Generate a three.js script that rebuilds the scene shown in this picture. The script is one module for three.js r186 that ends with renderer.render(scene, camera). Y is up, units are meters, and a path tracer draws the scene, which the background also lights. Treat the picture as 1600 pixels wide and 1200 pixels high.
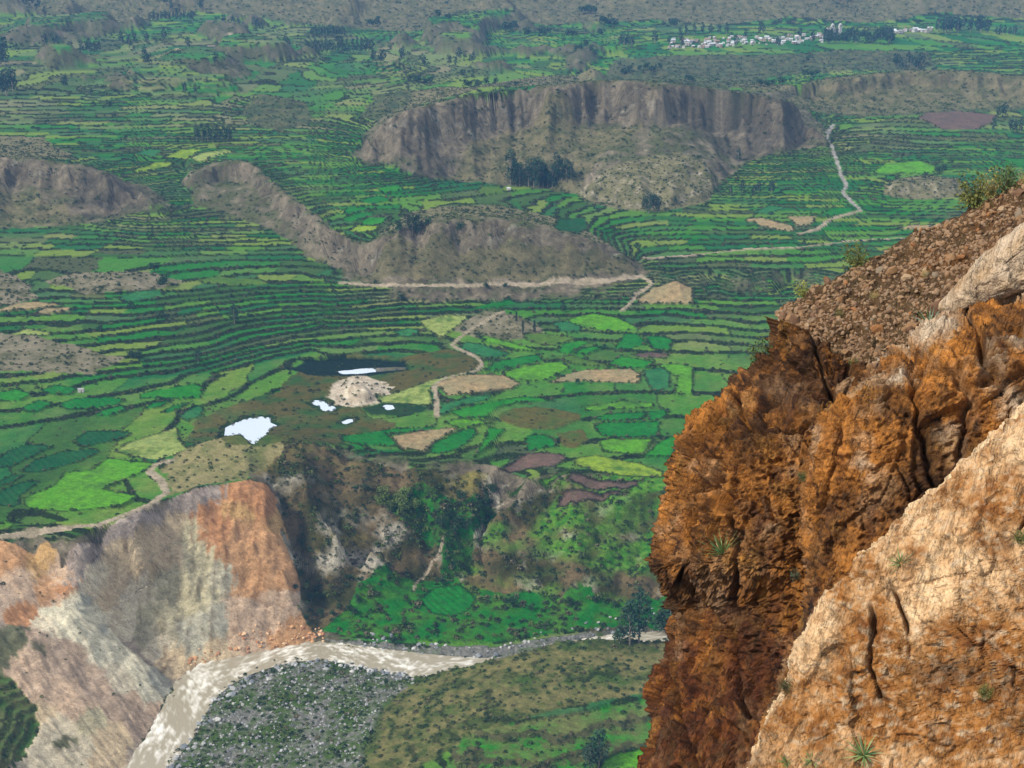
import * as THREE from 'three';
import { mergeGeometries, mergeVertices } from 'three/addons/utils/BufferGeometryUtils.js';

// ------------------------------------------------------------------ camera, sky, sun, exposure
const scene = new THREE.Scene();
const camera = new THREE.PerspectiveCamera(30, 4 / 3, 0.5, 12000);
camera.position.set(0, 280, 0);
camera.rotation.set(-18 * Math.PI / 180, 0, 0);
scene.add(camera);
const renderer = new THREE.WebGLRenderer({ antialias: true });
renderer.setSize(1024, 768);
renderer.toneMapping = THREE.LinearToneMapping;
renderer.toneMappingExposure = 2.1;
renderer.shadowMap.enabled = true;

// ------------------------------------------------------------------ noise
function rng(seed) { let a = seed >>> 0; return () => { a = (a + 0x6D2B79F5) | 0; let t = Math.imul(a ^ (a >>> 15), 1 | a); t = (t + Math.imul(t ^ (t >>> 7), 61 | t)) ^ t; return ((t ^ (t >>> 14)) >>> 0) / 4294967296; }; }
const PERM = new Uint8Array(512); { const r = rng(7), p = [...Array(256).keys()]; for (let i = 255; i > 0; i--) { const j = Math.floor(r() * (i + 1)); [p[i], p[j]] = [p[j], p[i]]; } for (let i = 0; i < 512; i++) PERM[i] = p[i & 255]; }
const G2 = new Float32Array(512); for (let i = 0; i < 256; i++) { G2[i * 2] = Math.cos(i * 2.399963); G2[i * 2 + 1] = Math.sin(i * 2.399963); }
function n2(x, y) {
  const xf = Math.floor(x), yf = Math.floor(y), X = xf & 255, Y = yf & 255; x -= xf; y -= yf;
  const u = x * x * x * (x * (x * 6 - 15) + 10), v = y * y * y * (y * (y * 6 - 15) + 10);
  const a = PERM[PERM[X] + Y], b = PERM[PERM[X + 1] + Y], c = PERM[PERM[X] + Y + 1], d = PERM[PERM[X + 1] + Y + 1];
  const p = G2[a * 2] * x + G2[a * 2 + 1] * y, q = G2[b * 2] * (x - 1) + G2[b * 2 + 1] * y, r = G2[c * 2] * x + G2[c * 2 + 1] * (y - 1), s = G2[d * 2] * (x - 1) + G2[d * 2 + 1] * (y - 1);
  return 1.5 * (p + u * (q - p) + v * (r + u * (s - r) - p - u * (q - p)));
}
const G3 = new Float32Array(768); { const r = rng(11); for (let i = 0; i < 256; i++) { const z = r() * 2 - 1, a = r() * 6.2832, s = Math.sqrt(1 - z * z); G3[i * 3] = s * Math.cos(a); G3[i * 3 + 1] = s * Math.sin(a); G3[i * 3 + 2] = z; } }
function n3(x, y, z) {
  const xf = Math.floor(x), yf = Math.floor(y), zf = Math.floor(z), X = xf & 255, Y = yf & 255, Z = zf & 255; x -= xf; y -= yf; z -= zf;
  const u = x * x * x * (x * (x * 6 - 15) + 10), v = y * y * y * (y * (y * 6 - 15) + 10), w = z * z * z * (z * (z * 6 - 15) + 10);
  const g = (i, j, k) => { const h = PERM[PERM[PERM[X + i] + Y + j] + Z + k] * 3; return G3[h] * (x - i) + G3[h + 1] * (y - j) + G3[h + 2] * (z - k); };
  const l = (a, b, t) => a + t * (b - a);
  return 1.6 * l(l(l(g(0, 0, 0), g(1, 0, 0), u), l(g(0, 1, 0), g(1, 1, 0), u), v), l(l(g(0, 0, 1), g(1, 0, 1), u), l(g(0, 1, 1), g(1, 1, 1), u), v), w);
}
const fbm2 = (x, y, o = 3) => { let s = 0, a = 0.55; for (let i = 0; i < o; i++) { s += a * n2(x, y); x = x * 2.03 + 17.1; y = y * 2.03 + 5.3; a *= 0.5; } return s; };
const fbm3 = (x, y, z, o = 3) => { let s = 0, a = 0.55; for (let i = 0; i < o; i++) { s += a * n3(x, y, z); x = x * 2.03 + 17.1; y = y * 2.03 + 5.3; z = z * 2.03 + 9.7; a *= 0.5; } return s; };
const hash = (a, b) => { let h = Math.imul((a | 0) ^ 0x9E3779B9, 0x85EBCA6B) ^ Math.imul((b | 0) + 0x7F4A7C15, 0xC2B2AE35); h ^= h >>> 15; h = Math.imul(h, 0x27D4EB2D); h ^= h >>> 13; return (h >>> 0) / 4294967296; };
const clamp = (v, a = 0, b = 1) => v < a ? a : v > b ? b : v;
const sstep = (a, b, v) => { v = clamp((v - a) / (b - a)); return v * v * (3 - 2 * v); };
const lerp = (a, b, t) => a + (b - a) * t;
const mix3 = (a, b, t) => [a[0] + (b[0] - a[0]) * t, a[1] + (b[1] - a[1]) * t, a[2] + (b[2] - a[2]) * t];

// sky: bright broken overcast, the same all round
{
  const W = 1024, H = 512, data = new Float32Array(W * H * 4);
  for (let j = 0; j < H; j++) for (let i = 0; i < W; i++) {
    const el = (j / H - 0.5) * Math.PI, az = i / W * 2 * Math.PI, ce = Math.cos(el), X = ce * Math.cos(az), Y = Math.sin(el), Z = ce * Math.sin(az);
    const k = 1 / (Math.abs(Y) + 0.25), c = sstep(-0.35, 0.45, fbm3(X * k * 1.3 + 3, Y * 2, Z * k * 1.3, 5));
    const o = (j * W + i) * 4, b = Y < -0.02 ? 0.5 : 1;
    data[o] = b * lerp(0.5, .62, c); data[o + 1] = b * lerp(0.52, .625, c); data[o + 2] = b * lerp(0.56, .64, c); data[o + 3] = 1;
  }
  const t = new THREE.DataTexture(data, W, H, THREE.RGBAFormat, THREE.FloatType);
  t.mapping = THREE.EquirectangularReflectionMapping; t.magFilter = THREE.LinearFilter; t.minFilter = THREE.LinearFilter; t.needsUpdate = true;
  scene.background = t; scene.environment = t;
}
const sun = new THREE.DirectionalLight(new THREE.Color(1.0, 0.95, 0.86), 3.0);
sun.position.set(-900, 960, -330); sun.target.position.set(0, 0, -900); 
sun.castShadow = true; sun.shadow.radius = 16; sun.shadow.mapSize.set(4096, 4096);
Object.assign(sun.shadow.camera, { left: -1500, right: 1500, top: 1500, bottom: -1500, near: 1, far: 5000 });
scene.add(sun, sun.target);
scene.fog = new THREE.FogExp2(new THREE.Color(0.2, 0.5, 1.0), 0.000085);

// ------------------------------------------------------------------ survey of the valley, in metres: east, distance north, level
const RELIEF = [[-146.5,362.8,0,-137.1,398.0,0,-134.2,431.2,0,-130.5,462.4,0,-131.3,487.8,0,-126.1,502.7,0,-102.8,514.1,0,-83.3,522.1,0,-72.9,521.6,0,-62.1,518.4,0,-46.3,514.1,0,-25.5,509.4,0,-5.1,508.4,0,12.9,518.4,0,42.1,528.2,0,63.5,532.1,0,79.7,534.9,0,135.4,546.4,0,190.2,548.7,0,299.4,549.9,0],[-129.1,362.8,0,-124.6,398.0,0,-119.3,431.2,0,-115.2,451.6,0,-112.4,478.3,0,-105.9,491.7,0,-90.9,503.7,0,-76.2,507.3,0,-60.5,502.2,0,-44.9,496.2,0,-34.8,493.7,0,-5.0,494.7,0,15.2,505.8,0,43.9,517.3,0,78.3,523.8,0,132.3,532.1,0,185.9,534.3,0,292.7,535.4,0],[-138.8,365.4,-2,-131.8,400.9,-2,-127.8,434.2,-2,-123.7,460.0,-2,-122.8,486.5,-2,-116.8,501.2,-2,-97.6,513.0,-2,-80.4,518.9,-2,-61.7,513.6,-2,-40.7,507.3,-2,-15.2,505.3,-2,14.2,516.2,-2,43.4,527.0,-2,79.6,533.1,-2,186.4,535.3,-2,293.4,536.4,-2],[-103.6,428.7,1.6,-97.8,471.3,1.4,-86.4,490.4,1.3,-64.1,489.9,1.6,-48.8,484.4,2],[-83.5,427.5,2.4,-75.0,461.3,2,-56.9,468.6,3,-48.0,475.5,3],[-95.3,358.9,3,-65.5,392.3,4,-61.2,425.0,4],[-36.6,484.7,4,-24.2,482.6,9,-9.7,482.4,14,4.9,486.9,17,17.1,490.1,18,31.9,492.1,18,49.0,490.9,17,63.8,492.0,17,110.9,495.2,18,173.2,497.3,18,272.6,498.4,18],[-45.8,451.4,8,-23.0,454.4,14,0.0,461.0,18,23.4,466.8,20,46.6,463.9,19],[-49.5,418.8,8,-35.1,429.8,11,-13.2,433.9,16,11.2,443.2,18,36.5,452.0,18,59.3,452.0,18,160.2,453.8,18,252.2,454.7,18],[-38.1,409.8,9,-12.8,414.9,13,17.4,427.4,15,44.7,439.7,15,67.0,439.7,15,156.8,441.4,15,246.9,442.3,15],[-20.5,395.4,9,21.1,408.9,12,54.3,424.2,12,98.5,428.2,12,153.7,429.8,12,241.9,430.6,12],[-54.4,338.5,8,0.0,336.0,10,55.3,347.2,12,95.4,361.9,12,133.9,363.2,12,210.6,363.8,12],[-232.5,503.3,56,-210.8,503.6,54,-191.3,503.3,52,-171.6,498.1,37,-151.7,491.5,20,-140.4,487.2,10,-130.9,482.5,2.5],[-166.6,494.5,47,-159.7,498.7,34,-152.5,503.9,19,-141.5,505.1,3.2],[-218.6,464.4,42,-194.7,467.2,38,-181.3,467.5,34,-165.7,466.1,23,-148.7,459.5,11,-133.4,446.8,3],[-210.3,439.9,30,-186.6,440.4,26,-172.9,444.2,20,-158.4,438.0,11,-142.1,425.0,4,-133.5,416.6,2],[-198.3,404.2,27,-179.8,409.0,24,-168.4,416.7,18,-159.2,412.0,10,-145.9,394.3,5],[-182.4,363.6,22,-169.8,369.2,18,-157.0,373.6,8],[-141.4,504.5,3,-126.6,505.5,1.3,-112.4,511.2,1.6,-97.9,516.0,1.3,-83.5,523.9,1.7],[-149.0,509.5,17.5,-133.1,517.6,19,-113.7,524.1,20,-98.9,528.8,22,-90.0,531.5,25],[-179.7,505.8,53,-170.0,497.2,50,-164.2,503.6,54,-158.1,508.7,55.5,-150.8,519.3,56.3,-143.1,529.2,57,-128.3,544.3,58,-112.4,550.8,58.5,-100.0,544.0,57],[-100.0,544.0,57,-94.9,542.5,40,-90.5,536.5,25.5,-86.3,528.6,12,-82.7,525.7,2.2],[-237.4,515.5,56,-199.9,515.5,56,-184.0,512.3,55.5,-167.4,515.5,56,-154.2,532.5,57,-146.8,544.8,57.5,-136.9,560.3,59,-125.1,569.7,62],[-140.2,576.6,62,-129.8,580.9,66,-117.3,581.2,68.5,-103.8,582.9,68.5,-95.2,580.5,67],[-95.2,580.5,67,-83.3,583.1,62.5,-67.9,593.6,58,-56.6,593.6,56.5,-45.1,591.4,55.5,-28.1,587.7,53,-15.4,582.6,49,-7.0,579.1,45],[-99.8,609.7,60,-80.4,603.9,57.2,-57.3,602.2,56,-39.9,597.8,55.5,-22.6,591.7,54.5,-2.8,581.6,51.5],[-98.9,577.6,67.5,-86.1,562.3,60.5,-73.4,552.6,48,-60.3,550.4,33,-50.0,552.4,21.5,-42.6,559.6,10],[-111.6,567.1,63,-104.7,559.1,56,-96.6,557.9,42,-90.1,552.1,24,-85.1,544.3,10,-80.2,533.6,3.6],[-89.6,562.4,43,-75.9,556.3,28,-69.1,552.3,15,-65.4,553.6,9],[-66.5,579.0,54,-52.3,569.5,40,-41.2,565.1,27,-35.8,562.9,16,-35.3,561.0,9],[-41.5,577.7,53,-30.4,573.1,43,-26.2,569.6,37,-30.2,561.8,22.5,-27.5,560.7,11],[-78.6,526.9,3,-72.3,541.4,7,-65.3,552.2,8.5,-42.7,559.8,9,-19.3,560.8,8.5,0.0,551.4,8,26.8,542.4,8,53.3,539.4,8,80.4,542.4,8,188.2,544.7,8,296.4,545.9,8],[-73.7,530.0,4,-53.3,538.5,5.5,-26.8,542.4,6.5,0.0,538.5,5.5,26.5,533.8,5,63.7,535.5,5,186.5,537.8,5,293.5,538.9,5],[-78.2,523.3,2,-62.7,524.7,2.4,-38.8,519.3,2.4,-10.3,516.6,2.4,13.1,524.7,2.4,42.2,531.4,2.4,69.1,535.9,2.4,186.8,538.2,2.4,294.1,539.4,2.4],[-19.3,562.3,9,-22.0,564.0,23,-22.8,566.2,31,-15.9,567.0,37.5,-2.7,569.0,42,11.0,572.5,46.5,22.1,575.6,50],[-14.4,564.8,9,-7.9,575.0,18,0.0,570.8,29,10.9,563.6,36,27.2,562.3,41,43.5,563.5,44,62.4,563.4,47,95.1,564.5,48,191.1,567.4,48,301.0,568.8,48],[13.5,550.3,16,27.0,552.1,24,43.4,556.3,28,62.3,556.3,28,94.9,556.3,28,190.5,558.9,28,300.0,560.2,28],[-2.7,569.3,52.5,27.7,577.7,53,55.1,574.0,51.5,82.9,576.5,52,137.6,574.0,53,193.5,577.0,53,304.7,578.5,53],[-11.6,608.2,55,14.6,616.6,55,58.7,618.0,54.5,102.5,616.6,55,161.1,616.6,55,206.1,620.1,55,324.7,621.8,55],[-24.5,649.7,56,15.3,648.2,56.5,62.0,657.7,56.5,125.5,666.0,57,188.2,666.0,57,220.7,670.0,57,347.8,672.0,57],[-13.4,715.7,58,33.9,725.6,58.5,85.1,729.7,59,153.6,732.3,60,221.9,732.3,60,240.4,737.1,60,378.9,739.5,60],[-29.2,789.1,62,-7.1,764.3,61.5,24.8,764.3,61.5,71.6,772.1,63,145.7,788.3,66,236.8,788.3,66,256.7,793.9,66,404.7,796.7,66],[-3.6,784.2,66,5.4,774.7,66],[-67.1,809.4,68,-15.0,813.2,67,37.4,811.3,67.5,93.6,813.0,69,150.3,816.6,70,244.3,816.6,70,264.9,822.6,70,417.6,825.7,70],[-134.7,623.7,54,-123.4,635.2,54,-107.9,632.5,54],[-99.1,655.5,54,-87.6,663.2,54,-55.9,658.3,54,-43.3,655.5,54],[-111.6,722.9,54,-81.5,726.3,54,-54.1,722.9,54],[-117.5,674.4,54.2,-97.2,689.7,54.2,-73.3,645.5,54.2,-88.7,622.9,54.3],[-80.5,672.0,61,-71.2,674.5,61.5],[-91.0,678.2,54.6,-79.6,661.4,54.6,-63.2,670.6,54.8,-63.4,692.5,55,-79.2,703.8,54.8,-91.2,693.7,54.6,-91.0,678.2,54.6],[-31.9,678.6,59.5,-9.6,679.2,60],[-257.9,566.4,56,-217.2,566.4,56,-185.7,570.1,56,-159.2,596.8,56.2,-143.5,616.6,55],[-279.3,619.7,57,-235.2,619.7,57,-202.0,637.5,57,-168.4,648.2,56.5,-150.9,652.0,55.2],[-300.7,674.0,61,-253.2,674.0,61,-211.3,682.3,60,-178.1,690.6,59,-152.1,706.2,57.5,-129.5,729.8,56.5,-108.1,748.1,56],[-317.8,718.2,66,-267.6,718.2,66,-218.0,719.8,65.5,-169.2,726.6,63.5,-139.4,749.9,62,-107.5,772.6,61,-71.4,769.6,60,-42.5,761.9,58.5],[-336.4,766.2,72,-283.3,766.2,72,-213.0,768.1,71.5,-159.9,787.4,70,-110.1,794.9,68,-73.9,800.6,66.5],[-357.3,819.5,77,-277.3,816.4,77,-206.0,815.8,76,-144.3,827.6,75,-98.5,824.9,74.5],[-357.2,822.2,86,-322.0,818.3,85,-299.1,816.5,83.5,-284.9,811.4,79],[-265.5,815.8,81,-243.0,815.9,82.5,-217.3,818.0,82],[-98.5,824.9,74.5,-60.3,820.2,74.5,-22.6,820.2,74.5,18.9,822.9,75,56.9,827.1,75.5,76.5,834.2,76.5],[-91.2,829.0,77,-37.9,825.8,77,19.0,828.5,77.5,61.1,834.0,78.5],[-86.7,834.0,91,-76.0,836.0,101,-61.2,843.8,107.5,-38.4,848.7,110,-15.3,847.2,110.3,3.8,843.5,109.5,22.8,838.0,106,49.5,836.9,98.5,66.9,837.6,89,76.7,836.6,77.5],[-65.8,910.3,101,-41.6,922.4,102,-8.4,936.4,101,25.0,919.9,97,53.3,903.4,92,80.0,878.5,85],[-103.3,875.4,95,-82.1,907.0,97.5,-65.2,965.2,99,-45.0,1000.1,97,-18.5,1026.5,94.5,0.0,1039.8,93.5],[-228.9,1021.5,106,-217.2,1033.0,111,-198.2,1031.4,114.5,-181.2,1012.5,113,-155.7,961.2,105,-121.3,893.4,99,-101.1,854.9,93,-86.7,834.0,91],[-223.0,980.9,92.5,-197.6,972.5,91,-156.1,930.2,86,-123.4,872.2,79.5,-100.7,846.4,77.5],[-190.7,1067.8,112,-167.1,1037.1,108,-140.1,972.8,102,-111.1,909.5,97],[-432.9,1000.0,124,-383.3,998.2,122.5,-355.6,995.4,122.5,-329.1,995.7,122,-304.2,986.1,120,-276.8,973.1,116,-253.6,965.2,109.5,-234.0,965.2,99],[-416.4,946.6,83,-369.6,948.1,84,-318.5,949.9,84.5,-296.2,947.5,85,-270.0,963.0,88,-246.4,974.7,91,-232.7,982.9,93],[-382.3,882.5,80,-297.1,880.3,80.5,-222.4,887.2,81,-161.7,887.2,81,-126.1,862.5,78.5],[-235.3,1005.6,96,-239.4,1042.6,101,-245.7,1078.1,107],[-461.8,1091.6,117,-357.8,1085.2,116.5,-295.3,1067.3,113.5,-244.0,1071.2,110.5,-201.8,1076.9,112],[-484.9,1150.0,121,-303.5,1139.1,120,-224.0,1146.2,119,-178.1,1111.5,115.5,-140.1,1125.0,117],[-177.3,1073.7,112.5,-142.0,1059.4,110,-105.7,1076.9,112,-89.2,1049.2,106],[-142.2,989.1,103.5,-108.3,1004.6,103,-73.4,1021.6,100,-51.2,1036.3,96],[-114.4,1072.7,126,-104.0,1065.7,135,-90.2,1072.8,143,-71.7,1082.0,147.5,-48.0,1088.3,151,-19.4,1098.9,155,14.7,1110.7,158,49.2,1118.8,160.5,74.0,1122.8,162.5,102.8,1113.9,161.5,137.8,1119.3,158.5,172.1,1116.5,153,213.4,1125.9,148.5,228.1,1127.1,140,241.3,1121.1,125],[-107.0,1066.5,116,-89.7,1056.7,109.5,-74.9,1044.7,103,-56.8,1054.9,97,-28.4,1052.8,94.5,0.0,1050.4,93.5,23.6,1048.1,92.5,46.4,1030.4,91],[46.4,1030.4,91,53.6,1008.3,90,71.0,982.8,89,101.4,975.9,89,134.0,990.6,92,153.9,1038.6,97,180.3,1090.6,105,211.5,1102.5,109,244.5,1121.6,116],[57.7,1003.1,101,66.3,1019.8,104,91.1,1016.2,106,117.5,1006.7,104,132.9,1001.6,99],[62.7,1038.7,111,78.6,1068.7,119,96.1,1080.3,123,117.7,1082.1,128],[102.2,1040.3,114,129.9,1038.1,112.5,150.4,1051.0,109],[-140.0,1323.5,126,-91.5,1385.6,126,-26.2,1490.0,126,106.0,1613.9,125,203.0,1541.5,122,259.6,1476.6,121],[78.7,839.2,80,153.8,840.5,80.5,230.1,838.3,81,364.4,838.3,81],[81.2,892.6,86,163.6,899.9,86.5,245.7,901.4,87,389.0,901.4,87],[135.4,967.3,92,218.1,965.7,91,234.5,961.2,91,284.3,969.0,93,415.1,968.4,94],[175.2,1056.5,101,232.9,1060.1,98,245.4,1051.8,98,307.7,1056.5,101,447.2,1050.6,102],[212.0,1105.5,110,250.7,1148.3,107,258.4,1148.3,107,329.6,1138.5,110,478.8,1131.8,111],[266.2,1212.7,115,331.0,1245.7,116,383.8,1238.1,117,522.7,1242.9,118],[269.7,1009.8,103,292.6,1019.6,104.5,314.2,1014.7,103.5],[265.9,1001.1,95,286.6,994.1,94.5,314.1,996.2,95],[256.9,1307.7,121,307.9,1315.9,120,380.3,1325.4,120,468.4,1326.8,121,581.4,1317.2,121],[220.8,1268.1,133,260.6,1316.8,136.5,314.2,1350.5,141,379.6,1374.9,145,437.4,1366.2,143.5,475.7,1337.0,139.5,584.2,1329.4,138],[227.5,1479.2,122,354.2,1617.1,124,479.4,1686.4,126,614.2,1650.8,125],[97.3,1583.2,115,179.0,1566.8,114,282.0,1606.8,116,383.4,1651.2,120,487.6,1586.7,116,632.0,1600.8,118],[72.7,1661.5,124,117.6,1680.9,126.5,192.9,1698.2,130,297.2,1700.8,130.5,401.7,1736.9,134,485.7,1711.3,132.5,621.4,1782.5,137,738.0,1782.5,137],[78.5,1800.0,131,235.5,1800.4,132.5,363.8,1855.6,133.5,522.8,1938.5,136,688.2,1979.3,138,817.3,1979.3,138],[174.4,2008.5,141,439.8,2026.0,141.5,629.7,2073.5,143.5,821.2,2104.5,145],[-193.7,1579.0,127,-72.3,1652.1,127,37.5,1715.2,128.5],[-219.1,1794.3,133,-78.8,1806.5,132,40.6,1865.6,133.5],[-200.3,1920.9,143,-85.0,1955.7,143,43.5,2004.0,143],[-524.5,1250.9,129,-382.4,1236.8,128,-304.7,1255.0,128.5,-215.9,1289.1,130,-126.4,1189.5,126],[-601.3,1443.7,137,-437.0,1422.9,136,-325.5,1486.1,136,-214.4,1530.3,135],[-687.6,1660.0,144,-469.0,1653.6,141,-341.6,1741.9,141,-238.0,1821.1,137],[-805.3,1956.0,157,-588.6,1938.8,154,-437.6,2019.6,153,-265.6,2042.2,149],[-374.4,1310.7,140,-356.8,1320.0,139],[-580.2,1666.1,152,-658.4,1762.8,158],[-220.7,1252.4,137,-190.7,1235.0,132],[-131.8,1466.6,136,-113.6,1482.3,137],[-910.5,2109.0,173,-839.5,2258.1,156,-676.8,2119.6,176,-615.0,2294.5,154,-458.4,2124.3,174,-374.3,2278.0,153,-275.1,2124.3,174,-218.9,2114.8,178,-165.4,2128.8,172,-106.1,2228.9,152],[-57.5,2219.1,160,18.3,2124.3,174,117.3,2261.0,153,192.5,2124.3,174,312.7,2260.1,154,397.1,2140.0,175,527.7,2260.1,154,600.2,2140.0,175,722.4,2258.1,156,770.2,2124.3,174,956.2,2213.6,164],[-1095.7,2324.3,216,-493.2,2304.9,226,-95.6,2230.3,214,198.1,2313.6,222,580.4,2256.9,216,1089.7,2313.6,222],[-102.7,1052.7,105.8868300432406,-89.1,1059.8,113.73464156799781,-70.8,1069.0,117.99938639004404,-47.4,1075.3,121.34194322970032,-19.1,1085.9,125.06641885303728,14.5,1097.7,127.75378595906054,48.6,1105.8,130.04149565610334,73.1,1109.8,131.9420635893586,101.6,1100.9,131.1842853316839,136.2,1106.3,128.0123089853303,170.1,1103.5,122.55780491415743,211.0,1112.9,117.7626930347416,225.5,1114.1,109.17310490103253],[-380.2,990.2,105.08801925208272,-352.7,987.4,105.13955602765111,-326.5,987.7,104.63137767455933,-301.8,978.1,102.80071202939075,-274.5,965.1,99.02590391146302,-251.5,957.2,92.64912073145024],[-215.9,1027.0,98.12005377955853,-197.0,1025.4,101.65020519955203,-180.2,1006.5,100.39414220045444,-154.7,955.2,93.05311517509364,-120.5,887.4,87.9476293645412,-100.4,848.9,82.46057810602491],[-75.3,829.0,89.41083692279076,-60.6,836.8,95.798115188759,-38.1,841.7,98.22538138089317,-15.2,840.2,98.54882777467427,3.8,836.5,97.8053512344344,22.6,831.0,94.38690870731077,49.1,829.9,86.89500636811835,66.3,830.6,77.37188399242291],[259.0,1308.8,124.86542568290537,312.3,1342.5,129.04377620640545,377.4,1366.9,132.81206660766222,434.8,1358.2,131.39418394554824,472.8,1329.0,127.67202570083845],[-3200,5200,420,-1500,5000,360,0,5300,430,1500,5000,370,3200,5200,430],[-4000,6900,800,0,6900,850,4000,6900,800],[-260,335,30,-130,335,8,0,335,12,100,335,16,260,335,20]];
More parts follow.
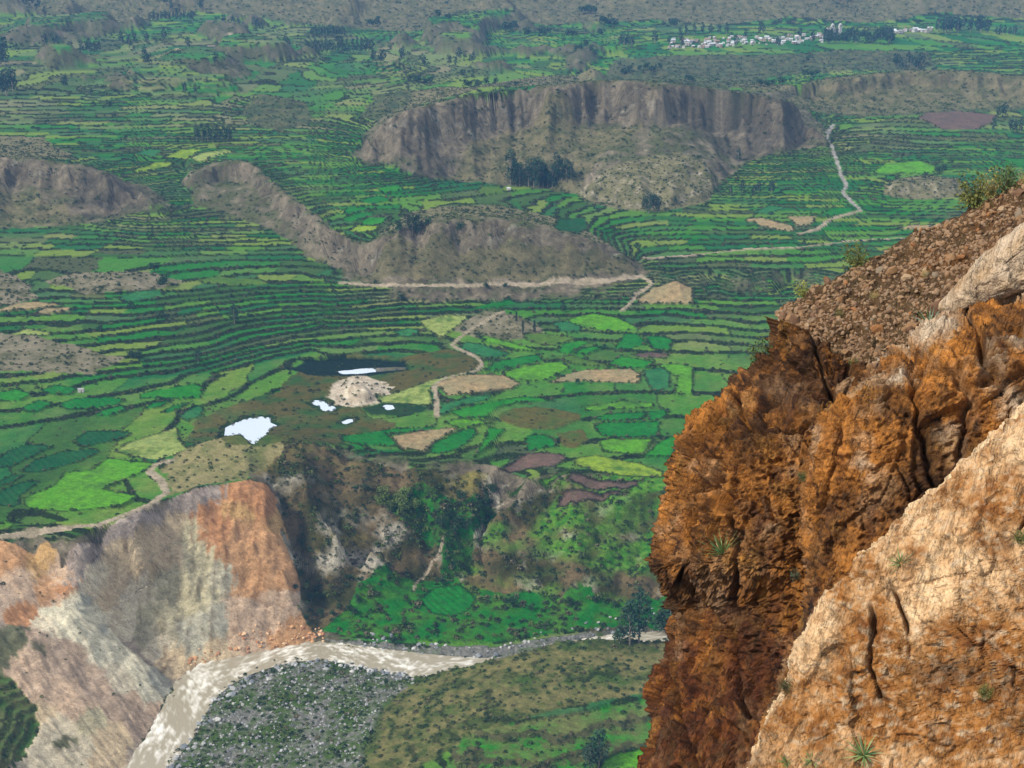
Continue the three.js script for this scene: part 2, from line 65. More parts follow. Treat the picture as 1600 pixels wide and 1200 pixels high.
const FIELDS = [["emerald","long emerald crop strip beside the pale cliff rim",[-78.4,611.1,-73.0,615.4,-56.0,624.9,-36.2,627.7,-36.9,623.2,-57.8,616.7,-52.8,609.1,-51.0,598.7,-57.8,599.1,-77.4,603.0]],["emerald","leaf shaped emerald field pointing at the cliff rim",[-36.8,593.3,-35.9,604.5,-27.7,617.5,-20.0,625.8,-16.5,624.4,-15.9,618.9,-19.5,607.2,-24.0,597.8,-30.6,593.2]],["green","narrow green strip right of the leaf shaped field",[-17.2,591.8,-14.5,601.5,-11.0,627.0,-3.0,624.2,-6.9,610.8,-13.5,597.1]],["emerald","small rounded emerald field above the brown ploughed field",[6.3,600.1,5.9,616.3,12.9,617.8,18.2,614.3,20.5,608.6,19.4,604.1,12.6,602.1]],["soil","brown ploughed field below the rounded emerald field",[-6.6,582.3,-0.0,589.8,5.8,598.1,15.4,599.2,23.0,596.0,24.3,591.3,18.9,584.2,9.4,584.6]],["soil","upper of two brown ploughed strips beside the orange crag",[22.8,572.5,25.6,575.5,30.7,575.8,41.8,572.7,54.2,572.1,54.0,569.0,46.1,568.1,32.4,570.0]],["soil","lower of two brown ploughed strips beside the orange crag",[18.5,566.5,22.2,569.5,32.4,569.1,50.7,566.8,46.0,565.6,32.2,565.5,27.6,564.0]],["emerald","wide emerald field right of the brown oval marsh",[37.7,627.5,42.5,632.9,70.0,634.5,67.2,616.5,49.3,615.2,40.5,616.0]],["lime","lime green pasture under the wide emerald field",[39.2,611.1,44.3,613.7,65.5,614.0,58.6,596.1,40.4,598.1]],["green","green field touching the crag edge beside lime pasture",[66.6,610.3,72.1,616.2,75.9,614.8,71.3,593.8,58.5,595.0]],["emerald","thin emerald strip above the wide emerald field",[37.1,636.7,45.2,643.7,63.9,646.7,62.1,637.2,45.6,634.3]],["emerald","short emerald patch at the right end of the thin strip",[63.9,646.7,75.7,650.9,72.4,638.5,64.0,635.9]],["marsh","brown oval marsh among the green fields",[-7.2,642.2,-0.0,650.3,10.4,652.9,20.7,650.1,31.8,643.4,32.6,638.0,20.0,624.4,5.0,625.6,-4.1,633.7]],["marsh","small brown marsh patch below the brown oval marsh",[20.8,619.3,33.0,624.7,34.4,612.2,28.1,602.7,22.4,605.1]],["emerald","bright emerald furrowed field beside the bending path",[-15.1,706.9,-9.1,720.2,4.6,728.2,14.4,731.4,16.5,723.4,5.6,714.6,-7.8,704.9]],["lime","light green field just below the furrowed emerald field",[-6.6,699.0,3.4,710.8,19.3,719.9,26.1,719.8,30.3,710.8,22.0,695.1,14.2,688.0,5.5,689.0]],["blue","blue green crop wedge left of the furrowed emerald field",[-29.2,742.4,-26.0,752.0,-18.8,749.4,-1.2,733.2,-3.4,728.3,-12.6,725.3,-18.4,730.7]],["lime","bright curved strip at the foot of the cypress knoll",[-21.6,764.9,-11.9,758.6,3.5,746.2,14.5,737.8,12.7,734.6,-0.0,739.7,-14.1,750.5]],["green","upper curved green terrace right of the cypress knoll",[23.2,736.2,28.2,747.4,36.6,752.1,44.7,750.3,38.6,744.0,29.9,731.4]],["green","lower curved green terrace right of the cypress knoll",[32.3,733.0,38.4,740.8,52.7,745.3,47.7,740.7,40.3,731.4]],["lime","broad light green field right of the three cypresses",[36.9,787.0,46.9,791.6,60.0,784.9,72.1,767.2,53.9,764.6,36.2,771.7,26.7,777.6]],["blue","pale blue green crop beside the three cypresses",[21.9,777.4,30.5,780.7,39.8,771.7,35.9,763.8,26.4,765.9]],["olive","olive field in front of the three cypresses",[6.0,762.8,15.6,764.4,36.7,755.4,23.4,744.2,16.4,744.3,7.1,754.5]],["emerald","left of two dark emerald fields far right of the cypresses",[54.6,739.0,62.0,761.1,69.1,760.8,73.8,746.3,63.9,738.7]],["emerald","right of two dark emerald fields far right of the cypresses",[71.2,757.5,83.1,757.1,87.8,750.6,85.8,737.0,75.5,738.6]],["olive","long thin olive field above the bare dry enclosure",[20.6,728.3,32.2,729.8,48.6,715.9,50.5,710.7,31.6,716.1]],["green","grey green field at the top right of the dry enclosure",[49.7,715.9,57.4,729.7,74.8,719.0,70.7,710.4,56.0,708.9]],["dry","bare dry enclosure with low ruined walls",[17.4,684.9,27.7,700.3,36.9,707.3,61.6,708.8,66.3,698.6,64.1,685.6,32.7,688.7]],["blue","rounded blue green field right of the dry enclosure",[66.9,705.3,77.4,710.3,81.9,700.1,78.6,679.2,69.5,673.1,67.6,688.8]],["lime","light green field above the crag shoulder",[75.5,713.8,85.8,715.3,94.3,711.6,89.4,669.9,79.8,670.0,83.6,695.1]],["green","long curved green terrace above the brown oval marsh",[-30.0,647.7,-24.9,651.4,-8.4,659.4,6.3,665.6,21.1,661.8,3.1,657.0,-6.2,651.7,-11.2,639.5,-24.5,638.6]],["blue","short curved terrace left of the long curved terrace",[-35.6,647.1,-34.5,656.8,-21.1,664.7,-8.5,667.1,-11.5,659.4,-27.0,652.8,-32.8,642.3]],["lime","light strip above the thin emerald strip",[34.3,651.8,52.6,661.0,69.1,658.1,67.4,651.0,46.6,649.3,35.0,646.2]],["lime","pale green wedge between path and leaf shaped field",[-32.4,633.4,-24.5,638.6,-8.1,632.4,-24.0,624.5]],["pale","pale pasture left of the bending path",[-52.7,784.2,-37.1,793.6,-24.7,792.9,-29.2,779.2,-38.2,760.9,-48.4,773.5]],["blue","blue green plot left of the pale pasture",[-66.4,770.9,-57.1,776.1,-50.7,770.9,-56.3,764.0,-63.6,765.4]],["soil","bare brown strip below the two dark emerald fields",[62.1,731.1,75.1,734.1,84.2,732.6,82.2,724.2,68.6,726.1]],["yellow","yellow green meadow between ploughed strips and lime pasture",[27.6,591.1,36.5,595.7,45.8,591.2,56.9,587.1,65.5,578.5,65.0,573.5,46.5,574.8,35.5,577.6,27.3,583.8]],["lime","light green bank under the brown ploughed field",[-2.8,579.0,9.3,574.1,25.2,577.4,23.3,574.8,14.9,572.6,1.9,575.8]],["pale","pale trampled meadow between the white mound and the path",[-68.1,669.6,-54.1,681.4,-39.6,694.0,-27.6,698.2,-19.9,699.1,-34.9,688.0,-40.8,677.3,-37.7,657.8,-52.7,662.6,-63.3,663.1]],["dry","dry low hump right of the trampled meadow",[-39.0,682.7,-30.8,694.9,-16.6,698.8,-4.4,697.2,4.3,683.8,-0.0,675.2,-17.0,668.1,-31.8,666.2]],["dry","tan bare patch between the emerald strip and leaf field",[-49.0,597.6,-56.6,613.5,-38.0,623.8,-27.1,626.8,-25.0,624.5,-31.5,613.3,-35.9,604.5,-38.3,594.2]],["weed","dark green weed bed round the small bright pool",[-73.3,657.2,-63.5,665.0,-50.7,664.2,-39.7,655.9,-43.6,650.3,-53.6,645.5,-67.2,648.0]],["emerald","small emerald plot below the dirt road",[-22.5,802.5,-12.6,810.5,-1.3,812.4,3.8,809.8,-5.0,802.6,-17.4,799.0]],["dry","dry pale slope at the right end of the dirt road",[71.9,811.8,82.9,821.9,97.0,823.3,107.0,821.2,105.1,803.9,75.2,805.2]],["deep","largest dark emerald field at lower left",[-209.1,568.2,-207.9,580.5,-199.2,592.0,-185.1,596.2,-181.6,592.3,-186.4,580.7,-197.4,570.7,-201.8,567.0]],["deep","dark emerald field left of the largest dark one",[-225.4,574.2,-222.4,593.0,-216.3,601.0,-204.0,598.5,-209.5,585.5,-214.3,574.2,-224.1,570.6]],["deep","narrow dark strip at the left edge below dark fields",[-217.0,550.2,-211.5,565.8,-205.1,565.8,-208.2,556.0,-216.6,549.0]],["deep","dark hooked field above the lime pasture at left edge",[-214.2,542.1,-205.0,557.2,-197.2,558.3,-198.9,546.5,-200.1,541.9,-197.2,533.0,-199.5,529.7,-211.1,533.0]],["lime","lime pasture on the rim above the orange cliff",[-195.6,530.8,-198.4,539.7,-190.3,553.3,-190.2,568.2,-179.8,570.4,-176.6,585.9,-151.6,572.5,-157.4,562.2,-165.6,551.7,-168.0,547.3,-151.6,539.0,-156.0,528.8,-177.4,525.1,-188.2,526.5]],["pale","pale pasture corner left of the white pond",[-175.9,592.4,-171.9,604.7,-164.4,613.7,-155.4,626.3,-145.7,596.5,-140.5,582.1,-147.1,577.4,-154.3,576.0,-169.7,588.5]],["deep","dark blue green field above the pale pasture corner",[-197.9,604.0,-195.0,617.8,-179.4,618.5,-172.8,616.0,-176.5,607.3,-185.6,601.5,-190.8,596.1]],["blue","blue green plot at the edge of the marsh",[-158.2,641.1,-153.9,657.1,-149.2,654.8,-146.8,642.8,-153.1,634.1]],["emerald","upper right emerald strip by the marsh",[-167.6,644.3,-163.9,655.4,-155.0,662.5,-158.3,653.5,-162.6,645.0]],["emerald","small emerald strip left of the marsh strips",[-177.6,647.8,-174.6,656.6,-166.4,662.2,-169.2,651.5]],["green","broad light emerald field at the marsh corner",[-183.4,667.1,-176.5,673.8,-159.8,685.8,-153.9,680.5,-152.5,665.7,-165.7,663.7,-181.0,661.6]],["emerald","small emerald plot in the middle of the left fields",[-197.6,637.9,-194.8,646.4,-187.1,652.5,-183.7,647.3,-190.6,638.3]],["emerald","long emerald field under the tiny white hut",[-217.9,649.8,-212.6,658.5,-197.0,662.8,-187.8,659.4,-190.1,652.3,-202.8,645.7,-212.8,644.9]],["emerald","emerald plot left of the tiny white hut",[-232.2,668.0,-226.0,675.8,-214.3,671.9,-214.8,662.5,-225.4,663.0]],["green","green plot at the far left edge of the plain",[-255.2,661.1,-242.9,668.6,-233.6,662.3,-237.2,653.8,-252.1,651.8]],["emerald","emerald plot near the left edge between stone heaps",[-233.7,646.0,-228.5,655.8,-220.2,652.4,-224.0,641.3,-231.0,640.9]],["blue","blue green field below the scrubby left knoll",[-224.4,788.4,-219.5,798.5,-204.3,807.8,-200.0,799.5,-206.7,791.2,-216.2,784.7]],["dry","large tan stubble field at the left edge",[-290.5,766.2,-278.5,781.4,-268.5,784.4,-252.5,779.8,-267.6,773.3]],["dry","small tan stubble field right of the large one",[-265.2,767.5,-262.0,775.0,-246.9,776.8,-244.4,772.4,-256.6,768.6]],["pale","pale sliver field above the brown scrub at left",[-270.3,736.8,-261.5,745.8,-247.1,740.3,-248.1,735.9]],["olive","dark olive lawn under the left terraces",[-188.2,826.7,-176.8,833.8,-150.7,832.0,-143.0,823.4,-161.2,818.3,-180.4,819.6]],["emerald","emerald plot on the bench behind the middle bluff",[-110.3,902.6,-98.6,923.6,-87.1,920.8,-101.3,895.7]],["green","green plot at the left end of the middle bluff top",[-98.4,893.3,-91.6,909.3,-78.8,905.7,-80.8,880.0]],["yellow","yellow green plot nearest the middle bluff",[-102.0,876.0,-96.7,890.9,-81.9,877.6,-83.3,863.5]],["emerald","topmost emerald plot on the bench",[-110.5,929.0,-98.6,938.1,-93.5,929.5,-107.3,912.5]],["green","light green plot high on the bench",[-94.9,992.8,-79.7,1010.2,-75.4,993.0,-89.1,977.5]],["emerald","middle emerald plot on the bench",[-105.8,952.4,-91.4,970.3,-80.5,962.4,-92.1,944.8]],["deep","dark green field below the eucalyptus grove",[23.8,842.3,29.1,905.8,48.4,931.4,48.5,891.5,36.0,838.4]],["olive","olive field left of the eucalyptus grove",[-26.0,1005.1,-22.0,1038.2,-7.9,1042.4,-4.6,1012.2,-16.6,990.7]],["yellow","yellow field behind the notch between the left bluffs",[-259.4,1064.9,-253.4,1093.5,-235.2,1092.8,-242.8,1073.2]],["pale","pale field right of the yellow field at the notch",[-244.7,1066.7,-234.6,1081.6,-218.4,1091.1,-209.0,1084.5,-230.4,1060.0]],["yellow","yellow green strips below the yellow field",[-275.6,1024.2,-263.2,1057.0,-251.3,1060.4,-251.6,1054.1,-267.7,1029.1]],["blue","blue green field left of the yellow field",[-284.8,1068.1,-275.0,1087.5,-263.6,1087.5,-265.6,1067.7]],["lime","bright flat field on the right terraces",[267.4,1061.6,283.4,1085.4,310.8,1090.0,319.6,1074.1,311.3,1055.4,288.3,1058.9]],["blue","blue green field left of the dry stream bed",[162.1,956.7,177.0,976.1,188.0,971.2,173.3,954.2]],["emerald","emerald field at the foot of the dry stream bed",[204.3,949.0,220.5,970.9,235.1,970.1,228.6,954.2]],["dry","tan triangular field on the right terraces",[153.8,940.6,166.2,946.0,184.0,925.0,182.7,909.9,170.0,917.5]],["dry","tan field right of the tan triangular one",[184.0,948.9,204.3,949.0,197.2,927.5,185.4,925.0]],["dry","tan strip above the crag skyline",[249.0,918.8,262.0,925.9,277.5,925.5,268.7,913.7]],["soil","large bare mauve field under the right mesa",[350.2,1246.3,364.5,1271.5,394.1,1275.3,422.3,1256.5,404.5,1217.4,384.0,1191.7,355.9,1193.5]],["emerald","emerald floor field beside the river at the ravine mouth",[-39.1,545.3,-33.2,554.5,-22.2,557.7,-14.6,547.3,-18.0,538.0,-25.0,533.6,-34.1,536.5]],["lime","lime meadow at the bottom beside the crag",[30.3,416.5,36.4,421.2,47.0,425.3,45.7,410.9,28.6,410.9]]];
const COVERS = [["dryterrace",[-490.1,1137.8,-338.3,1174.3,-223.9,1145.9,-141.2,1135.5,-115.2,1306.5,-26.9,1534.7,-78.7,1805.9,-192.5,1842.0,-235.9,1939.9,-755.9,1794.5]],["dryterrace",[185.9,1096.0,263.3,1186.4,346.8,1264.2,474.3,1277.3,432.6,1158.1,356.7,1144.6,293.2,1093.6]],["talus",[-806.5,1822.1,-632.6,1972.6,-524.4,1887.4,-440.2,2032.3,-322.0,2006.6,-217.1,1921.4,-131.7,1892.3,-68.4,1968.1,17.4,2010.2,102.8,1973.4,185.4,2035.5,289.2,2018.3,393.1,2061.3,486.6,2038.5,597.9,2091.1,687.4,2085.4,878.6,2028.0,1084.3,2300.2,-1096.8,2326.7]],["bar",[-127.6,351.9,-119.3,431.2,-115.2,451.6,-112.5,478.4,-106.2,493.1,-91.2,505.3,-76.5,509.4,-45.0,497.3,-35.2,482.9,-47.0,464.2,-50.5,440.2,-51.9,420.5,-55.5,346.8]],["mound",[-38.9,482.6,-25.2,501.9,-10.2,509.2,18.2,523.1,63.8,492.6,273.8,500.4,251.6,453.2,54.8,452.3,22.5,444.1,-8.8,430.7,-38.2,411.5,-55.5,346.8,-59.1,346.7,-50.8,419.9,-46.7,460.8]],["lush2",[-17.5,428.6,22.4,440.8,54.6,450.6,251.6,453.2,216.9,377.2,-25.1,404.5]],["lush",[-78.6,526.5,-69.8,544.0,-41.1,558.4,-19.3,560.0,0.0,552.4,40.1,540.9,298.6,550.0,293.6,538.2,42.2,531.5,13.0,524.0,-10.3,516.4,-38.8,519.1,-62.6,524.0]],["gravel",[-67.4,519.6,-78.2,522.9,-62.4,521.2,-38.6,516.0,-10.3,513.7,13.0,522.1,42.2,530.3,293.2,536.9,273.8,500.4,42.1,528.0,12.1,485.6,-4.8,480.3,-25.5,509.5,-46.2,513.9]],["scrub",[-99.9,581.0,-83.4,583.6,-15.4,582.8,-2.8,577.9,-8.4,576.8,-17.9,560.3,-41.1,557.1,-64.4,544.3,-78.6,526.8,-82.6,525.2,-90.2,534.4,-99.7,559.0,-109.9,563.0]],["ravine",[-55.0,569.8,-44.3,576.1,-22.1,572.8,-11.2,578.3,8.2,571.4,0.0,570.2,-11.2,575.6,-16.5,564.5,-17.9,560.3,-30.2,559.0,-33.0,563.9,-44.0,566.2]],["rslope",[-21.4,559.1,-19.8,563.6,-15.1,565.9,-5.6,576.9,8.2,571.4,22.1,574.8,307.7,584.1,295.6,544.0,40.1,540.9,-15.0,555.5]],["meadow",[-147.2,563.8,-144.6,577.1,-132.1,591.0,-116.2,582.3,-102.0,583.8,-97.1,573.7,-105.4,564.4,-110.3,553.8,-128.9,547.2,-139.5,538.1,-140.9,556.4]],["orange",[-171.1,499.9,-164.4,504.1,-158.6,510.3,-143.3,529.9,-128.5,545.3,-112.6,551.7,-102.1,558.2,-94.7,549.3,-89.2,537.4,-80.4,524.3,-81.1,520.7,-102.3,510.5,-124.9,496.8,-130.9,482.5,-152.0,493.0,-168.3,496.8]],["left",[-239.3,507.0,-191.7,504.5,-178.2,504.4,-169.7,499.4,-152.0,493.0,-130.8,486.1,-130.2,461.1,-133.7,429.4,-137.1,398.1,-141.7,360.5,-176.0,341.6]],["lgreen",[-214.8,440.8,-176.6,449.8,-167.2,442.9,-163.9,428.3,-162.9,405.0,-159.2,380.7,-184.9,364.7]],["wet",[-118.6,681.2,-115.4,703.0,-109.2,730.2,-83.0,742.0,-55.0,737.0,-34.6,743.4,-17.6,725.8,-14.2,707.1,-31.9,678.2,-57.5,679.5,-74.3,655.1,-54.1,634.6,-58.6,617.1,-84.0,588.4,-98.9,577.8,-120.8,576.6,-143.9,600.2,-149.5,631.1,-141.6,651.9]],["weed",[-117.1,718.9,-110.3,733.6,-96.5,738.9,-77.6,739.5,-56.7,731.7,-51.8,718.2,-79.3,705.2,-106.1,707.7]],["white",[-91.3,675.9,-91.2,693.7,-84.5,706.7,-74.6,707.5,-65.2,694.5,-61.2,677.1,-65.8,664.1,-77.7,658.8,-86.0,663.0]],["scrub2",[-39.6,777.1,-14.7,798.0,0.0,789.1,12.6,775.7,17.6,759.3,0.0,754.6,-21.2,761.3]],["scrub2",[-274.6,739.4,-252.9,735.6,-229.1,723.6,-202.2,710.1,-213.3,689.7,-239.5,691.2,-306.1,688.1,-325.5,738.1]],["scrub2",[-272.3,818.5,-267.4,827.8,-247.8,832.4,-220.6,837.7,-192.6,823.0,-210.5,803.1,-241.3,794.4]],["scrub2",[-365.0,840.2,-306.5,837.0,-285.3,818.0,-269.0,789.3,-280.3,779.0,-339.4,774.0]],["dryhill",[46.3,1028.7,61.1,1051.1,79.0,1075.6,101.3,1085.0,124.0,1070.6,157.7,1069.5,153.5,1036.0,133.7,988.4,100.8,969.8,70.7,977.8,53.0,996.8]],["drybl",[264.0,1013.1,298.9,1041.8,322.8,1027.5,317.8,994.2,284.6,986.8,262.2,995.4]],["dryhill",[-480.1,1137.8,-362.8,1117.7,-310.0,1027.8,-329.9,997.9,-423.3,997.7]],["dryhill",[-78.7,849.0,-67.9,910.0,-41.7,923.8,-8.4,932.8,24.8,913.1,55.2,867.1,67.0,839.2,49.8,842.6,22.9,841.4,3.8,845.5,-15.4,848.5,-38.5,851.8,-61.3,845.7]],["dryhill",[-112.3,1125.5,-90.2,1277.9,-24.9,1416.1,104.9,1595.0,201.2,1527.5,259.9,1310.9,253.5,1247.4,241.9,1275.9,170.7,1386.5,98.2,1490.2,17.9,1357.5,-53.5,1213.7,-97.6,1161.3]],["bluff",[-116.2,1098.2,-109.2,1118.6,-97.2,1156.3,-78.4,1183.0,-48.2,1093.3,-19.4,1103.3,14.7,1115.2,62.1,1413.2,97.3,1476.9,132.4,1434.7,169.2,1373.7,172.7,1120.3,241.4,1273.5,251.6,1242.8,254.5,1175.0,241.4,1118.9,211.8,1104.2,180.1,1089.4,153.9,1039.1,122.2,1053.4,48.5,1026.5,-28.3,1051.6,-56.6,1051.6,-75.0,1046.5,-106.5,1061.8]],["bluff",[-235.4,1035.4,-219.2,1043.0,-197.9,1041.8,-179.6,1015.7,-154.0,964.3,-119.6,894.8,-85.7,834.9,-90.5,830.2,-122.7,866.9,-155.3,924.7,-196.0,964.1,-221.8,975.3]],["bluff",[-86.8,835.1,-76.2,838.8,-61.3,845.7,-38.5,851.8,-15.4,848.5,3.8,845.5,22.9,841.4,49.8,842.6,68.2,839.2,76.5,834.8,19.0,827.0,-91.2,829.7]],["bluff",[-423.3,997.7,-329.9,997.9,-305.2,989.1,-282.6,993.1,-262.7,999.8,-238.0,986.8,-240.0,949.1,-295.1,943.7,-403.3,935.9]],["talus",[-52.0,1053.2,-28.8,1077.3,0.0,1096.0,39.2,1105.2,77.9,1097.3,102.0,1094.5,66.2,1058.8,48.5,1026.5,0.0,1047.9]],["talus",[-93.3,831.5,-79.9,833.8,-38.1,834.2,0.0,832.7,38.0,832.4,70.8,837.2,78.2,831.8,18.9,824.2,-90.9,825.6]],["talus",[-415.7,972.5,-326.0,979.0,-299.3,959.8,-299.7,944.5,-401.3,930.9]],["darkbluff",[151.6,1437.4,199.0,1291.5,249.6,1287.1,251.5,1194.6,211.9,1104.9,174.8,1087.5,145.6,1091.7,127.5,1107.6]],["darkbluff",[-294.2,980.2,-267.7,993.5,-239.2,986.5,-240.0,949.1,-280.8,954.4,-299.3,959.8,-298.5,976.9]],["farscrub",[84.0,1471.0,117.6,1680.5,192.2,1691.3,296.2,1694.6,399.2,1725.5,484.9,1708.1,478.2,1641.8,367.3,1580.9,265.2,1509.8,128.1,1120.4]],["farscrub",[-126.0,1186.1,-115.2,1306.5,-96.7,1372.8,-84.3,1193.5,-104.8,1125.8]],["farscrub",[-225.7,1215.7,-210.5,1290.9,-174.3,1233.3,-160.6,1169.1,-182.8,1143.0,-211.7,1164.1]],["farscrub",[241.3,1241.7,308.5,1318.6,395.5,1317.2,478.7,1323.0,463.1,1277.5,381.6,1268.7,274.2,1239.0]],["talus",[190.4,1121.4,261.4,1320.8,341.3,1467.3,450.2,1630.4,516.1,1612.2,494.0,1338.5,523.6,1318.0,240.7,1238.4]],["forest",[-55.1,571.4,-44.3,575.2,-30.3,571.2,-30.3,566.3,-44.0,567.4]]];  // the weed cover paints the dark reflection of the bluff in the pond
const PONDS = [["weedy white pond behind the grassy knoll above the cliff",[-128.8,597.0,-133.7,629.2,-130.2,636.2,-126.1,642.2,-119.6,645.0,-114.5,643.3,-114.0,636.6,-110.0,632.4,-113.2,619.7,-108.6,583.5,-111.6,579.6]],["small jagged white pond left of the white mound",[-98.3,663.8,-97.2,669.5,-92.6,668.5,-89.8,663.1,-85.1,658.0,-86.4,653.2,-91.4,653.2,-94.1,660.2]],["thin white pond along the near edge of the painted dark reflection",[-91.9,716.6,-84.8,718.9,-74.4,722.6,-63.6,723.6,-56.2,724.0,-55.9,719.3,-67.2,717.3,-80.1,712.6,-88.4,711.7]],["tiny pale pool in the dark green weed bed",[-63.2,660.0,-61.6,662.4,-58.1,661.5,-56.7,656.2,-60.3,654.1]],["thin pool streak in the brown marsh",[-80.8,636.2,-78.0,640.8,-75.6,641.7,-74.9,637.7,-78.1,634.0]]];
const ROADS = [["dirt_road","pale dirt road along the foot of the middle bluff",2.6,[-102.4,826.0,-90.7,823.1,-60.3,820.4,-22.6,820.8,18.9,823.0,56.8,825.4,76.4,832.9]],["dirt_path","pale winding path on the knoll above the orange cliff",3.2,[-220.3,502.9,-197.3,507.0,-188.4,510.1,-178.6,510.9,-161.5,512.1,-150.7,523.5,-144.0,532.8,-140.8,541.8,-145.7,554.0,-153.2,564.0,-152.0,570.6,-145.1,573.1]],["stream_bed","dry stony stream bed winding down the right terraces",2.8,[270.6,1213.1,254.1,1161.2,248.5,1114.5,246.9,1089.8,245.2,1068.3,242.1,1031.6,234.4,1007.1,235.4,985.2,236.9,964.8]],["dirt_path","short pale path below the dry stream bed",3.5,[236.3,962.1,211.3,940.7,197.8,916.2,184.8,906.4]],["dirt_path","thin pale track crossing the right terraces",2.2,[80.2,852.5,115.9,865.4,148.2,876.2,179.8,879.2,214.6,890.4,254.9,898.4,287.6,906.6]],["dirt_path","pale path bending round the marsh",2.4,[-5.0,794.9,-13.5,785.5,-21.8,775.4,-28.6,760.7,-32.4,749.6,-27.9,740.5,-18.3,727.3,-15.6,718.5,-17.8,705.0,-26.5,698.8,-34.0,693.9,-39.0,682.7,-37.0,665.2,-35.7,642.7]],["dirt_path","steep pale footpath beside the ravine",1.0,[-29.7,563.3,-34.4,562.4,-37.1,560.7,-40.5,557.4,-41.5,548.3]],["dirt_path","pale track climbing past the dry slope right of the road",2.2,[63.3,795.8,69.1,807.0,72.9,816.4,83.2,825.7,77.4,833.9]],["dirt_path","pale track crossing the far left fields",4,[-427.7,1630.2,-386.4,1671.1,-349.2,1706.5,-300.5,1745.2]]];
const SPOTS = [["mauve",-164.4,503.6,52.4,5.2],["mauve",-158.5,509.3,53.3,5.2],["mauve",-150.9,518.5,53.9,5.2],["mauve",-143.0,528.0,54.7,5.3],["mauve",-134.5,536.2,55.5,4.8],["mauve",-123.2,544.6,56.2,4.3],["mauve",-166.5,498.8,46.1,4.6],["mauve",-160.1,504.5,47.4,4.6],["tan",-145.6,519.8,44.5,7.9],["sage",-129.1,529.9,40.0,7.5],["cream",-158.2,503.2,37.2,6.7],["rust",-106.3,544.6,53.4,10.2],["rust",-121.1,535.9,42.9,9.1],["orange",-109.6,535.5,37.4,10.7],["orange",-96.8,536.2,34.2,10.7],["orange",-104.1,529.9,25.8,9.6],["orange",-92.6,531.6,25.0,6.9],["ochre",-110.1,542.3,48.7,7.5],["ochre",-95.8,548.4,40.3,8.1],["tan",-140.3,522.8,40.4,11.1],["tan",-152.7,511.4,40.1,9.4],["cream",-147.8,512.4,25.8,9.0],["tan",-155.4,504.8,32.3,7.8],["sage",-135.5,519.3,25.2,9.0],["sage",-126.4,527.2,32.7,8.0],["sage",-125.9,521.1,21.5,6.9],["greyrock",-141.7,508.9,12.2,5.8],["greyrock",-135.5,508.2,8.3,4.8],["sage",-144.5,512.0,19.0,6.9],["greygreen",-117.8,527.3,27.0,6.9],["cream",-152.2,503.3,20.7,5.8],["ash",-121.5,514.6,10.6,8.0],["ash",-127.2,510.2,7.2,6.3],["peach",-105.9,521.3,12.9,8.5],["peach",-96.0,523.6,11.7,8.5],["peach",-107.9,515.2,4.6,8.0],["orange",-90.9,521.6,4.1,7.5],["orange",-86.0,524.3,4.1,5.3],["tan",-117.3,510.3,2.9,7.9],["tan",-133.6,503.4,2.4,6.9],["cream",-139.1,506.4,6.5,6.3],["orange",-190.1,498.8,48.7,8.8],["ochre",-181.4,500.8,45.1,7.8],["peach",-173.7,499.0,43.3,5.7],["orange",-175.8,492.9,39.5,5.7],["peach",-185.4,489.7,42.4,7.7],["rose",-189.1,482.3,40.7,6.6],["rust",-171.9,491.2,37.7,5.1],["ice",-167.8,483.8,32.1,7.6],["ice",-159.3,486.1,26.9,7.6],["peach",-171.6,490.0,36.9,4.1],["ice",-151.9,482.8,19.2,6.6],["ice",-142.4,480.7,10.9,6.6],["greyblue",-134.7,482.1,4.7,5.1],["greyblue",-162.6,490.9,32.5,4.1],["greyblue",-155.8,489.8,23.6,3.6],["cream",-144.9,472.1,11.7,6.5],["ice",-136.5,474.3,5.1,5.6],["cream",-172.9,477.1,31.6,4.5],["rust",-181.8,476.4,35.9,4.5],["rose",-173.2,469.6,29.0,5.0],["rose",-163.5,466.1,21.7,6.5],["rose",-151.5,462.0,13.5,6.4],["rose",-141.3,456.9,7.3,6.4],["rose",-135.4,455.2,3.1,5.4],["peach",-132.9,468.4,1.8,3.5],["peach",-139.2,466.9,6.7,4.0],["peach",-174.2,457.0,25.5,6.4],["peach",-164.1,451.5,18.3,6.4],["peach",-154.5,448.0,12.6,6.3],["sage",-149.6,446.1,9.9,5.3],["tan",-140.4,443.7,4.9,5.3],["scrubc",-180.5,464.2,31.9,5.5],["scrubc",-172.6,467.1,27.7,3.5],["scrubc",-182.5,455.6,28.8,5.9],["sand",-158.3,437.7,11.2,6.2],["sand",-159.6,420.6,11.8,6.1],["sand",-149.3,428.2,7.0,6.1],["tan",-141.1,429.4,3.7,6.2],["tan",-164.1,443.2,15.5,4.8],["scrubc",-154.6,432.2,9.5,3.8],["peach",-214.6,485.7,47.0,12.9],["tan",-204.9,456.7,35.8,12.4]];
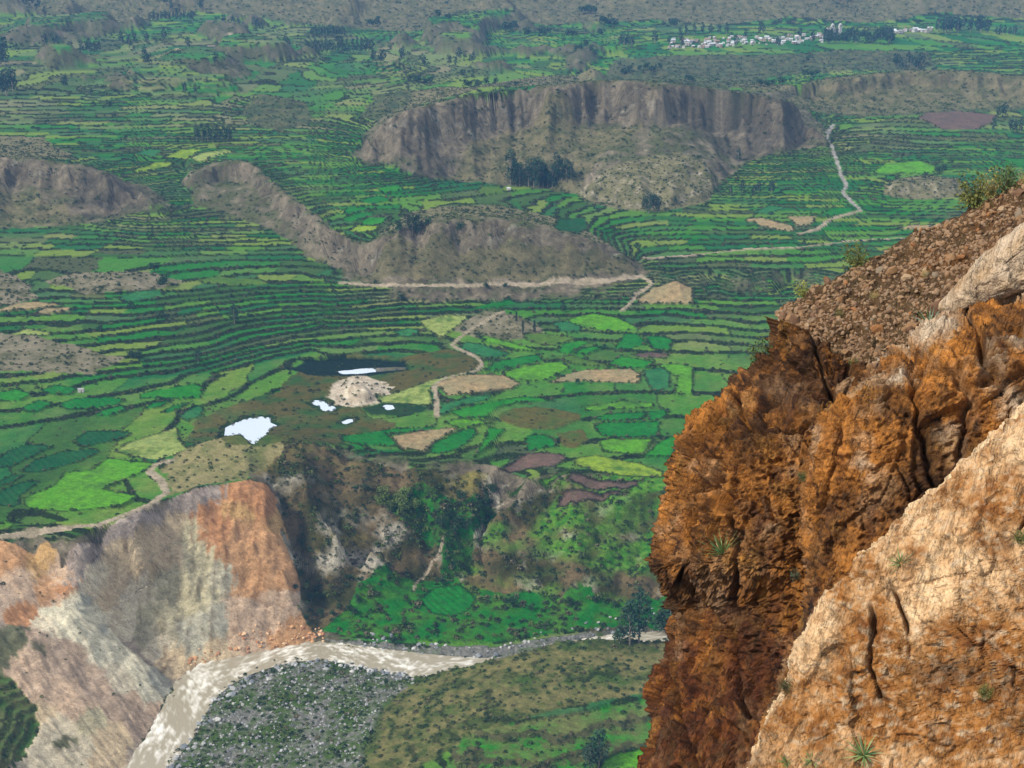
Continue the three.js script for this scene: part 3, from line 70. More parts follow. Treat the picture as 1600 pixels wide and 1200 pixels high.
const TREE_KINDS = [["euc","tall eucalyptus at the left end of the bluff grove, leftmost","eucalyptus grove below the big bluff"],["euc","tall eucalyptus at the left end of the bluff grove, second from the left","eucalyptus grove below the big bluff"],["euc","tall eucalyptus at the left end of the bluff grove, rightmost","eucalyptus grove below the big bluff"],["euc","dark eucalyptus in the grove below the big bluff, leftmost","eucalyptus grove below the big bluff"],["euc","dark eucalyptus in the grove below the big bluff, second from the left","eucalyptus grove below the big bluff"],["euc","dark eucalyptus in the grove below the big bluff, third from the left","eucalyptus grove below the big bluff"],["euc","dark eucalyptus in the grove below the big bluff, fourth from the left","eucalyptus grove below the big bluff"],["euc","dark eucalyptus in the grove below the big bluff, fifth from the left","eucalyptus grove below the big bluff"],["euc","dark eucalyptus in the grove below the big bluff, sixth from the left","eucalyptus grove below the big bluff"],["euc","dark eucalyptus in the grove below the big bluff, seventh from the left","eucalyptus grove below the big bluff"],["euc","dark eucalyptus in the grove below the big bluff, eighth from the left","eucalyptus grove below the big bluff"],["euc","dark eucalyptus in the grove below the big bluff, ninth from the left","eucalyptus grove below the big bluff"],["euc","dark eucalyptus in the grove below the big bluff, rightmost","eucalyptus grove below the big bluff"],["euc","dark tree in the small clump under the bluff mound, leftmost","clump under the bluff mound"],["euc","dark tree in the small clump under the bluff mound, second from the left","clump under the bluff mound"],["euc","dark tree in the small clump under the bluff mound, third from the left","clump under the bluff mound"],["euc","dark tree in the small clump under the bluff mound, rightmost","clump under the bluff mound"],["euc","lone slim tree right of the bluff mound",""],["euc","tall tree in the row behind the left bench fields, leftmost","row behind the bench fields"],["euc","tall tree in the row behind the left bench fields, second from the left","row behind the bench fields"],["euc","tall tree in the row behind the left bench fields, third from the left","row behind the bench fields"],["euc","tall tree in the row behind the left bench fields, fourth from the left","row behind the bench fields"],["euc","tall tree in the row behind the left bench fields, fifth from the left","row behind the bench fields"],["euc","tall tree in the row behind the left bench fields, sixth from the left","row behind the bench fields"],["euc","tall tree in the row behind the left bench fields, rightmost","row behind the bench fields"],["euc","dark tree on the left shoulder of the middle bluff, leftmost","trees on the middle bluff"],["euc","dark tree on the left shoulder of the middle bluff, second from the left","trees on the middle bluff"],["euc","dark tree on the left shoulder of the middle bluff, rightmost","trees on the middle bluff"],["round","low tree on the face of the middle bluff, leftmost","low trees on the middle bluff"],["round","low tree on the face of the middle bluff, second from the left","low trees on the middle bluff"],["round","low tree on the face of the middle bluff, rightmost","low trees on the middle bluff"],["cyp","leftmost and smallest of the three slim cypresses",""],["cyp","middle of the three slim cypresses",""],["cyp","rightmost of the three slim cypresses",""],["euc","lone tall tree on the left terraces",""],["round","upper big dark tree at the right end of the scrubby knoll",""],["round","lower big dark tree at the right end of the scrubby knoll",""],["round","left of two dark trees in the middle of the left terraces",""],["round","right of two dark trees in the middle of the left terraces",""],["euc","slim dark tree at the foot of the left terraces",""],["round","round dark bush among the left terraces, leftmost","bushes on the left terraces"],["round","round dark bush among the left terraces, second from the left","bushes on the left terraces"],["round","round dark bush among the left terraces, rightmost","bushes on the left terraces"],["round","round dark tree right above the cypress fields",""],["round","dark bush just below the dirt road, leftmost","bushes below the dirt road"],["round","dark bush just below the dirt road, second from the left","bushes below the dirt road"],["round","dark bush just below the dirt road, rightmost","bushes below the dirt road"],["round","low dark bush by the dry enclosure, leftmost","bushes by the dry enclosure"],["round","low dark bush by the dry enclosure, rightmost","bushes by the dry enclosure"],["euc","tree on the terraces right of the big bluff, leftmost","trees right of the big bluff"],["euc","tree on the terraces right of the big bluff, second from the left","trees right of the big bluff"],["euc","tree on the terraces right of the big bluff, third from the left","trees right of the big bluff"],["euc","tree on the terraces right of the big bluff, fourth from the left","trees right of the big bluff"],["euc","tree on the terraces right of the big bluff, fifth from the left","trees right of the big bluff"],["euc","tree on the terraces right of the big bluff, rightmost","trees right of the big bluff"],["round","bush on the terraces right of the big bluff",""],["euc","small dark tree at the right edge below the mesa, leftmost","trees at the right edge below the mesa"],["euc","small dark tree at the right edge below the mesa, second from the left","trees at the right edge below the mesa"],["euc","small dark tree at the right edge below the mesa, third from the left","trees at the right edge below the mesa"],["euc","small dark tree at the right edge below the mesa, fourth from the left","trees at the right edge below the mesa"],["euc","small dark tree at the right edge below the mesa, fifth from the left","trees at the right edge below the mesa"],["euc","small dark tree at the right edge below the mesa, rightmost","trees at the right edge below the mesa"],["round","small tree by the bare brown hump on the right, leftmost","trees by the bare hump"],["round","small tree by the bare brown hump on the right, rightmost","trees by the bare hump"],["euc","tall tree on the spur above the river beside the crag, leftmost","trees on the river spur"],["euc","tall tree on the spur above the river beside the crag, rightmost","trees on the river spur"],["round","low dark tree beside the tall trees on the river spur",""],["round","dark tree half hidden behind the crag, leftmost","trees behind the crag"],["round","dark tree half hidden behind the crag, rightmost","trees behind the crag"],["euc","feathery tree at the bottom edge near the crag, leftmost","trees at the bottom edge"],["euc","feathery tree at the bottom edge near the crag, rightmost","trees at the bottom edge"],["round","large round bush on the green river floor",""],["round","dark bush on the green river floor, leftmost","bushes on the river floor"],["round","dark bush on the green river floor, second from the left","bushes on the river floor"],["round","dark bush on the green river floor, third from the left","bushes on the river floor"],["round","dark bush on the green river floor, fourth from the left","bushes on the river floor"],["round","dark bush on the green river floor, fifth from the left","bushes on the river floor"],["round","dark bush on the green river floor, sixth from the left","bushes on the river floor"],["round","dark bush on the green river floor, seventh from the left","bushes on the river floor"],["round","dark bush on the green river floor, eighth from the left","bushes on the river floor"],["round","dark bush on the green river floor, rightmost","bushes on the river floor"],["light","light green bushy tree in the scrub ravine, leftmost","light trees in the ravine"],["light","light green bushy tree in the scrub ravine, second from the left","light trees in the ravine"],["light","light green bushy tree in the scrub ravine, third from the left","light trees in the ravine"],["light","light green bushy tree in the scrub ravine, fourth from the left","light trees in the ravine"],["light","light green bushy tree in the scrub ravine, fifth from the left","light trees in the ravine"],["light","light green bushy tree in the scrub ravine, sixth from the left","light trees in the ravine"],["light","light green bushy tree in the scrub ravine, rightmost","light trees in the ravine"],["round","dark bushy tree in the ravine, leftmost","dark trees in the ravine"],["round","dark bushy tree in the ravine, second from the left","dark trees in the ravine"],["round","dark bushy tree in the ravine, third from the left","dark trees in the ravine"],["round","dark bushy tree in the ravine, fourth from the left","dark trees in the ravine"],["round","dark bushy tree in the ravine, fifth from the left","dark trees in the ravine"],["round","dark bushy tree in the ravine, sixth from the left","dark trees in the ravine"],["round","dark bushy tree in the ravine, seventh from the left","dark trees in the ravine"],["round","dark bushy tree in the ravine, eighth from the left","dark trees in the ravine"],["round","dark bushy tree in the ravine, rightmost","dark trees in the ravine"],["round","dark bush on the scrubby gully hill, leftmost","bushes on the gully hill"],["round","dark bush on the scrubby gully hill, second from the left","bushes on the gully hill"],["round","dark bush on the scrubby gully hill, third from the left","bushes on the gully hill"],["round","dark bush on the scrubby gully hill, fourth from the left","bushes on the gully hill"],["round","dark bush on the scrubby gully hill, fifth from the left","bushes on the gully hill"],["round","dark bush on the scrubby gully hill, sixth from the left","bushes on the gully hill"],["round","dark bush on the scrubby gully hill, seventh from the left","bushes on the gully hill"],["round","dark bush on the scrubby gully hill, rightmost","bushes on the gully hill"],["euc","dark tree in the clump at the left edge far away, leftmost","clump at the far left edge"],["euc","dark tree in the clump at the left edge far away, second from the left","clump at the far left edge"],["euc","dark tree in the clump at the left edge far away, third from the left","clump at the far left edge"],["euc","dark tree in the clump at the left edge far away, fourth from the left","clump at the far left edge"],["euc","dark tree in the clump at the left edge far away, fifth from the left","clump at the far left edge"],["euc","dark tree in the clump at the left edge far away, rightmost","clump at the far left edge"],["euc","small tree on the highest of the far left terraces, leftmost","distant trees over the far left terraces"],["euc","small tree on the highest of the far left terraces, second from the left","distant trees over the far left terraces"],["euc","small tree on the highest of the far left terraces, third from the left","distant trees over the far left terraces"],["euc","small tree on the highest of the far left terraces, fourth from the left","distant trees over the far left terraces"],["euc","small tree on the highest of the far left terraces, fifth from the left","distant trees over the far left terraces"],["euc","small tree on the highest of the far left terraces, sixth from the left","distant trees over the far left terraces"],["euc","small tree on the highest of the far left terraces, seventh from the left","distant trees over the far left terraces"],["euc","small tree on the highest of the far left terraces, eighth from the left","distant trees over the far left terraces"],["euc","small tree on the highest of the far left terraces, ninth from the left","distant trees over the far left terraces"],["euc","small tree on the highest of the far left terraces, rightmost","distant trees over the far left terraces"],["euc","small tree on the middle of the far left terraces, leftmost","distant trees over the far left terraces"],["euc","small tree on the middle of the far left terraces, second from the left","distant trees over the far left terraces"],["euc","small tree on the middle of the far left terraces, third from the left","distant trees over the far left terraces"],["euc","small tree on the middle of the far left terraces, fourth from the left","distant trees over the far left terraces"],["euc","small tree on the middle of the far left terraces, fifth from the left","distant trees over the far left terraces"],["euc","small tree on the middle of the far left terraces, sixth from the left","distant trees over the far left terraces"],["euc","small tree on the middle of the far left terraces, seventh from the left","distant trees over the far left terraces"],["euc","small tree on the middle of the far left terraces, eighth from the left","distant trees over the far left terraces"],["euc","small tree on the middle of the far left terraces, ninth from the left","distant trees over the far left terraces"],["euc","small tree on the middle of the far left terraces, rightmost","distant trees over the far left terraces"],["euc","small tree on the lowest of the far left terraces, leftmost","distant trees over the far left terraces"],["euc","small tree on the lowest of the far left terraces, second from the left","distant trees over the far left terraces"],["euc","small tree on the lowest of the far left terraces, third from the left","distant trees over the far left terraces"],["euc","small tree on the lowest of the far left terraces, fourth from the left","distant trees over the far left terraces"],["euc","small tree on the lowest of the far left terraces, fifth from the left","distant trees over the far left terraces"],["euc","small tree on the lowest of the far left terraces, sixth from the left","distant trees over the far left terraces"],["euc","small tree on the lowest of the far left terraces, seventh from the left","distant trees over the far left terraces"],["euc","small tree on the lowest of the far left terraces, eighth from the left","distant trees over the far left terraces"],["euc","small tree on the lowest of the far left terraces, ninth from the left","distant trees over the far left terraces"],["euc","small tree on the lowest of the far left terraces, rightmost","distant trees over the far left terraces"],["round","single dark bush tree by the far left path",""],["euc","tree in the distant row on the upper left hillside, leftmost","distant upper left row"],["euc","tree in the distant row on the upper left hillside, second from the left","distant upper left row"],["euc","tree in the distant row on the upper left hillside, third from the left","distant upper left row"],["euc","tree in the distant row on the upper left hillside, fourth from the left","distant upper left row"],["euc","tree in the distant row on the upper left hillside, fifth from the left","distant upper left row"],["euc","tree in the distant row on the upper left hillside, sixth from the left","distant upper left row"],["euc","tree in the distant row on the upper left hillside, seventh from the left","distant upper left row"],["euc","tree in the distant row on the upper left hillside, rightmost","distant upper left row"],["euc","tree in the long dark grove on the upper left terraces, leftmost","long upper left grove"],["euc","tree in the long dark grove on the upper left terraces, second from the left","long upper left grove"],["euc","tree in the long dark grove on the upper left terraces, third from the left","long upper left grove"],["euc","tree in the long dark grove on the upper left terraces, fourth from the left","long upper left grove"],["euc","tree in the long dark grove on the upper left terraces, fifth from the left","long upper left grove"],["euc","tree in the long dark grove on the upper left terraces, sixth from the left","long upper left grove"],["euc","tree in the long dark grove on the upper left terraces, seventh from the left","long upper left grove"],["euc","tree in the long dark grove on the upper left terraces, eighth from the left","long upper left grove"],["euc","tree in the long dark grove on the upper left terraces, ninth from the left","long upper left grove"],["euc","tree in the long dark grove on the upper left terraces, tenth from the left","long upper left grove"],["euc","tree in the long dark grove on the upper left terraces, eleventh from the left","long upper left grove"],["euc","tree in the long dark grove on the upper left terraces, rightmost","long upper left grove"],["euc","tree in the dark belt above the far middle fields, leftmost","dark belt above the far middle fields"],["euc","tree in the dark belt above the far middle fields, second from the left","dark belt above the far middle fields"],["euc","tree in the dark belt above the far middle fields, third from the left","dark belt above the far middle fields"],["euc","tree in the dark belt above the far middle fields, fourth from the left","dark belt above the far middle fields"],["euc","tree in the dark belt above the far middle fields, fifth from the left","dark belt above the far middle fields"],["euc","tree in the dark belt above the far middle fields, sixth from the left","dark belt above the far middle fields"],["euc","tree in the dark belt above the far middle fields, seventh from the left","dark belt above the far middle fields"],["euc","tree in the dark belt above the far middle fields, eighth from the left","dark belt above the far middle fields"],["euc","tree in the dark belt above the far middle fields, ninth from the left","dark belt above the far middle fields"],["euc","tree in the dark belt above the far middle fields, tenth from the left","dark belt above the far middle fields"],["euc","tree in the dark belt above the far middle fields, eleventh from the left","dark belt above the far middle fields"],["euc","tree in the dark belt above the far middle fields, twelfth from the left","dark belt above the far middle fields"],["euc","tree in the dark belt above the far middle fields, thirteenth from the left","dark belt above the far middle fields"],["euc","tree in the dark belt above the far middle fields, fourteenth from the left","dark belt above the far middle fields"],["euc","tree in the dark belt above the far middle fields, fifteenth from the left","dark belt above the far middle fields"],["euc","tree in the dark belt above the far middle fields, sixteenth from the left","dark belt above the far middle fields"],["euc","tree in the dark belt above the far middle fields, seventeenth from the left","dark belt above the far middle fields"],["euc","tree in the dark belt above the far middle fields, eighteenth from the left","dark belt above the far middle fields"],["euc","tree in the dark belt above the far middle fields, nineteenth from the left","dark belt above the far middle fields"],["euc","tree in the dark belt above the far middle fields, rightmost","dark belt above the far middle fields"],["euc","tree in the small distant grove left of far hill, leftmost","small distant grove"],["euc","tree in the small distant grove left of far hill, second from the left","small distant grove"],["euc","tree in the small distant grove left of far hill, third from the left","small distant grove"],["euc","tree in the small distant grove left of far hill, fourth from the left","small distant grove"],["euc","tree in the small distant grove left of far hill, fifth from the left","small distant grove"],["euc","tree in the small distant grove left of far hill, sixth from the left","small distant grove"],["euc","tree in the small distant grove left of far hill, seventh from the left","small distant grove"],["euc","tree in the small distant grove left of far hill, eighth from the left","small distant grove"],["euc","tree in the small distant grove left of far hill, ninth from the left","small distant grove"],["euc","tree in the small distant grove left of far hill, tenth from the left","small distant grove"],["euc","tree in the small distant grove left of far hill, eleventh from the left","small distant grove"],["euc","tree in the small distant grove left of far hill, rightmost","small distant grove"],["euc","distant tree among the far middle fields, leftmost","distant trees in the far middle fields"],["euc","distant tree among the far middle fields, second from the left","distant trees in the far middle fields"],["euc","distant tree among the far middle fields, third from the left","distant trees in the far middle fields"],["euc","distant tree among the far middle fields, fourth from the left","distant trees in the far middle fields"],["euc","distant tree among the far middle fields, fifth from the left","distant trees in the far middle fields"],["euc","distant tree among the far middle fields, sixth from the left","distant trees in the far middle fields"],["euc","distant tree among the far middle fields, seventh from the left","distant trees in the far middle fields"],["euc","distant tree among the far middle fields, eighth from the left","distant trees in the far middle fields"],["euc","distant tree among the far middle fields, ninth from the left","distant trees in the far middle fields"],["euc","distant tree among the far middle fields, tenth from the left","distant trees in the far middle fields"],["euc","distant tree among the far middle fields, rightmost","distant trees in the far middle fields"],["round","far tree at the foot of the far hills","far trees at the hill foot"],["euc","distant dark tree left of the village, leftmost","dark clump left of the village"],["euc","distant dark tree left of the village, second from the left","dark clump left of the village"],["euc","distant dark tree left of the village, third from the left","dark clump left of the village"],["euc","distant dark tree left of the village, fourth from the left","dark clump left of the village"],["euc","distant dark tree left of the village, fifth from the left","dark clump left of the village"],["euc","distant dark tree left of the village, rightmost","dark clump left of the village"],["round","small tree behind the big bluff, leftmost","small trees behind the big bluff"],["round","small tree behind the big bluff, second from the left","small trees behind the big bluff"],["round","small tree behind the big bluff, third from the left","small trees behind the big bluff"],["round","small tree behind the big bluff, fourth from the left","small trees behind the big bluff"],["round","small tree behind the big bluff, fifth from the left","small trees behind the big bluff"],["round","small tree behind the big bluff, sixth from the left","small trees behind the big bluff"],["round","small tree behind the big bluff, seventh from the left","small trees behind the big bluff"],["round","small tree behind the big bluff, eighth from the left","small trees behind the big bluff"],["round","small tree behind the big bluff, ninth from the left","small trees behind the big bluff"],["round","small tree behind the big bluff, tenth from the left","small trees behind the big bluff"],["round","small tree behind the big bluff, eleventh from the left","small trees behind the big bluff"],["round","small tree behind the big bluff, twelfth from the left","small trees behind the big bluff"],["round","small tree behind the big bluff, thirteenth from the left","small trees behind the big bluff"],["round","small tree behind the big bluff, fourteenth from the left","small trees behind the big bluff"],["round","small tree behind the big bluff, fifteenth from the left","small trees behind the big bluff"],["round","small tree behind the big bluff, sixteenth from the left","small trees behind the big bluff"],["round","small tree behind the big bluff, rightmost","small trees behind the big bluff"],["euc","tree beside the distant white village, leftmost","trees beside the village"],["euc","tree beside the distant white village, second from the left","trees beside the village"],["euc","tree beside the distant white village, third from the left","trees beside the village"],["euc","tree beside the distant white village, fourth from the left","trees beside the village"],["euc","tree beside the distant white village, fifth from the left","trees beside the village"],["euc","tree beside the distant white village, sixth from the left","trees beside the village"],["euc","tree beside the distant white village, seventh from the left","trees beside the village"],["euc","tree beside the distant white village, eighth from the left","trees beside the village"],["euc","tree beside the distant white village, ninth from the left","trees beside the village"],["euc","tree beside the distant white village, tenth from the left","trees beside the village"],["euc","tree beside the distant white village, eleventh from the left","trees beside the village"],["euc","tree beside the distant white village, twelfth from the left","trees beside the village"],["euc","tree beside the distant white village, thirteenth from the left","trees beside the village"],["euc","tree beside the distant white village, fourteenth from the left","trees beside the village"],["euc","tree beside the distant white village, fifteenth from the left","trees beside the village"],["euc","tree beside the distant white village, rightmost","trees beside the village"],["round","tree in the dense wood right of the church towers, leftmost","dense village wood"],["round","tree in the dense wood right of the church towers, second from the left","dense village wood"],["round","tree in the dense wood right of the church towers, third from the left","dense village wood"],["round","tree in the dense wood right of the church towers, fourth from the left","dense village wood"],["round","tree in the dense wood right of the church towers, fifth from the left","dense village wood"],["round","tree in the dense wood right of the church towers, sixth from the left","dense village wood"],["round","tree in the dense wood right of the church towers, seventh from the left","dense village wood"],["round","tree in the dense wood right of the church towers, eighth from the left","dense village wood"],["round","tree in the dense wood right of the church towers, ninth from the left","dense village wood"],["round","tree in the dense wood right of the church towers, tenth from the left","dense village wood"],["round","tree in the dense wood right of the church towers, eleventh from the left","dense village wood"],["round","tree in the dense wood right of the church towers, twelfth from the left","dense village wood"],["round","tree in the dense wood right of the church towers, thirteenth from the left","dense village wood"],["round","tree in the dense wood right of the church towers, fourteenth from the left","dense village wood"],["round","tree in the dense wood right of the church towers, rightmost","dense village wood"],["euc","tree in the dense wood right of the church towers","dense village wood"],["euc","tree in the wood right of the small hamlet, leftmost","wood right of the hamlet"],["euc","tree in the wood right of the small hamlet, second from the left","wood right of the hamlet"],["euc","tree in the wood right of the small hamlet, third from the left","wood right of the hamlet"],["euc","tree in the wood right of the small hamlet, fourth from the left","wood right of the hamlet"],["euc","tree in the wood right of the small hamlet, fifth from the left","wood right of the hamlet"],["euc","tree in the wood right of the small hamlet, sixth from the left","wood right of the hamlet"],["euc","tree in the wood right of the small hamlet, seventh from the left","wood right of the hamlet"],["euc","tree in the wood right of the small hamlet, eighth from the left","wood right of the hamlet"],["euc","tree in the wood right of the small hamlet, ninth from the left","wood right of the hamlet"],["euc","tree in the wood right of the small hamlet, tenth from the left","wood right of the hamlet"],["euc","tree in the wood right of the small hamlet, eleventh from the left","wood right of the hamlet"],["euc","tree in the wood right of the small hamlet, twelfth from the left","wood right of the hamlet"],["euc","tree in the wood right of the small hamlet, thirteenth from the left","wood right of the hamlet"],["euc","tree in the wood right of the small hamlet, fourteenth from the left","wood right of the hamlet"],["euc","tree in the wood right of the small hamlet, fifteenth from the left","wood right of the hamlet"],["euc","tree in the wood right of the small hamlet, sixteenth from the left","wood right of the hamlet"],["euc","tree in the wood right of the small hamlet, seventeenth from the left","wood right of the hamlet"],["euc","tree in the wood right of the small hamlet, rightmost","wood right of the hamlet"],["euc","distant tree at the far right edge, leftmost","distant trees at the far right"],["euc","distant tree at the far right edge, second from the left","distant trees at the far right"],["euc","distant tree at the far right edge, third from the left","distant trees at the far right"],["euc","distant tree at the far right edge, fourth from the left","distant trees at the far right"],["euc","distant tree at the far right edge, rightmost","distant trees at the far right"],["euc","tree in the dark patch on the slope below the village, leftmost","dark patch below the village"],["euc","tree in the dark patch on the slope below the village, second from the left","dark patch below the village"],["euc","tree in the dark patch on the slope below the village, third from the left","dark patch below the village"],["euc","tree in the dark patch on the slope below the village, fourth from the left","dark patch below the village"],["euc","tree in the dark patch on the slope below the village, fifth from the left","dark patch below the village"],["euc","tree in the dark patch on the slope below the village, sixth from the left","dark patch below the village"],["euc","tree in the dark patch on the slope below the village, seventh from the left","dark patch below the village"],["euc","tree in the dark patch on the slope below the village, eighth from the left","dark patch below the village"],["euc","tree in the dark patch on the slope below the village, ninth from the left","dark patch below the village"],["euc","tree in the dark patch on the slope below the village, rightmost","dark patch below the village"],["round","tree on the slope behind the bluff and mesa, leftmost","trees behind the bluff and mesa"],["round","tree on the slope behind the bluff and mesa, second from the left","trees behind the bluff and mesa"],["round","tree on the slope behind the bluff and mesa, third from the left","trees behind the bluff and mesa"],["round","tree on the slope behind the bluff and mesa, fourth from the left","trees behind the bluff and mesa"],["round","tree on the slope behind the bluff and mesa, fifth from the left","trees behind the bluff and mesa"],["round","tree on the slope behind the bluff and mesa, sixth from the left","trees behind the bluff and mesa"],["round","tree on the slope behind the bluff and mesa, seventh from the left","trees behind the bluff and mesa"],["round","tree on the slope behind the bluff and mesa, eighth from the left","trees behind the bluff and mesa"],["round","tree on the slope behind the bluff and mesa, ninth from the left","trees behind the bluff and mesa"],["round","tree on the slope behind the bluff and mesa, tenth from the left","trees behind the bluff and mesa"],["round","tree on the slope behind the bluff and mesa, eleventh from the left","trees behind the bluff and mesa"],["round","tree on the slope behind the bluff and mesa, twelfth from the left","trees behind the bluff and mesa"],["round","tree on the slope behind the bluff and mesa, thirteenth from the left","trees behind the bluff and mesa"],["round","tree on the slope behind the bluff and mesa, fourteenth from the left","trees behind the bluff and mesa"],["round","tree on the slope behind the bluff and mesa, fifteenth from the left","trees behind the bluff and mesa"],["round","tree on the slope behind the bluff and mesa, rightmost","trees behind the bluff and mesa"]];
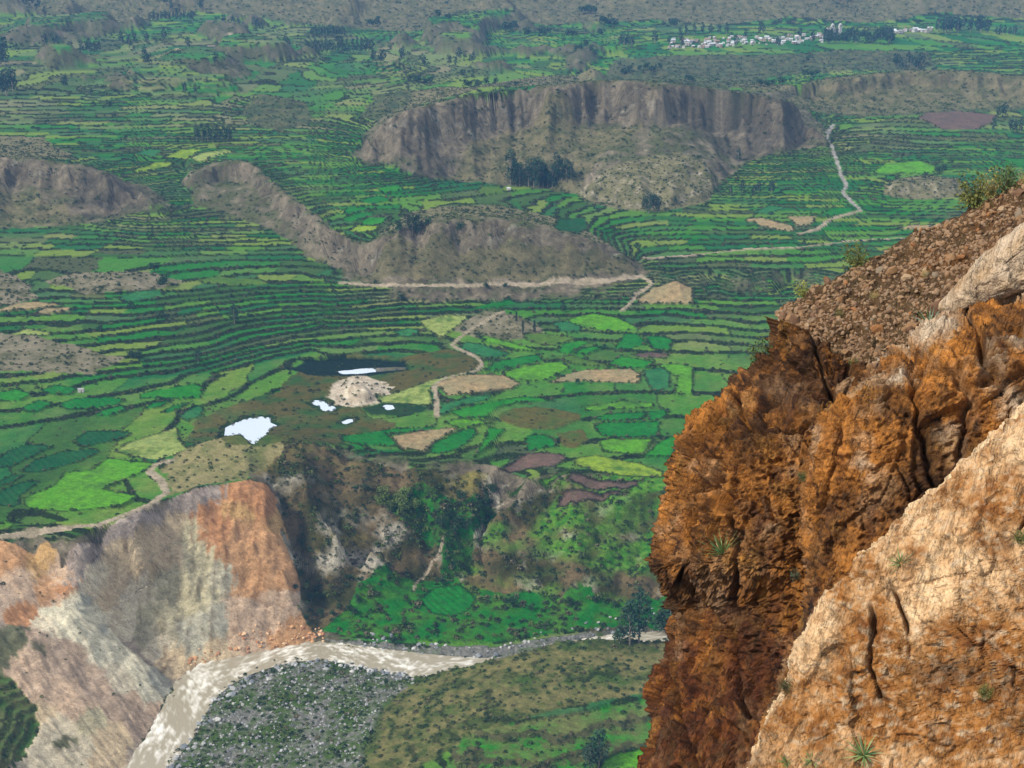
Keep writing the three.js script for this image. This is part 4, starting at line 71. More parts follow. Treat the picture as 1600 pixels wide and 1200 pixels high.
const TREES = [0,-0.9,1046.5,25.4,1,2.8,1045.6,19.6,2,5.6,1043.5,16.6,3,12.2,1042.4,19.5,4,15.9,1040.7,22.4,5,19.6,1039.1,21.9,6,23.0,1044.5,19.5,7,26.2,1042.7,16.1,8,29.5,1041.2,17.5,9,33.3,1042.2,19.5,10,36.5,1039.7,16.5,11,39.6,1037.3,15.5,12,42.9,1036.9,12.6,13,90.5,967.5,11.6,14,93.1,962.7,14.4,15,96.6,967.6,13.3,16,99.9,964.9,12.0,17,113.0,982.2,6.3,18,-243.5,1111.6,11.7,19,-239.1,1109.8,14.6,20,-235.0,1111.5,13.3,21,-230.4,1107.8,12.0,22,-226.7,1109.6,14.9,23,-222.3,1109.5,13.7,24,-218.7,1111.3,12.5,25,-62.5,838.1,11.4,26,-59.1,838.0,14.3,27,-55.3,838.8,13.1,28,-66.9,834.8,8.4,29,-50.4,838.8,6.7,30,-30.9,838.8,7.7,31,2.5,774.1,6.3,32,6.0,763.2,8.1,33,12.4,765.1,7.5,34,-154.4,768.3,11.4,35,-214.5,837.7,8.3,36,-202.1,809.6,10.1,37,-197.6,711.6,6.0,38,-193.8,710.6,6.0,39,-163.0,711.8,7.8,40,-222.2,744.9,4.7,41,-212.9,776.2,5.6,42,-194.6,764.9,6.0,43,29.0,794.2,5.5,44,-64.8,807.9,5.7,45,-15.1,818.6,5.3,46,-3.8,818.3,4.6,47,8.0,683.4,3.1,48,33.1,684.6,3.9,49,154.3,1005.2,8.1,50,172.0,1089.3,10.3,51,163.8,1010.9,10.2,52,170.0,998.6,9.2,53,175.4,1010.1,8.4,54,183.5,1006.5,10.4,55,133.9,976.1,4.7,56,395.6,1184.7,11.6,57,418.4,1243.2,10.3,58,424.8,1246.2,12.9,59,409.1,1184.1,11.3,60,412.5,1181.4,10.2,61,415.8,1178.7,12.7,62,314.9,1055.3,6.1,63,317.8,1052.1,7.6,64,44.7,486.9,18.2,65,48.4,489.8,22.9,66,40.9,487.7,7.4,67,63.3,529.3,14.2,68,64.4,525.4,17.5,69,25.9,412.4,11.2,70,28.9,413.9,14.0,71,0.0,541.0,6.2,72,-67.8,537.2,3.8,73,-65.7,534.9,4.3,74,-63.9,538.7,4.7,75,-47.8,517.4,4.9,76,-30.1,556.5,5.0,77,8.0,538.2,3.9,78,24.1,540.5,4.6,79,34.7,539.9,4.5,80,42.6,538.5,4.1,81,-56.1,567.8,6.8,82,-55.1,570.4,7.4,83,-52.2,568.3,6.3,84,-48.5,571.1,7.9,85,-46.8,568.1,8.1,86,-45.3,572.1,7.2,87,-41.9,570.2,6.5,88,-30.3,565.7,6.7,89,-27.5,568.0,5.1,90,-24.8,564.8,6.2,91,-23.1,567.5,6.4,92,-21.6,572.8,6.6,93,-19.3,567.3,5.8,94,-15.2,573.3,5.3,95,-11.2,577.3,6.1,96,-8.4,578.6,5.5,97,-88.6,533.0,3.2,98,-87.9,541.9,3.5,99,-84.2,527.1,3.1,100,-83.7,537.6,3.9,101,-79.4,533.9,4.0,102,-74.1,533.9,4.1,103,-71.8,537.4,3.3,104,-68.7,546.5,3.7,105,-522.4,1495.2,21.2,106,-454.4,1295.8,19.0,107,-522.0,1505.9,26.5,108,-448.7,1288.9,23.4,109,-455.3,1316.1,21.3,110,-449.4,1308.6,21.8,111,-660.5,2007.2,17.0,112,-650.3,2007.7,15.4,113,-639.9,1996.4,18.4,114,-566.4,1789.7,13.3,115,-434.2,1690.7,14.5,116,-423.7,1705.4,13.3,117,-410.1,1733.5,16.6,118,-475.6,2033.7,17.9,119,-466.8,2025.4,16.2,120,-426.7,2034.9,16.7,121,-513.7,1658.7,14.9,122,-471.1,1556.9,12.7,123,-465.1,1545.7,15.0,124,-464.6,1582.2,11.7,125,-458.3,1589.3,14.6,126,-448.3,1578.1,13.2,127,-449.9,1596.7,12.1,128,-448.8,1687.2,14.5,129,-427.1,1639.0,15.4,130,-396.2,1579.2,11.9,131,-486.0,1526.0,14.5,132,-477.6,1526.9,12.1,133,-413.6,1340.3,10.6,134,-411.7,1343.8,11.7,135,-348.1,1390.6,13.4,136,-343.4,1386.3,12.3,137,-289.9,1289.6,10.4,138,-338.0,1532.7,14.2,139,-280.4,1287.5,9.3,140,-288.2,1424.2,12.8,141,-341.5,1230.5,7.0,142,-371.5,1900.5,16.0,143,-358.9,1867.7,11.9,144,-356.8,1882.9,15.0,145,-346.9,1864.5,13.6,146,-338.5,1853.2,12.2,147,-331.1,1890.7,15.4,148,-325.3,1885.4,14.1,149,-316.7,1867.6,12.7,150,-249.5,1837.1,11.6,151,-245.5,1833.4,14.5,152,-241.4,1829.9,13.2,153,-239.2,1840.7,12.1,154,-235.1,1836.8,14.9,155,-231.1,1833.0,13.7,156,-228.8,1843.7,12.5,157,-224.7,1839.8,15.3,158,-220.6,1835.9,14.1,159,-218.2,1846.4,12.9,160,-214.2,1842.4,11.6,161,-210.1,1838.4,14.5,162,-251.2,1633.2,14.6,163,-247.7,1628.3,11.6,164,-237.1,1696.9,13.8,165,-232.1,1692.6,12.5,166,-227.1,1688.4,15.4,167,-224.6,1703.6,14.3,168,-219.6,1699.3,13.0,169,-214.6,1694.9,15.9,170,-212.0,1710.3,14.8,171,-207.0,1705.7,13.4,172,-202.1,1701.2,12.1,173,-199.3,1716.5,15.2,174,-194.3,1711.7,13.9,175,-189.3,1706.9,12.6,176,-186.5,1722.2,15.7,177,-181.4,1717.0,14.4,178,-176.4,1712.0,13.0,179,-173.4,1727.0,16.2,180,-168.4,1721.6,14.8,181,-163.4,1716.3,13.5,182,-477.8,1949.2,11.0,183,-470.3,1938.9,13.7,184,-462.9,1928.7,12.4,185,-463.5,1953.1,11.4,186,-456.1,1942.8,14.0,187,-448.7,1932.7,12.8,188,-449.1,1957.0,11.8,189,-441.8,1946.8,14.4,190,-434.5,1936.6,13.2,191,-434.7,1961.0,12.2,192,-427.4,1950.7,11.0,193,-420.3,1940.6,13.6,194,-151.8,1605.5,13.1,195,-144.8,1605.7,11.5,196,-139.6,1593.7,14.1,197,-125.8,1653.6,11.1,198,-123.4,1659.6,13.9,199,-92.2,1524.4,12.0,200,-67.8,1579.6,12.1,201,-60.1,1558.4,10.8,202,-60.6,1669.4,14.3,203,-46.7,1642.3,11.0,204,-43.3,1649.4,12.2,205,-186.8,1937.2,12.2,205,-176.9,1939.1,15.2,205,-95.0,1881.5,13.1,205,-81.3,1867.7,11.7,205,-10.0,1920.8,13.8,205,-3.4,1927.1,12.5,205,2.5,1916.5,15.4,205,19.7,1881.5,13.9,205,36.8,1877.4,12.6,205,44.0,1871.8,15.5,205,71.5,1843.7,14.0,205,76.9,1837.7,12.8,205,97.6,2047.3,13.3,205,104.9,2052.0,16.5,205,111.6,2043.2,15.1,205,111.2,1864.5,11.7,205,118.9,1953.8,13.2,205,126.0,1960.0,16.2,205,134.3,1955.9,14.9,205,216.3,1992.0,15.7,205,219.8,1984.1,14.3,206,131.4,1782.8,14.0,207,135.6,1775.9,17.4,208,140.7,1781.9,16.0,209,144.8,1775.0,14.5,210,175.5,1804.8,18.3,211,206.0,1781.9,16.6,212,-99.8,1419.0,7.3,213,-94.5,1414.2,9.0,214,-90.5,1419.8,8.3,215,-84.8,1419.0,7.5,216,-79.8,1418.0,9.3,217,-50.4,1471.2,8.9,218,-41.0,1274.5,8.6,219,-36.7,1279.9,7.9,220,-33.3,1378.4,9.0,221,-24.8,1408.0,8.5,222,-15.5,1413.3,7.7,223,4.2,1372.1,7.5,224,73.6,1683.7,9.5,225,78.6,1680.1,8.6,226,85.0,1689.4,10.8,227,91.4,1684.8,9.8,228,95.5,1680.1,8.9,229,192.7,1803.7,11.8,230,215.0,1878.2,13.5,231,225.5,1905.0,12.9,232,237.1,1912.5,15.9,233,248.9,1920.0,14.7,234,257.2,1906.7,13.4,235,270.7,1921.1,12.2,236,279.0,1914.6,15.1,237,272.5,1785.3,14.5,238,297.1,1869.2,14.0,239,323.9,1923.9,12.2,240,327.0,1917.3,15.2,241,321.0,1782.0,13.0,242,322.7,1774.0,11.7,243,366.6,1874.8,14.1,244,373.3,1826.4,15.0,245,388.6,1807.5,13.9,246,390.6,1814.2,10.5,247,404.0,1874.2,14.9,248,402.5,1810.0,15.0,249,409.2,1811.6,15.5,250,421.5,1853.6,15.5,251,444.8,1867.7,12.9,252,441.6,1824.9,15.9,253,440.2,1809.5,11.1,254,464.2,1859.8,14.7,255,470.5,1885.6,13.9,256,478.3,1891.9,17.6,257,475.1,1874.4,12.3,258,462.6,1803.7,12.7,259,478.0,1849.3,14.0,260,391.1,1837.9,12.8,260,402.9,1893.1,12.0,260,397.6,1858.6,17.2,260,389.6,1808.5,10.4,260,405.5,1870.3,14.9,260,398.4,1829.8,15.9,260,399.8,1819.9,12.4,260,401.7,1824.4,11.3,260,417.8,1892.2,11.8,260,413.8,1820.7,13.7,260,423.9,1848.8,15.9,260,432.4,1884.7,11.8,260,434.7,1877.0,14.9,260,421.7,1801.8,16.1,260,439.8,1875.2,14.5,260,428.6,1816.8,11.2,260,454.3,1897.6,12.4,260,455.3,1885.6,10.8,260,441.4,1800.2,11.4,260,456.6,1849.3,12.6,260,445.9,1804.3,14.6,260,449.8,1814.0,10.5,260,465.3,1850.6,13.5,260,475.8,1861.0,17.2,260,468.3,1822.3,16.8,260,482.5,1874.7,16.1,260,474.7,1841.2,15.3,260,466.8,1807.8,12.4,260,468.6,1809.7,12.4,261,560.4,1935.1,21.9,262,570.2,1945.6,18.4,263,569.7,1937.8,21.4,264,568.1,1926.4,19.7,265,578.2,1946.5,20.5,266,576.4,1936.6,20.7,267,578.2,1942.2,17.1,268,589.8,1971.1,18.1,269,587.2,1941.8,20.4,270,586.3,1936.3,20.1,271,595.1,1962.6,15.8,272,606.1,1977.5,19.4,273,604.5,1941.4,20.7,274,614.2,1941.1,21.0,275,621.3,1961.2,21.6,276,617.4,1937.7,22.3,277,627.8,1948.7,19.1,278,620.5,1917.4,19.5,279,626.1,1903.3,11.0,280,628.4,1892.6,13.7,281,637.0,1901.4,12.6,282,639.3,1890.6,11.3,283,648.7,1899.2,14.1,284,431.1,1646.2,11.4,285,434.0,1643.1,14.2,286,436.7,1639.5,12.9,287,439.3,1635.5,11.7,288,445.9,1647.7,14.6,289,448.5,1643.7,13.4,290,451.0,1639.3,12.2,291,453.4,1634.8,14.9,292,460.6,1648.6,13.9,293,463.0,1643.9,12.6,294,122.4,1594.9,9.6,295,129.0,1590.1,10.5,296,139.3,1588.7,8.2,297,146.5,1592.1,10.2,298,152.7,1583.1,9.3,299,160.9,1596.3,8.5,300,173.4,1440.2,8.7,301,178.9,1454.3,8.0,302,228.0,1335.8,8.6,303,232.0,1324.9,7.9,304,239.7,1335.8,7.2,305,247.0,1337.4,8.9,306,301.5,1499.3,10.3,307,336.5,1664.3,8.7,308,303.4,1482.9,9.4,309,312.4,1501.5,8.7];
const HOUSES = [336.5,1821.0,5.9,313.6,1858.9,4.8,324.2,1871.3,5.6,331.6,1804.7,3.8,284.2,1847.8,4.1,335.2,1863.2,3.5,284.3,1808.5,3.4,217.5,1796.0,3.8,225.7,1769.2,4.7,271.1,1840.1,5.3,245.6,1859.4,3.4,271.6,1809.4,4.6,219.7,1845.9,4.6,201.5,1821.0,3.6,301.4,1826.4,5.2,396.0,1896.4,4.9,362.3,1873.0,4.7,222.5,1824.2,5.1,398.2,1908.1,5.6,268.8,1865.0,3.4,215.3,1819.6,5.3,222.6,1827.4,6.2,267.8,1822.9,4.0,257.5,1869.2,4.7,398.2,1904.1,5.5,251.1,1868.3,5.0,274.3,1814.6,6.5,289.4,1816.6,4.9,218.7,1825.7,4.7,255.4,1850.7,6.1,196.1,1812.2,4.1,390.5,1892.1,4.3,242.0,1786.3,6.4,253.2,1834.0,4.9,326.1,1858.0,5.9,219.5,1839.1,4.3,298.9,1825.1,4.3,300.1,1837.5,4.5,347.1,1864.0,3.5,243.0,1816.7,6.3,376.8,1870.5,3.5,351.6,1852.4,5.3,339.9,1864.8,5.0,378.9,1857.1,4.7,362.2,1832.1,4.3,355.0,1816.3,6.1,334.1,1846.7,4.3,359.5,1892.9,3.9,290.6,1841.2,5.0,254.6,1790.4,5.1,351.2,1815.3,4.1,365.9,1885.5,5.7,200.5,1831.1,6.5,402.8,1890.0,3.6,360.7,1834.0,5.5,393.1,1887.7,3.9,257.0,1863.9,3.9,316.2,1838.8,3.9,311.9,1799.5,3.6,263.1,1785.2,3.4,313.5,1865.3,6.3,219.0,1807.7,4.3,315.2,1845.0,6.5,261.9,1783.1,5.5,224.7,1828.1,5.0,381.7,1872.6,5.5,246.4,1826.7,4.1,347.2,1858.3,3.8,238.3,1807.1,5.7,231.3,1837.6,5.5,211.9,1828.5,3.6,219.0,1823.1,4.1,373.4,1864.5,4.5,347.3,1810.1,5.7,199.8,1773.9,6.2,327.3,1823.2,3.7,396.7,1885.4,6.3,222.3,1826.9,4.5,237.9,1803.1,5.2,261.6,1816.3,3.7,366.2,1874.7,6.2,285.4,1866.0,5.1,314.7,1851.7,5.8,266.8,1789.0,3.3,227.5,1770.1,6.0,294.0,1860.6,3.4,293.6,1871.8,5.5,279.2,1830.1,3.6,219.7,1780.1,4.4,275.8,1865.8,3.9,240.9,1798.4,3.8,247.0,1796.1,4.8,203.9,1851.3,4.6,389.6,1884.9,5.8,294.7,1877.1,3.8,326.0,1829.9,5.6,336.1,1820.0,4.0,195.1,1781.2,3.5,280.3,1875.6,4.6,255.2,1821.7,4.2,346.3,1873.7,4.0,243.3,1837.0,6.4,323.8,1843.1,6.6,189.6,1761.8,5.6,268.9,1784.5,5.0,397.9,1874.7,4.6,206.7,1767.4,6.0,298.6,1877.4,3.6,235.7,1773.8,4.5,202.3,1785.6,4.5,248.1,1777.9,3.3,386.8,1837.8,5.1,274.6,1834.2,3.6,250.5,1784.4,5.0,384.7,1876.7,6.4,229.6,1768.5,4.9,292.6,1843.9,4.6,323.7,1867.1,6.5,254.1,1819.6,6.0,232.8,1779.5,4.2,213.5,1838.8,6.0,250.6,1786.7,3.5,236.5,1777.4,4.6,306.2,1818.2,3.5,328.0,1805.5,3.9,248.7,1810.8,3.6,275.3,1814.4,5.7,311.7,1877.7,5.6,350.0,1863.7,4.9,363.3,1874.3,6.7,345.1,1872.0,4.3,357.9,1850.4,3.8,202.4,1776.5,4.0,327.4,1829.8,3.5,350.6,1862.5,3.5,199.0,1771.5,4.3,376.9,1900.8,5.6,238.3,1812.7,4.4,252.5,1775.5,5.1,366.5,1880.7,3.7,295.3,1806.7,5.6,289.2,1874.9,6.1,214.5,1795.2,6.2,285.4,1829.5,4.8,357.0,1894.2,5.3,395.0,1879.9,3.8,359.0,1854.2,3.6,384.9,1822.6,5.2,295.9,1871.8,4.7,233.3,1796.0,3.9,533.0,1949.8,7.2,516.9,1948.6,5.4,558.0,1965.5,7.7,536.2,1951.4,5.0,547.5,1954.5,4.7,511.3,1940.4,7.1,548.2,1944.4,7.4,523.7,1959.2,7.7,539.7,1963.7,5.9,506.5,1952.5,6.6,514.4,1949.5,5.6,505.8,1946.4,5.9,531.5,1960.3,6.0,557.7,1964.7,7.9,542.1,1959.9,6.5,544.8,1950.4,6.7,540.3,1955.4,5.6,506.6,1939.6,5.8,537.2,1962.3,7.1,524.8,1966.8,5.5];
const CHURCH = [419.3,1904.0];
const HUTS = [["tiny white hut in the left fields",-211.6,668.4,2.8],["tiny pale hut below the eucalyptus grove",-2.3,1023.7,2.7]];

// ------------------------------------------------------------------ relief: a membrane stretched over the surveyed lines
const U0 = -0.6, U1 = 0.6, D0 = 320, D1 = 7000, NU = 401, NW = 801, W0 = Math.log(D0), W1 = Math.log(D1);
function relief() {
  let h = null, pu = 0, pw = 0;
  for (const lev of [5, 4, 3, 2, 1, 0]) {
    const nu = Math.floor((NU - 1) / 2 ** lev) + 1, nw = Math.floor((NW - 1) / 2 ** lev) + 1;
    const val = new Float32Array(nu * nw), cnt = new Uint16Array(nu * nw);
    for (const w of RELIEF) for (let k = 0; k + 5 < w.length; k += 3) {
      const [x0, d0, l0, x1, d1, l1] = w.slice(k, k + 6);
      const n = Math.max(2, Math.floor(Math.hypot((x1 / d1 - x0 / d0) / (U1 - U0) * nu, Math.log(d1 / d0) / (W1 - W0) * nw) * 1.5) + 2);
      for (let i = 0; i <= n; i++) {
        const t = i / n, x = lerp(x0, x1, t), d = lerp(d0, d1, t), iu = Math.floor((x / d - U0) / (U1 - U0) * (nu - 1) + 0.5), iw = Math.floor((Math.log(d) - W0) / (W1 - W0) * (nw - 1) + 0.5);
        if (iu >= 0 && iu < nu && iw >= 0 && iw < nw) { val[iw * nu + iu] += lerp(l0, l1, t); cnt[iw * nu + iu]++; }
      }
    }
    let g = new Float32Array(nu * nw);
    for (let j = 0; j < nw; j++) for (let i = 0; i < nu; i++) {
      const o = j * nu + i;
      if (cnt[o]) { g[o] = val[o] / cnt[o]; val[o] = g[o]; continue; }
      if (!h) { g[o] = 80; continue; }
      const a = j * (pw - 1) / (nw - 1), b = i * (pu - 1) / (nu - 1), ia = Math.min(Math.floor(a), pw - 2), ib = Math.min(Math.floor(b), pu - 2), fa = a - ia, fb = b - ib, q = ia * pu + ib;
      g[o] = (h[q] * (1 - fb) + h[q + 1] * fb) * (1 - fa) + (h[q + pu] * (1 - fb) + h[q + pu + 1] * fb) * fa;
    }
    for (let it = 0; it < (lev > 2 ? 300 : 110); it++) for (let j = 0; j < nw; j++) {
      const up = (j ? j - 1 : 0) * nu, dn = (j < nw - 1 ? j + 1 : j) * nu, r = j * nu;
      for (let i = 0; i < nu; i++) if (!cnt[r + i]) g[r + i] = 0.25 * (g[up + i] + g[dn + i] + g[r + (i ? i - 1 : 0)] + g[r + (i < nu - 1 ? i + 1 : i)]);
    }
    h = g; pu = nu; pw = nw;
  }
  for (let it = 0; it < 1; it++) {
    const a = h.slice();
    for (let j = 1; j < NW - 1; j++) for (let i = 0; i < NU; i++) { const o = j * NU + i; a[o] = (h[o - NU] + 2 * h[o] + h[o + NU]) / 4; }
    for (let j = 0; j < NW; j++) for (let i = 1; i < NU - 1; i++) { const o = j * NU + i; h[o] = (a[o - 1] + 2 * a[o] + a[o + 1]) / 4; }
  }
  return h;
}
const HG = relief();
function grid(A, x, d) {
  const a = clamp((x / d - U0) / (U1 - U0) * (NU - 1), 0, NU - 1.001), b = clamp((Math.log(d) - W0) / (W1 - W0) * (NW - 1), 0, NW - 1.001);
  const i = Math.floor(b), j = Math.floor(a), fb = b - i, fa = a - j, o = i * NU + j;
  return (A[o] * (1 - fa) + A[o + 1] * fa) * (1 - fb) + (A[o + NU] * (1 - fa) + A[o + NU + 1] * fa) * fb;
}
const SL = new Float32Array(NU * NW);
for (let j = 1; j < NW - 1; j++) { const d = Math.exp(lerp(W0, W1, j / (NW - 1))), sx = d * (U1 - U0) / (NU - 1), sd = d * (W1 - W0) / (NW - 1); for (let i = 1; i < NU - 1; i++) { const o = j * NU + i; SL[o] = Math.hypot((HG[o + 1] - HG[o - 1]) / (2 * sx), (HG[o + NU] - HG[o - NU]) / (2 * sd)); } }

// ------------------------------------------------------------------ what grows or lies where
const prep = (p) => { let x0 = 1e9, x1 = -1e9, d0 = 1e9, d1 = -1e9; for (let i = 0; i < p.length; i += 2) { x0 = Math.min(x0, p[i]); x1 = Math.max(x1, p[i]); d0 = Math.min(d0, p[i + 1]); d1 = Math.max(d1, p[i + 1]); } return { p, x0: x0 - 4, x1: x1 + 4, d0: d0 - 4, d1: d1 + 4 }; };
function inside(q, x, d) {
  if (x < q.x0 || x > q.x1 || d < q.d0 || d > q.d1) return false;
  const p = q.p; let c = false;
  for (let i = 0, j = p.length - 2; i < p.length; j = i, i += 2) if ((p[i + 1] > d) !== (p[j + 1] > d) && x < (p[j] - p[i]) * (d - p[i + 1]) / (p[j + 1] - p[i + 1]) + p[i]) c = !c;
  return c;
}
function edge(p, x, d, closed) {
  let m = 1e9;
  for (let i = closed ? 0 : 2, j = closed ? p.length - 2 : 0; i < p.length; j = i, i += 2) { const ax = p[j], ad = p[j + 1], bx = p[i] - ax, bd = p[i + 1] - ad, t = clamp(((x - ax) * bx + (d - ad) * bd) / (bx * bx + bd * bd + 1e-9)); m = Math.min(m, (x - ax - t * bx) ** 2 + (d - ad - t * bd) ** 2); }
  return Math.sqrt(m);
}
const fields = FIELDS.map(f => ({ c: f[0], l: f[1], q: prep(f[2]) })), covers = COVERS.map(f => ({ c: f[0], q: prep(f[1]) })), ponds = PONDS.map(f => ({ l: f[0], q: prep(f[1]) })), roads = ROADS.map(f => ({ n: f[0], l: f[1], w: f[2], q: prep(f[3]) }));
const CROP = { emerald: [.004, .125, .016], deep: [.003, .07, .02], green: [.015, .145, .014], lime: [.07, .215, .014], blue: [.018, .12, .04], olive: [.055, .12, .02], yellow: [.15, .235, .025], pale: [.18, .235, .075], dry: [.2, .18, .1], soil: [.085, .068, .056], marsh: [.075, .075, .018], weed: [.012, .045, .012] };
const ROCK = { mauve: [.27, .22, .18], rust: [.36, .18, .08], orange: [.42, .235, .11], ochre: [.4, .25, .1], tan: [.44, .34, .21], cream: [.53, .455, .32], sage: [.38, .335, .21], greyrock: [.33, .29, .19], greygreen: [.34, .31, .22], ash: [.37, .345, .255], peach: [.44, .315, .21], rose: [.36, .265, .185], ice: [.56, .505, .36], greyblue: [.31, .3, .235], scrubc: [.1, .1, .05], sand: [.42, .36, .25] };
const TPAL = [[.012, .135, .014], [.007, .1, .013], [.045, .165, .014], [.01, .105, .026], [.075, .18, .018], [.03, .09, .014], [.13, .2, .026]];
const BANK = [.014, .02, .007], SCRUB = [.075, .075, .038], GREY = [.2, .165, .13], DRY = [.19, .17, .095];
const STEP = 1.25, deep = (c) => c.map(v => .13 * (Math.max(v, .001) / .13) ** 1.14);
const LABELS = { bar: 0 };
// returns level, colour, kind of ground, share of shrubs
function land(x, d) {
  let calm = 1; { const q = roads[0].q; if (x > q.x0 - 25 && x < q.x1 + 25 && d > q.d0 - 25 && d < q.d1 + 25) calm = sstep(3, 20, edge(q.p, x, d, false)); }
  const sl0 = grid(SL, x, d), h0 = grid(HG, x, d), A = (1 + 6 * sstep(.25, .8, sl0)) * sstep(1, 16, h0) * calm;
  const steep = sstep(.3, .7, sl0) * sstep(1, 16, h0) * calm, fl = (d > 640 ? .75 : .16) * (.35 + 1.1 * clamp(.5 + fbm2(x / 60 + 5, d / 90, 2)));
  const wx = A * fbm2(x / 21 + 9, d / 21, 3), wd = A * fbm2(x / 21 - 40, d / 21 + 13, 3) + (d > 640 ? sstep(.24, .5, sl0) * calm * (30 * (.34 - Math.abs(n2(x / 52 + 1.3, d / 170))) + 12 * (.3 - Math.abs(n2(x / 21 + 7.7, d / 90)))) : 0) + steep * fl * (4.5 * (.5 - Math.abs(n2(x / 24 + 3, d / 120))) + 2.2 * (.4 - Math.abs(n2(x / 9.5, d / 60 + 7))) + 1.6 * n2(x / 3.6, d / 30));
  const xx = x + wx, dd = d + wd, sl = grid(SL, xx, dd);
  let h = grid(HG, xx, dd); if (steep > .05) h = grid(HG, xx, dd + steep * (d > 640 ? 2.2 * fbm2(x / 13, h / 2.4, 3) + n2(x / 2.6 + 4, h / 1.1) : 1.9 * fbm2(x / 17 + h / 9, h / 5.5 - x / 21, 4) + .35 * n2(x / 1.7 + 4, h / 1.3)));
  const na = fbm2(x / 3.1, d / 3.1, 3), nb = fbm2(x / 13 + 4, d / 13, 3), nc = fbm2(x / 60, d / 60 + 8, 3), nf = n2(x / 1.1, d / 1.1);
  const far = sstep(900, 1900, d), far2 = sstep(1180, 1420, d) * (1 - sstep(60, 190, x) * (1 - sstep(2050, 2250, d))), farH = sstep(1960, 2180, d) * (1 - sstep(60, 190, x) * (1 - sstep(2040, 2200, d)));
  const hum = far2 > 0 ? fbm2(x / 125 + 9, d / 190, 3) : 0, hump = far2 * (18 * sstep(.08, .34, hum) + 12 * fbm2(x / 240, d / 300 + 4, 2)) + farH * 80 * (.42 - Math.abs(fbm2(x / 420 + 2.3, d / 520, 3)));
  h += hump;
  // cover
  let kind = 'terrace', field = -1, road = -1, pond = -1;
  const jx = x + 4.5 * nb + 1.4 * na + 3 * nc, jd = d + 3 * nc + 3 * nb + na;
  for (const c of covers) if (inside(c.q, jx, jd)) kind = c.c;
  const fx = x + .5 * nb, fd = d + .5 * na;
  for (let i = 0; i < fields.length; i++) if (inside(fields[i].q, fx, fd)) { field = i; kind = 'field'; }
  for (let i = 0; i < roads.length; i++) { const q = roads[i].q; if (x > q.x0 && x < q.x1 && d > q.d0 && d < q.d1 && edge(q.p, x + .5 * nb, d + .5 * na, false) < roads[i].w / 2 * (1 + .35 * nb)) { road = i; kind = 'road'; } }
  for (let i = 0; i < ponds.length; i++) if (inside(ponds[i].q, x, d)) { pond = i; kind = 'pond'; }
  let cliff = sstep(.4, .6, sl + .16 * nb + .1 * na + far2 * .62 * sstep(.1, .16, hum) * (1 - sstep(.26, .36, hum)) + farH * .3 * clamp(fbm2(x / 160, d / 200, 2) * 2 + .3));
  const natural = kind === 'terrace' || kind === 'dryterrace' || kind === 'talus' || kind === 'darkbluff' || kind === 'farscrub' || kind === 'bluff'; if (kind === 'farscrub') cliff = Math.max(cliff, .85); else if (kind !== 'terrace' && kind !== 'dryterrace' && natural) cliff = Math.max(cliff, .93);
  const sa = d + 1.5 * h, va = fbm2(x / 3.1, sa / 3.1, 3), vb = fbm2(x / 13 + 4, sa / 13, 3), vc = fbm2(x / 34, sa / 34 + 8, 3);
  let col = [0, 0, 0], shrub = 0;
  const hills = sstep(.04, .14, sl);
  if (natural || kind === 'scrub2' || kind === 'dryhill' || kind === 'drybl' || kind === 'scrub' || kind === 'rslope' || kind === 'orange' || kind === 'left' || kind === 'mound') {
    const rid = 1 - Math.abs(fbm2(x / 9, d / 9 + 30, 3)) * 2.2;
    h += cliff * (rid - .5) * (1.6 + 1.4 * far) * (kind === 'left' ? .35 : kind === 'orange' ? .7 : 1);
    h += (1 - cliff) * hills * nc * 2.2 * (natural ? 1 : .7);
  }
  if (natural) {
    // stepped terraces with planted treads and stone or scrub risers
    const mesa = sstep(.2, .5, fbm2(x / 120 + 3, d / 120, 2));
    const st = STEP * (1.04 - .16 * sstep(850, 1150, d)), k = Math.floor(h / st), fr = h / st - k, rf = clamp((2.9 + 1.6 * nb + 1.2 * far) * sl / st, .05, .52);
    const on = 1 - cliff, up = fr < 1 - rf ? .1 * fr / (1 - rf) : .1 + .9 * sstep(0, 1, (fr - 1 + rf) / rf);
    h = lerp(h, st * (k + up), on);
    const len = 22 + 26 * hash(k, 5), ax = (x + 14 * nc + 60 * hash(k, 9)) / len, cell = Math.floor(ax), fa = (ax - cell) * len, id = hash(k * 131 + cell, 77), id2 = hash(k * 17 + cell, 3);
    const dryness = clamp(.2 + .6 * fbm2(x / 170 + 2, d / 170 + 6, 2) + .25 * sstep(.18, .4, sl) + (kind === 'dryterrace' ? .42 : 0));
    let g = TPAL[Math.floor(id * 6.99)]; g = mix3(g, DRY, clamp(dryness * 1.3 * id2 * id2 + .1 * nb)); 
    if (id2 < dryness * .35) g = mix3(g, SCRUB, .75); if (d < 790 && sl < .13) g = mix3(g, mix3([.06, .17, .018], [.12, .19, .035], clamp(.4 + nb * 1.5)), clamp(.55 + nc * 1.2)); 
    g = mix3(g, SCRUB, clamp(.12 * na + .1));
    const riser = (fr > 1 - rf ? 1 : 0), hedge = fa < .9 + .4 * nb ? 1 : 0;
    let b = mix3(BANK, GREY, clamp(-.12 + .6 * nb + .3 * na)); b = mix3(b, [.025, .055, .01], clamp(.3 + .6 * fbm2(x / 5, d / 5 + 40, 2)));
    col = riser ? b : hedge && id > .35 ? mix3(g, BANK, .7) : g;
    shrub = riser ? .38 + .5 * clamp(nb * 2) : hedge ? .22 : id2 < dryness * .35 ? .12 : .006;
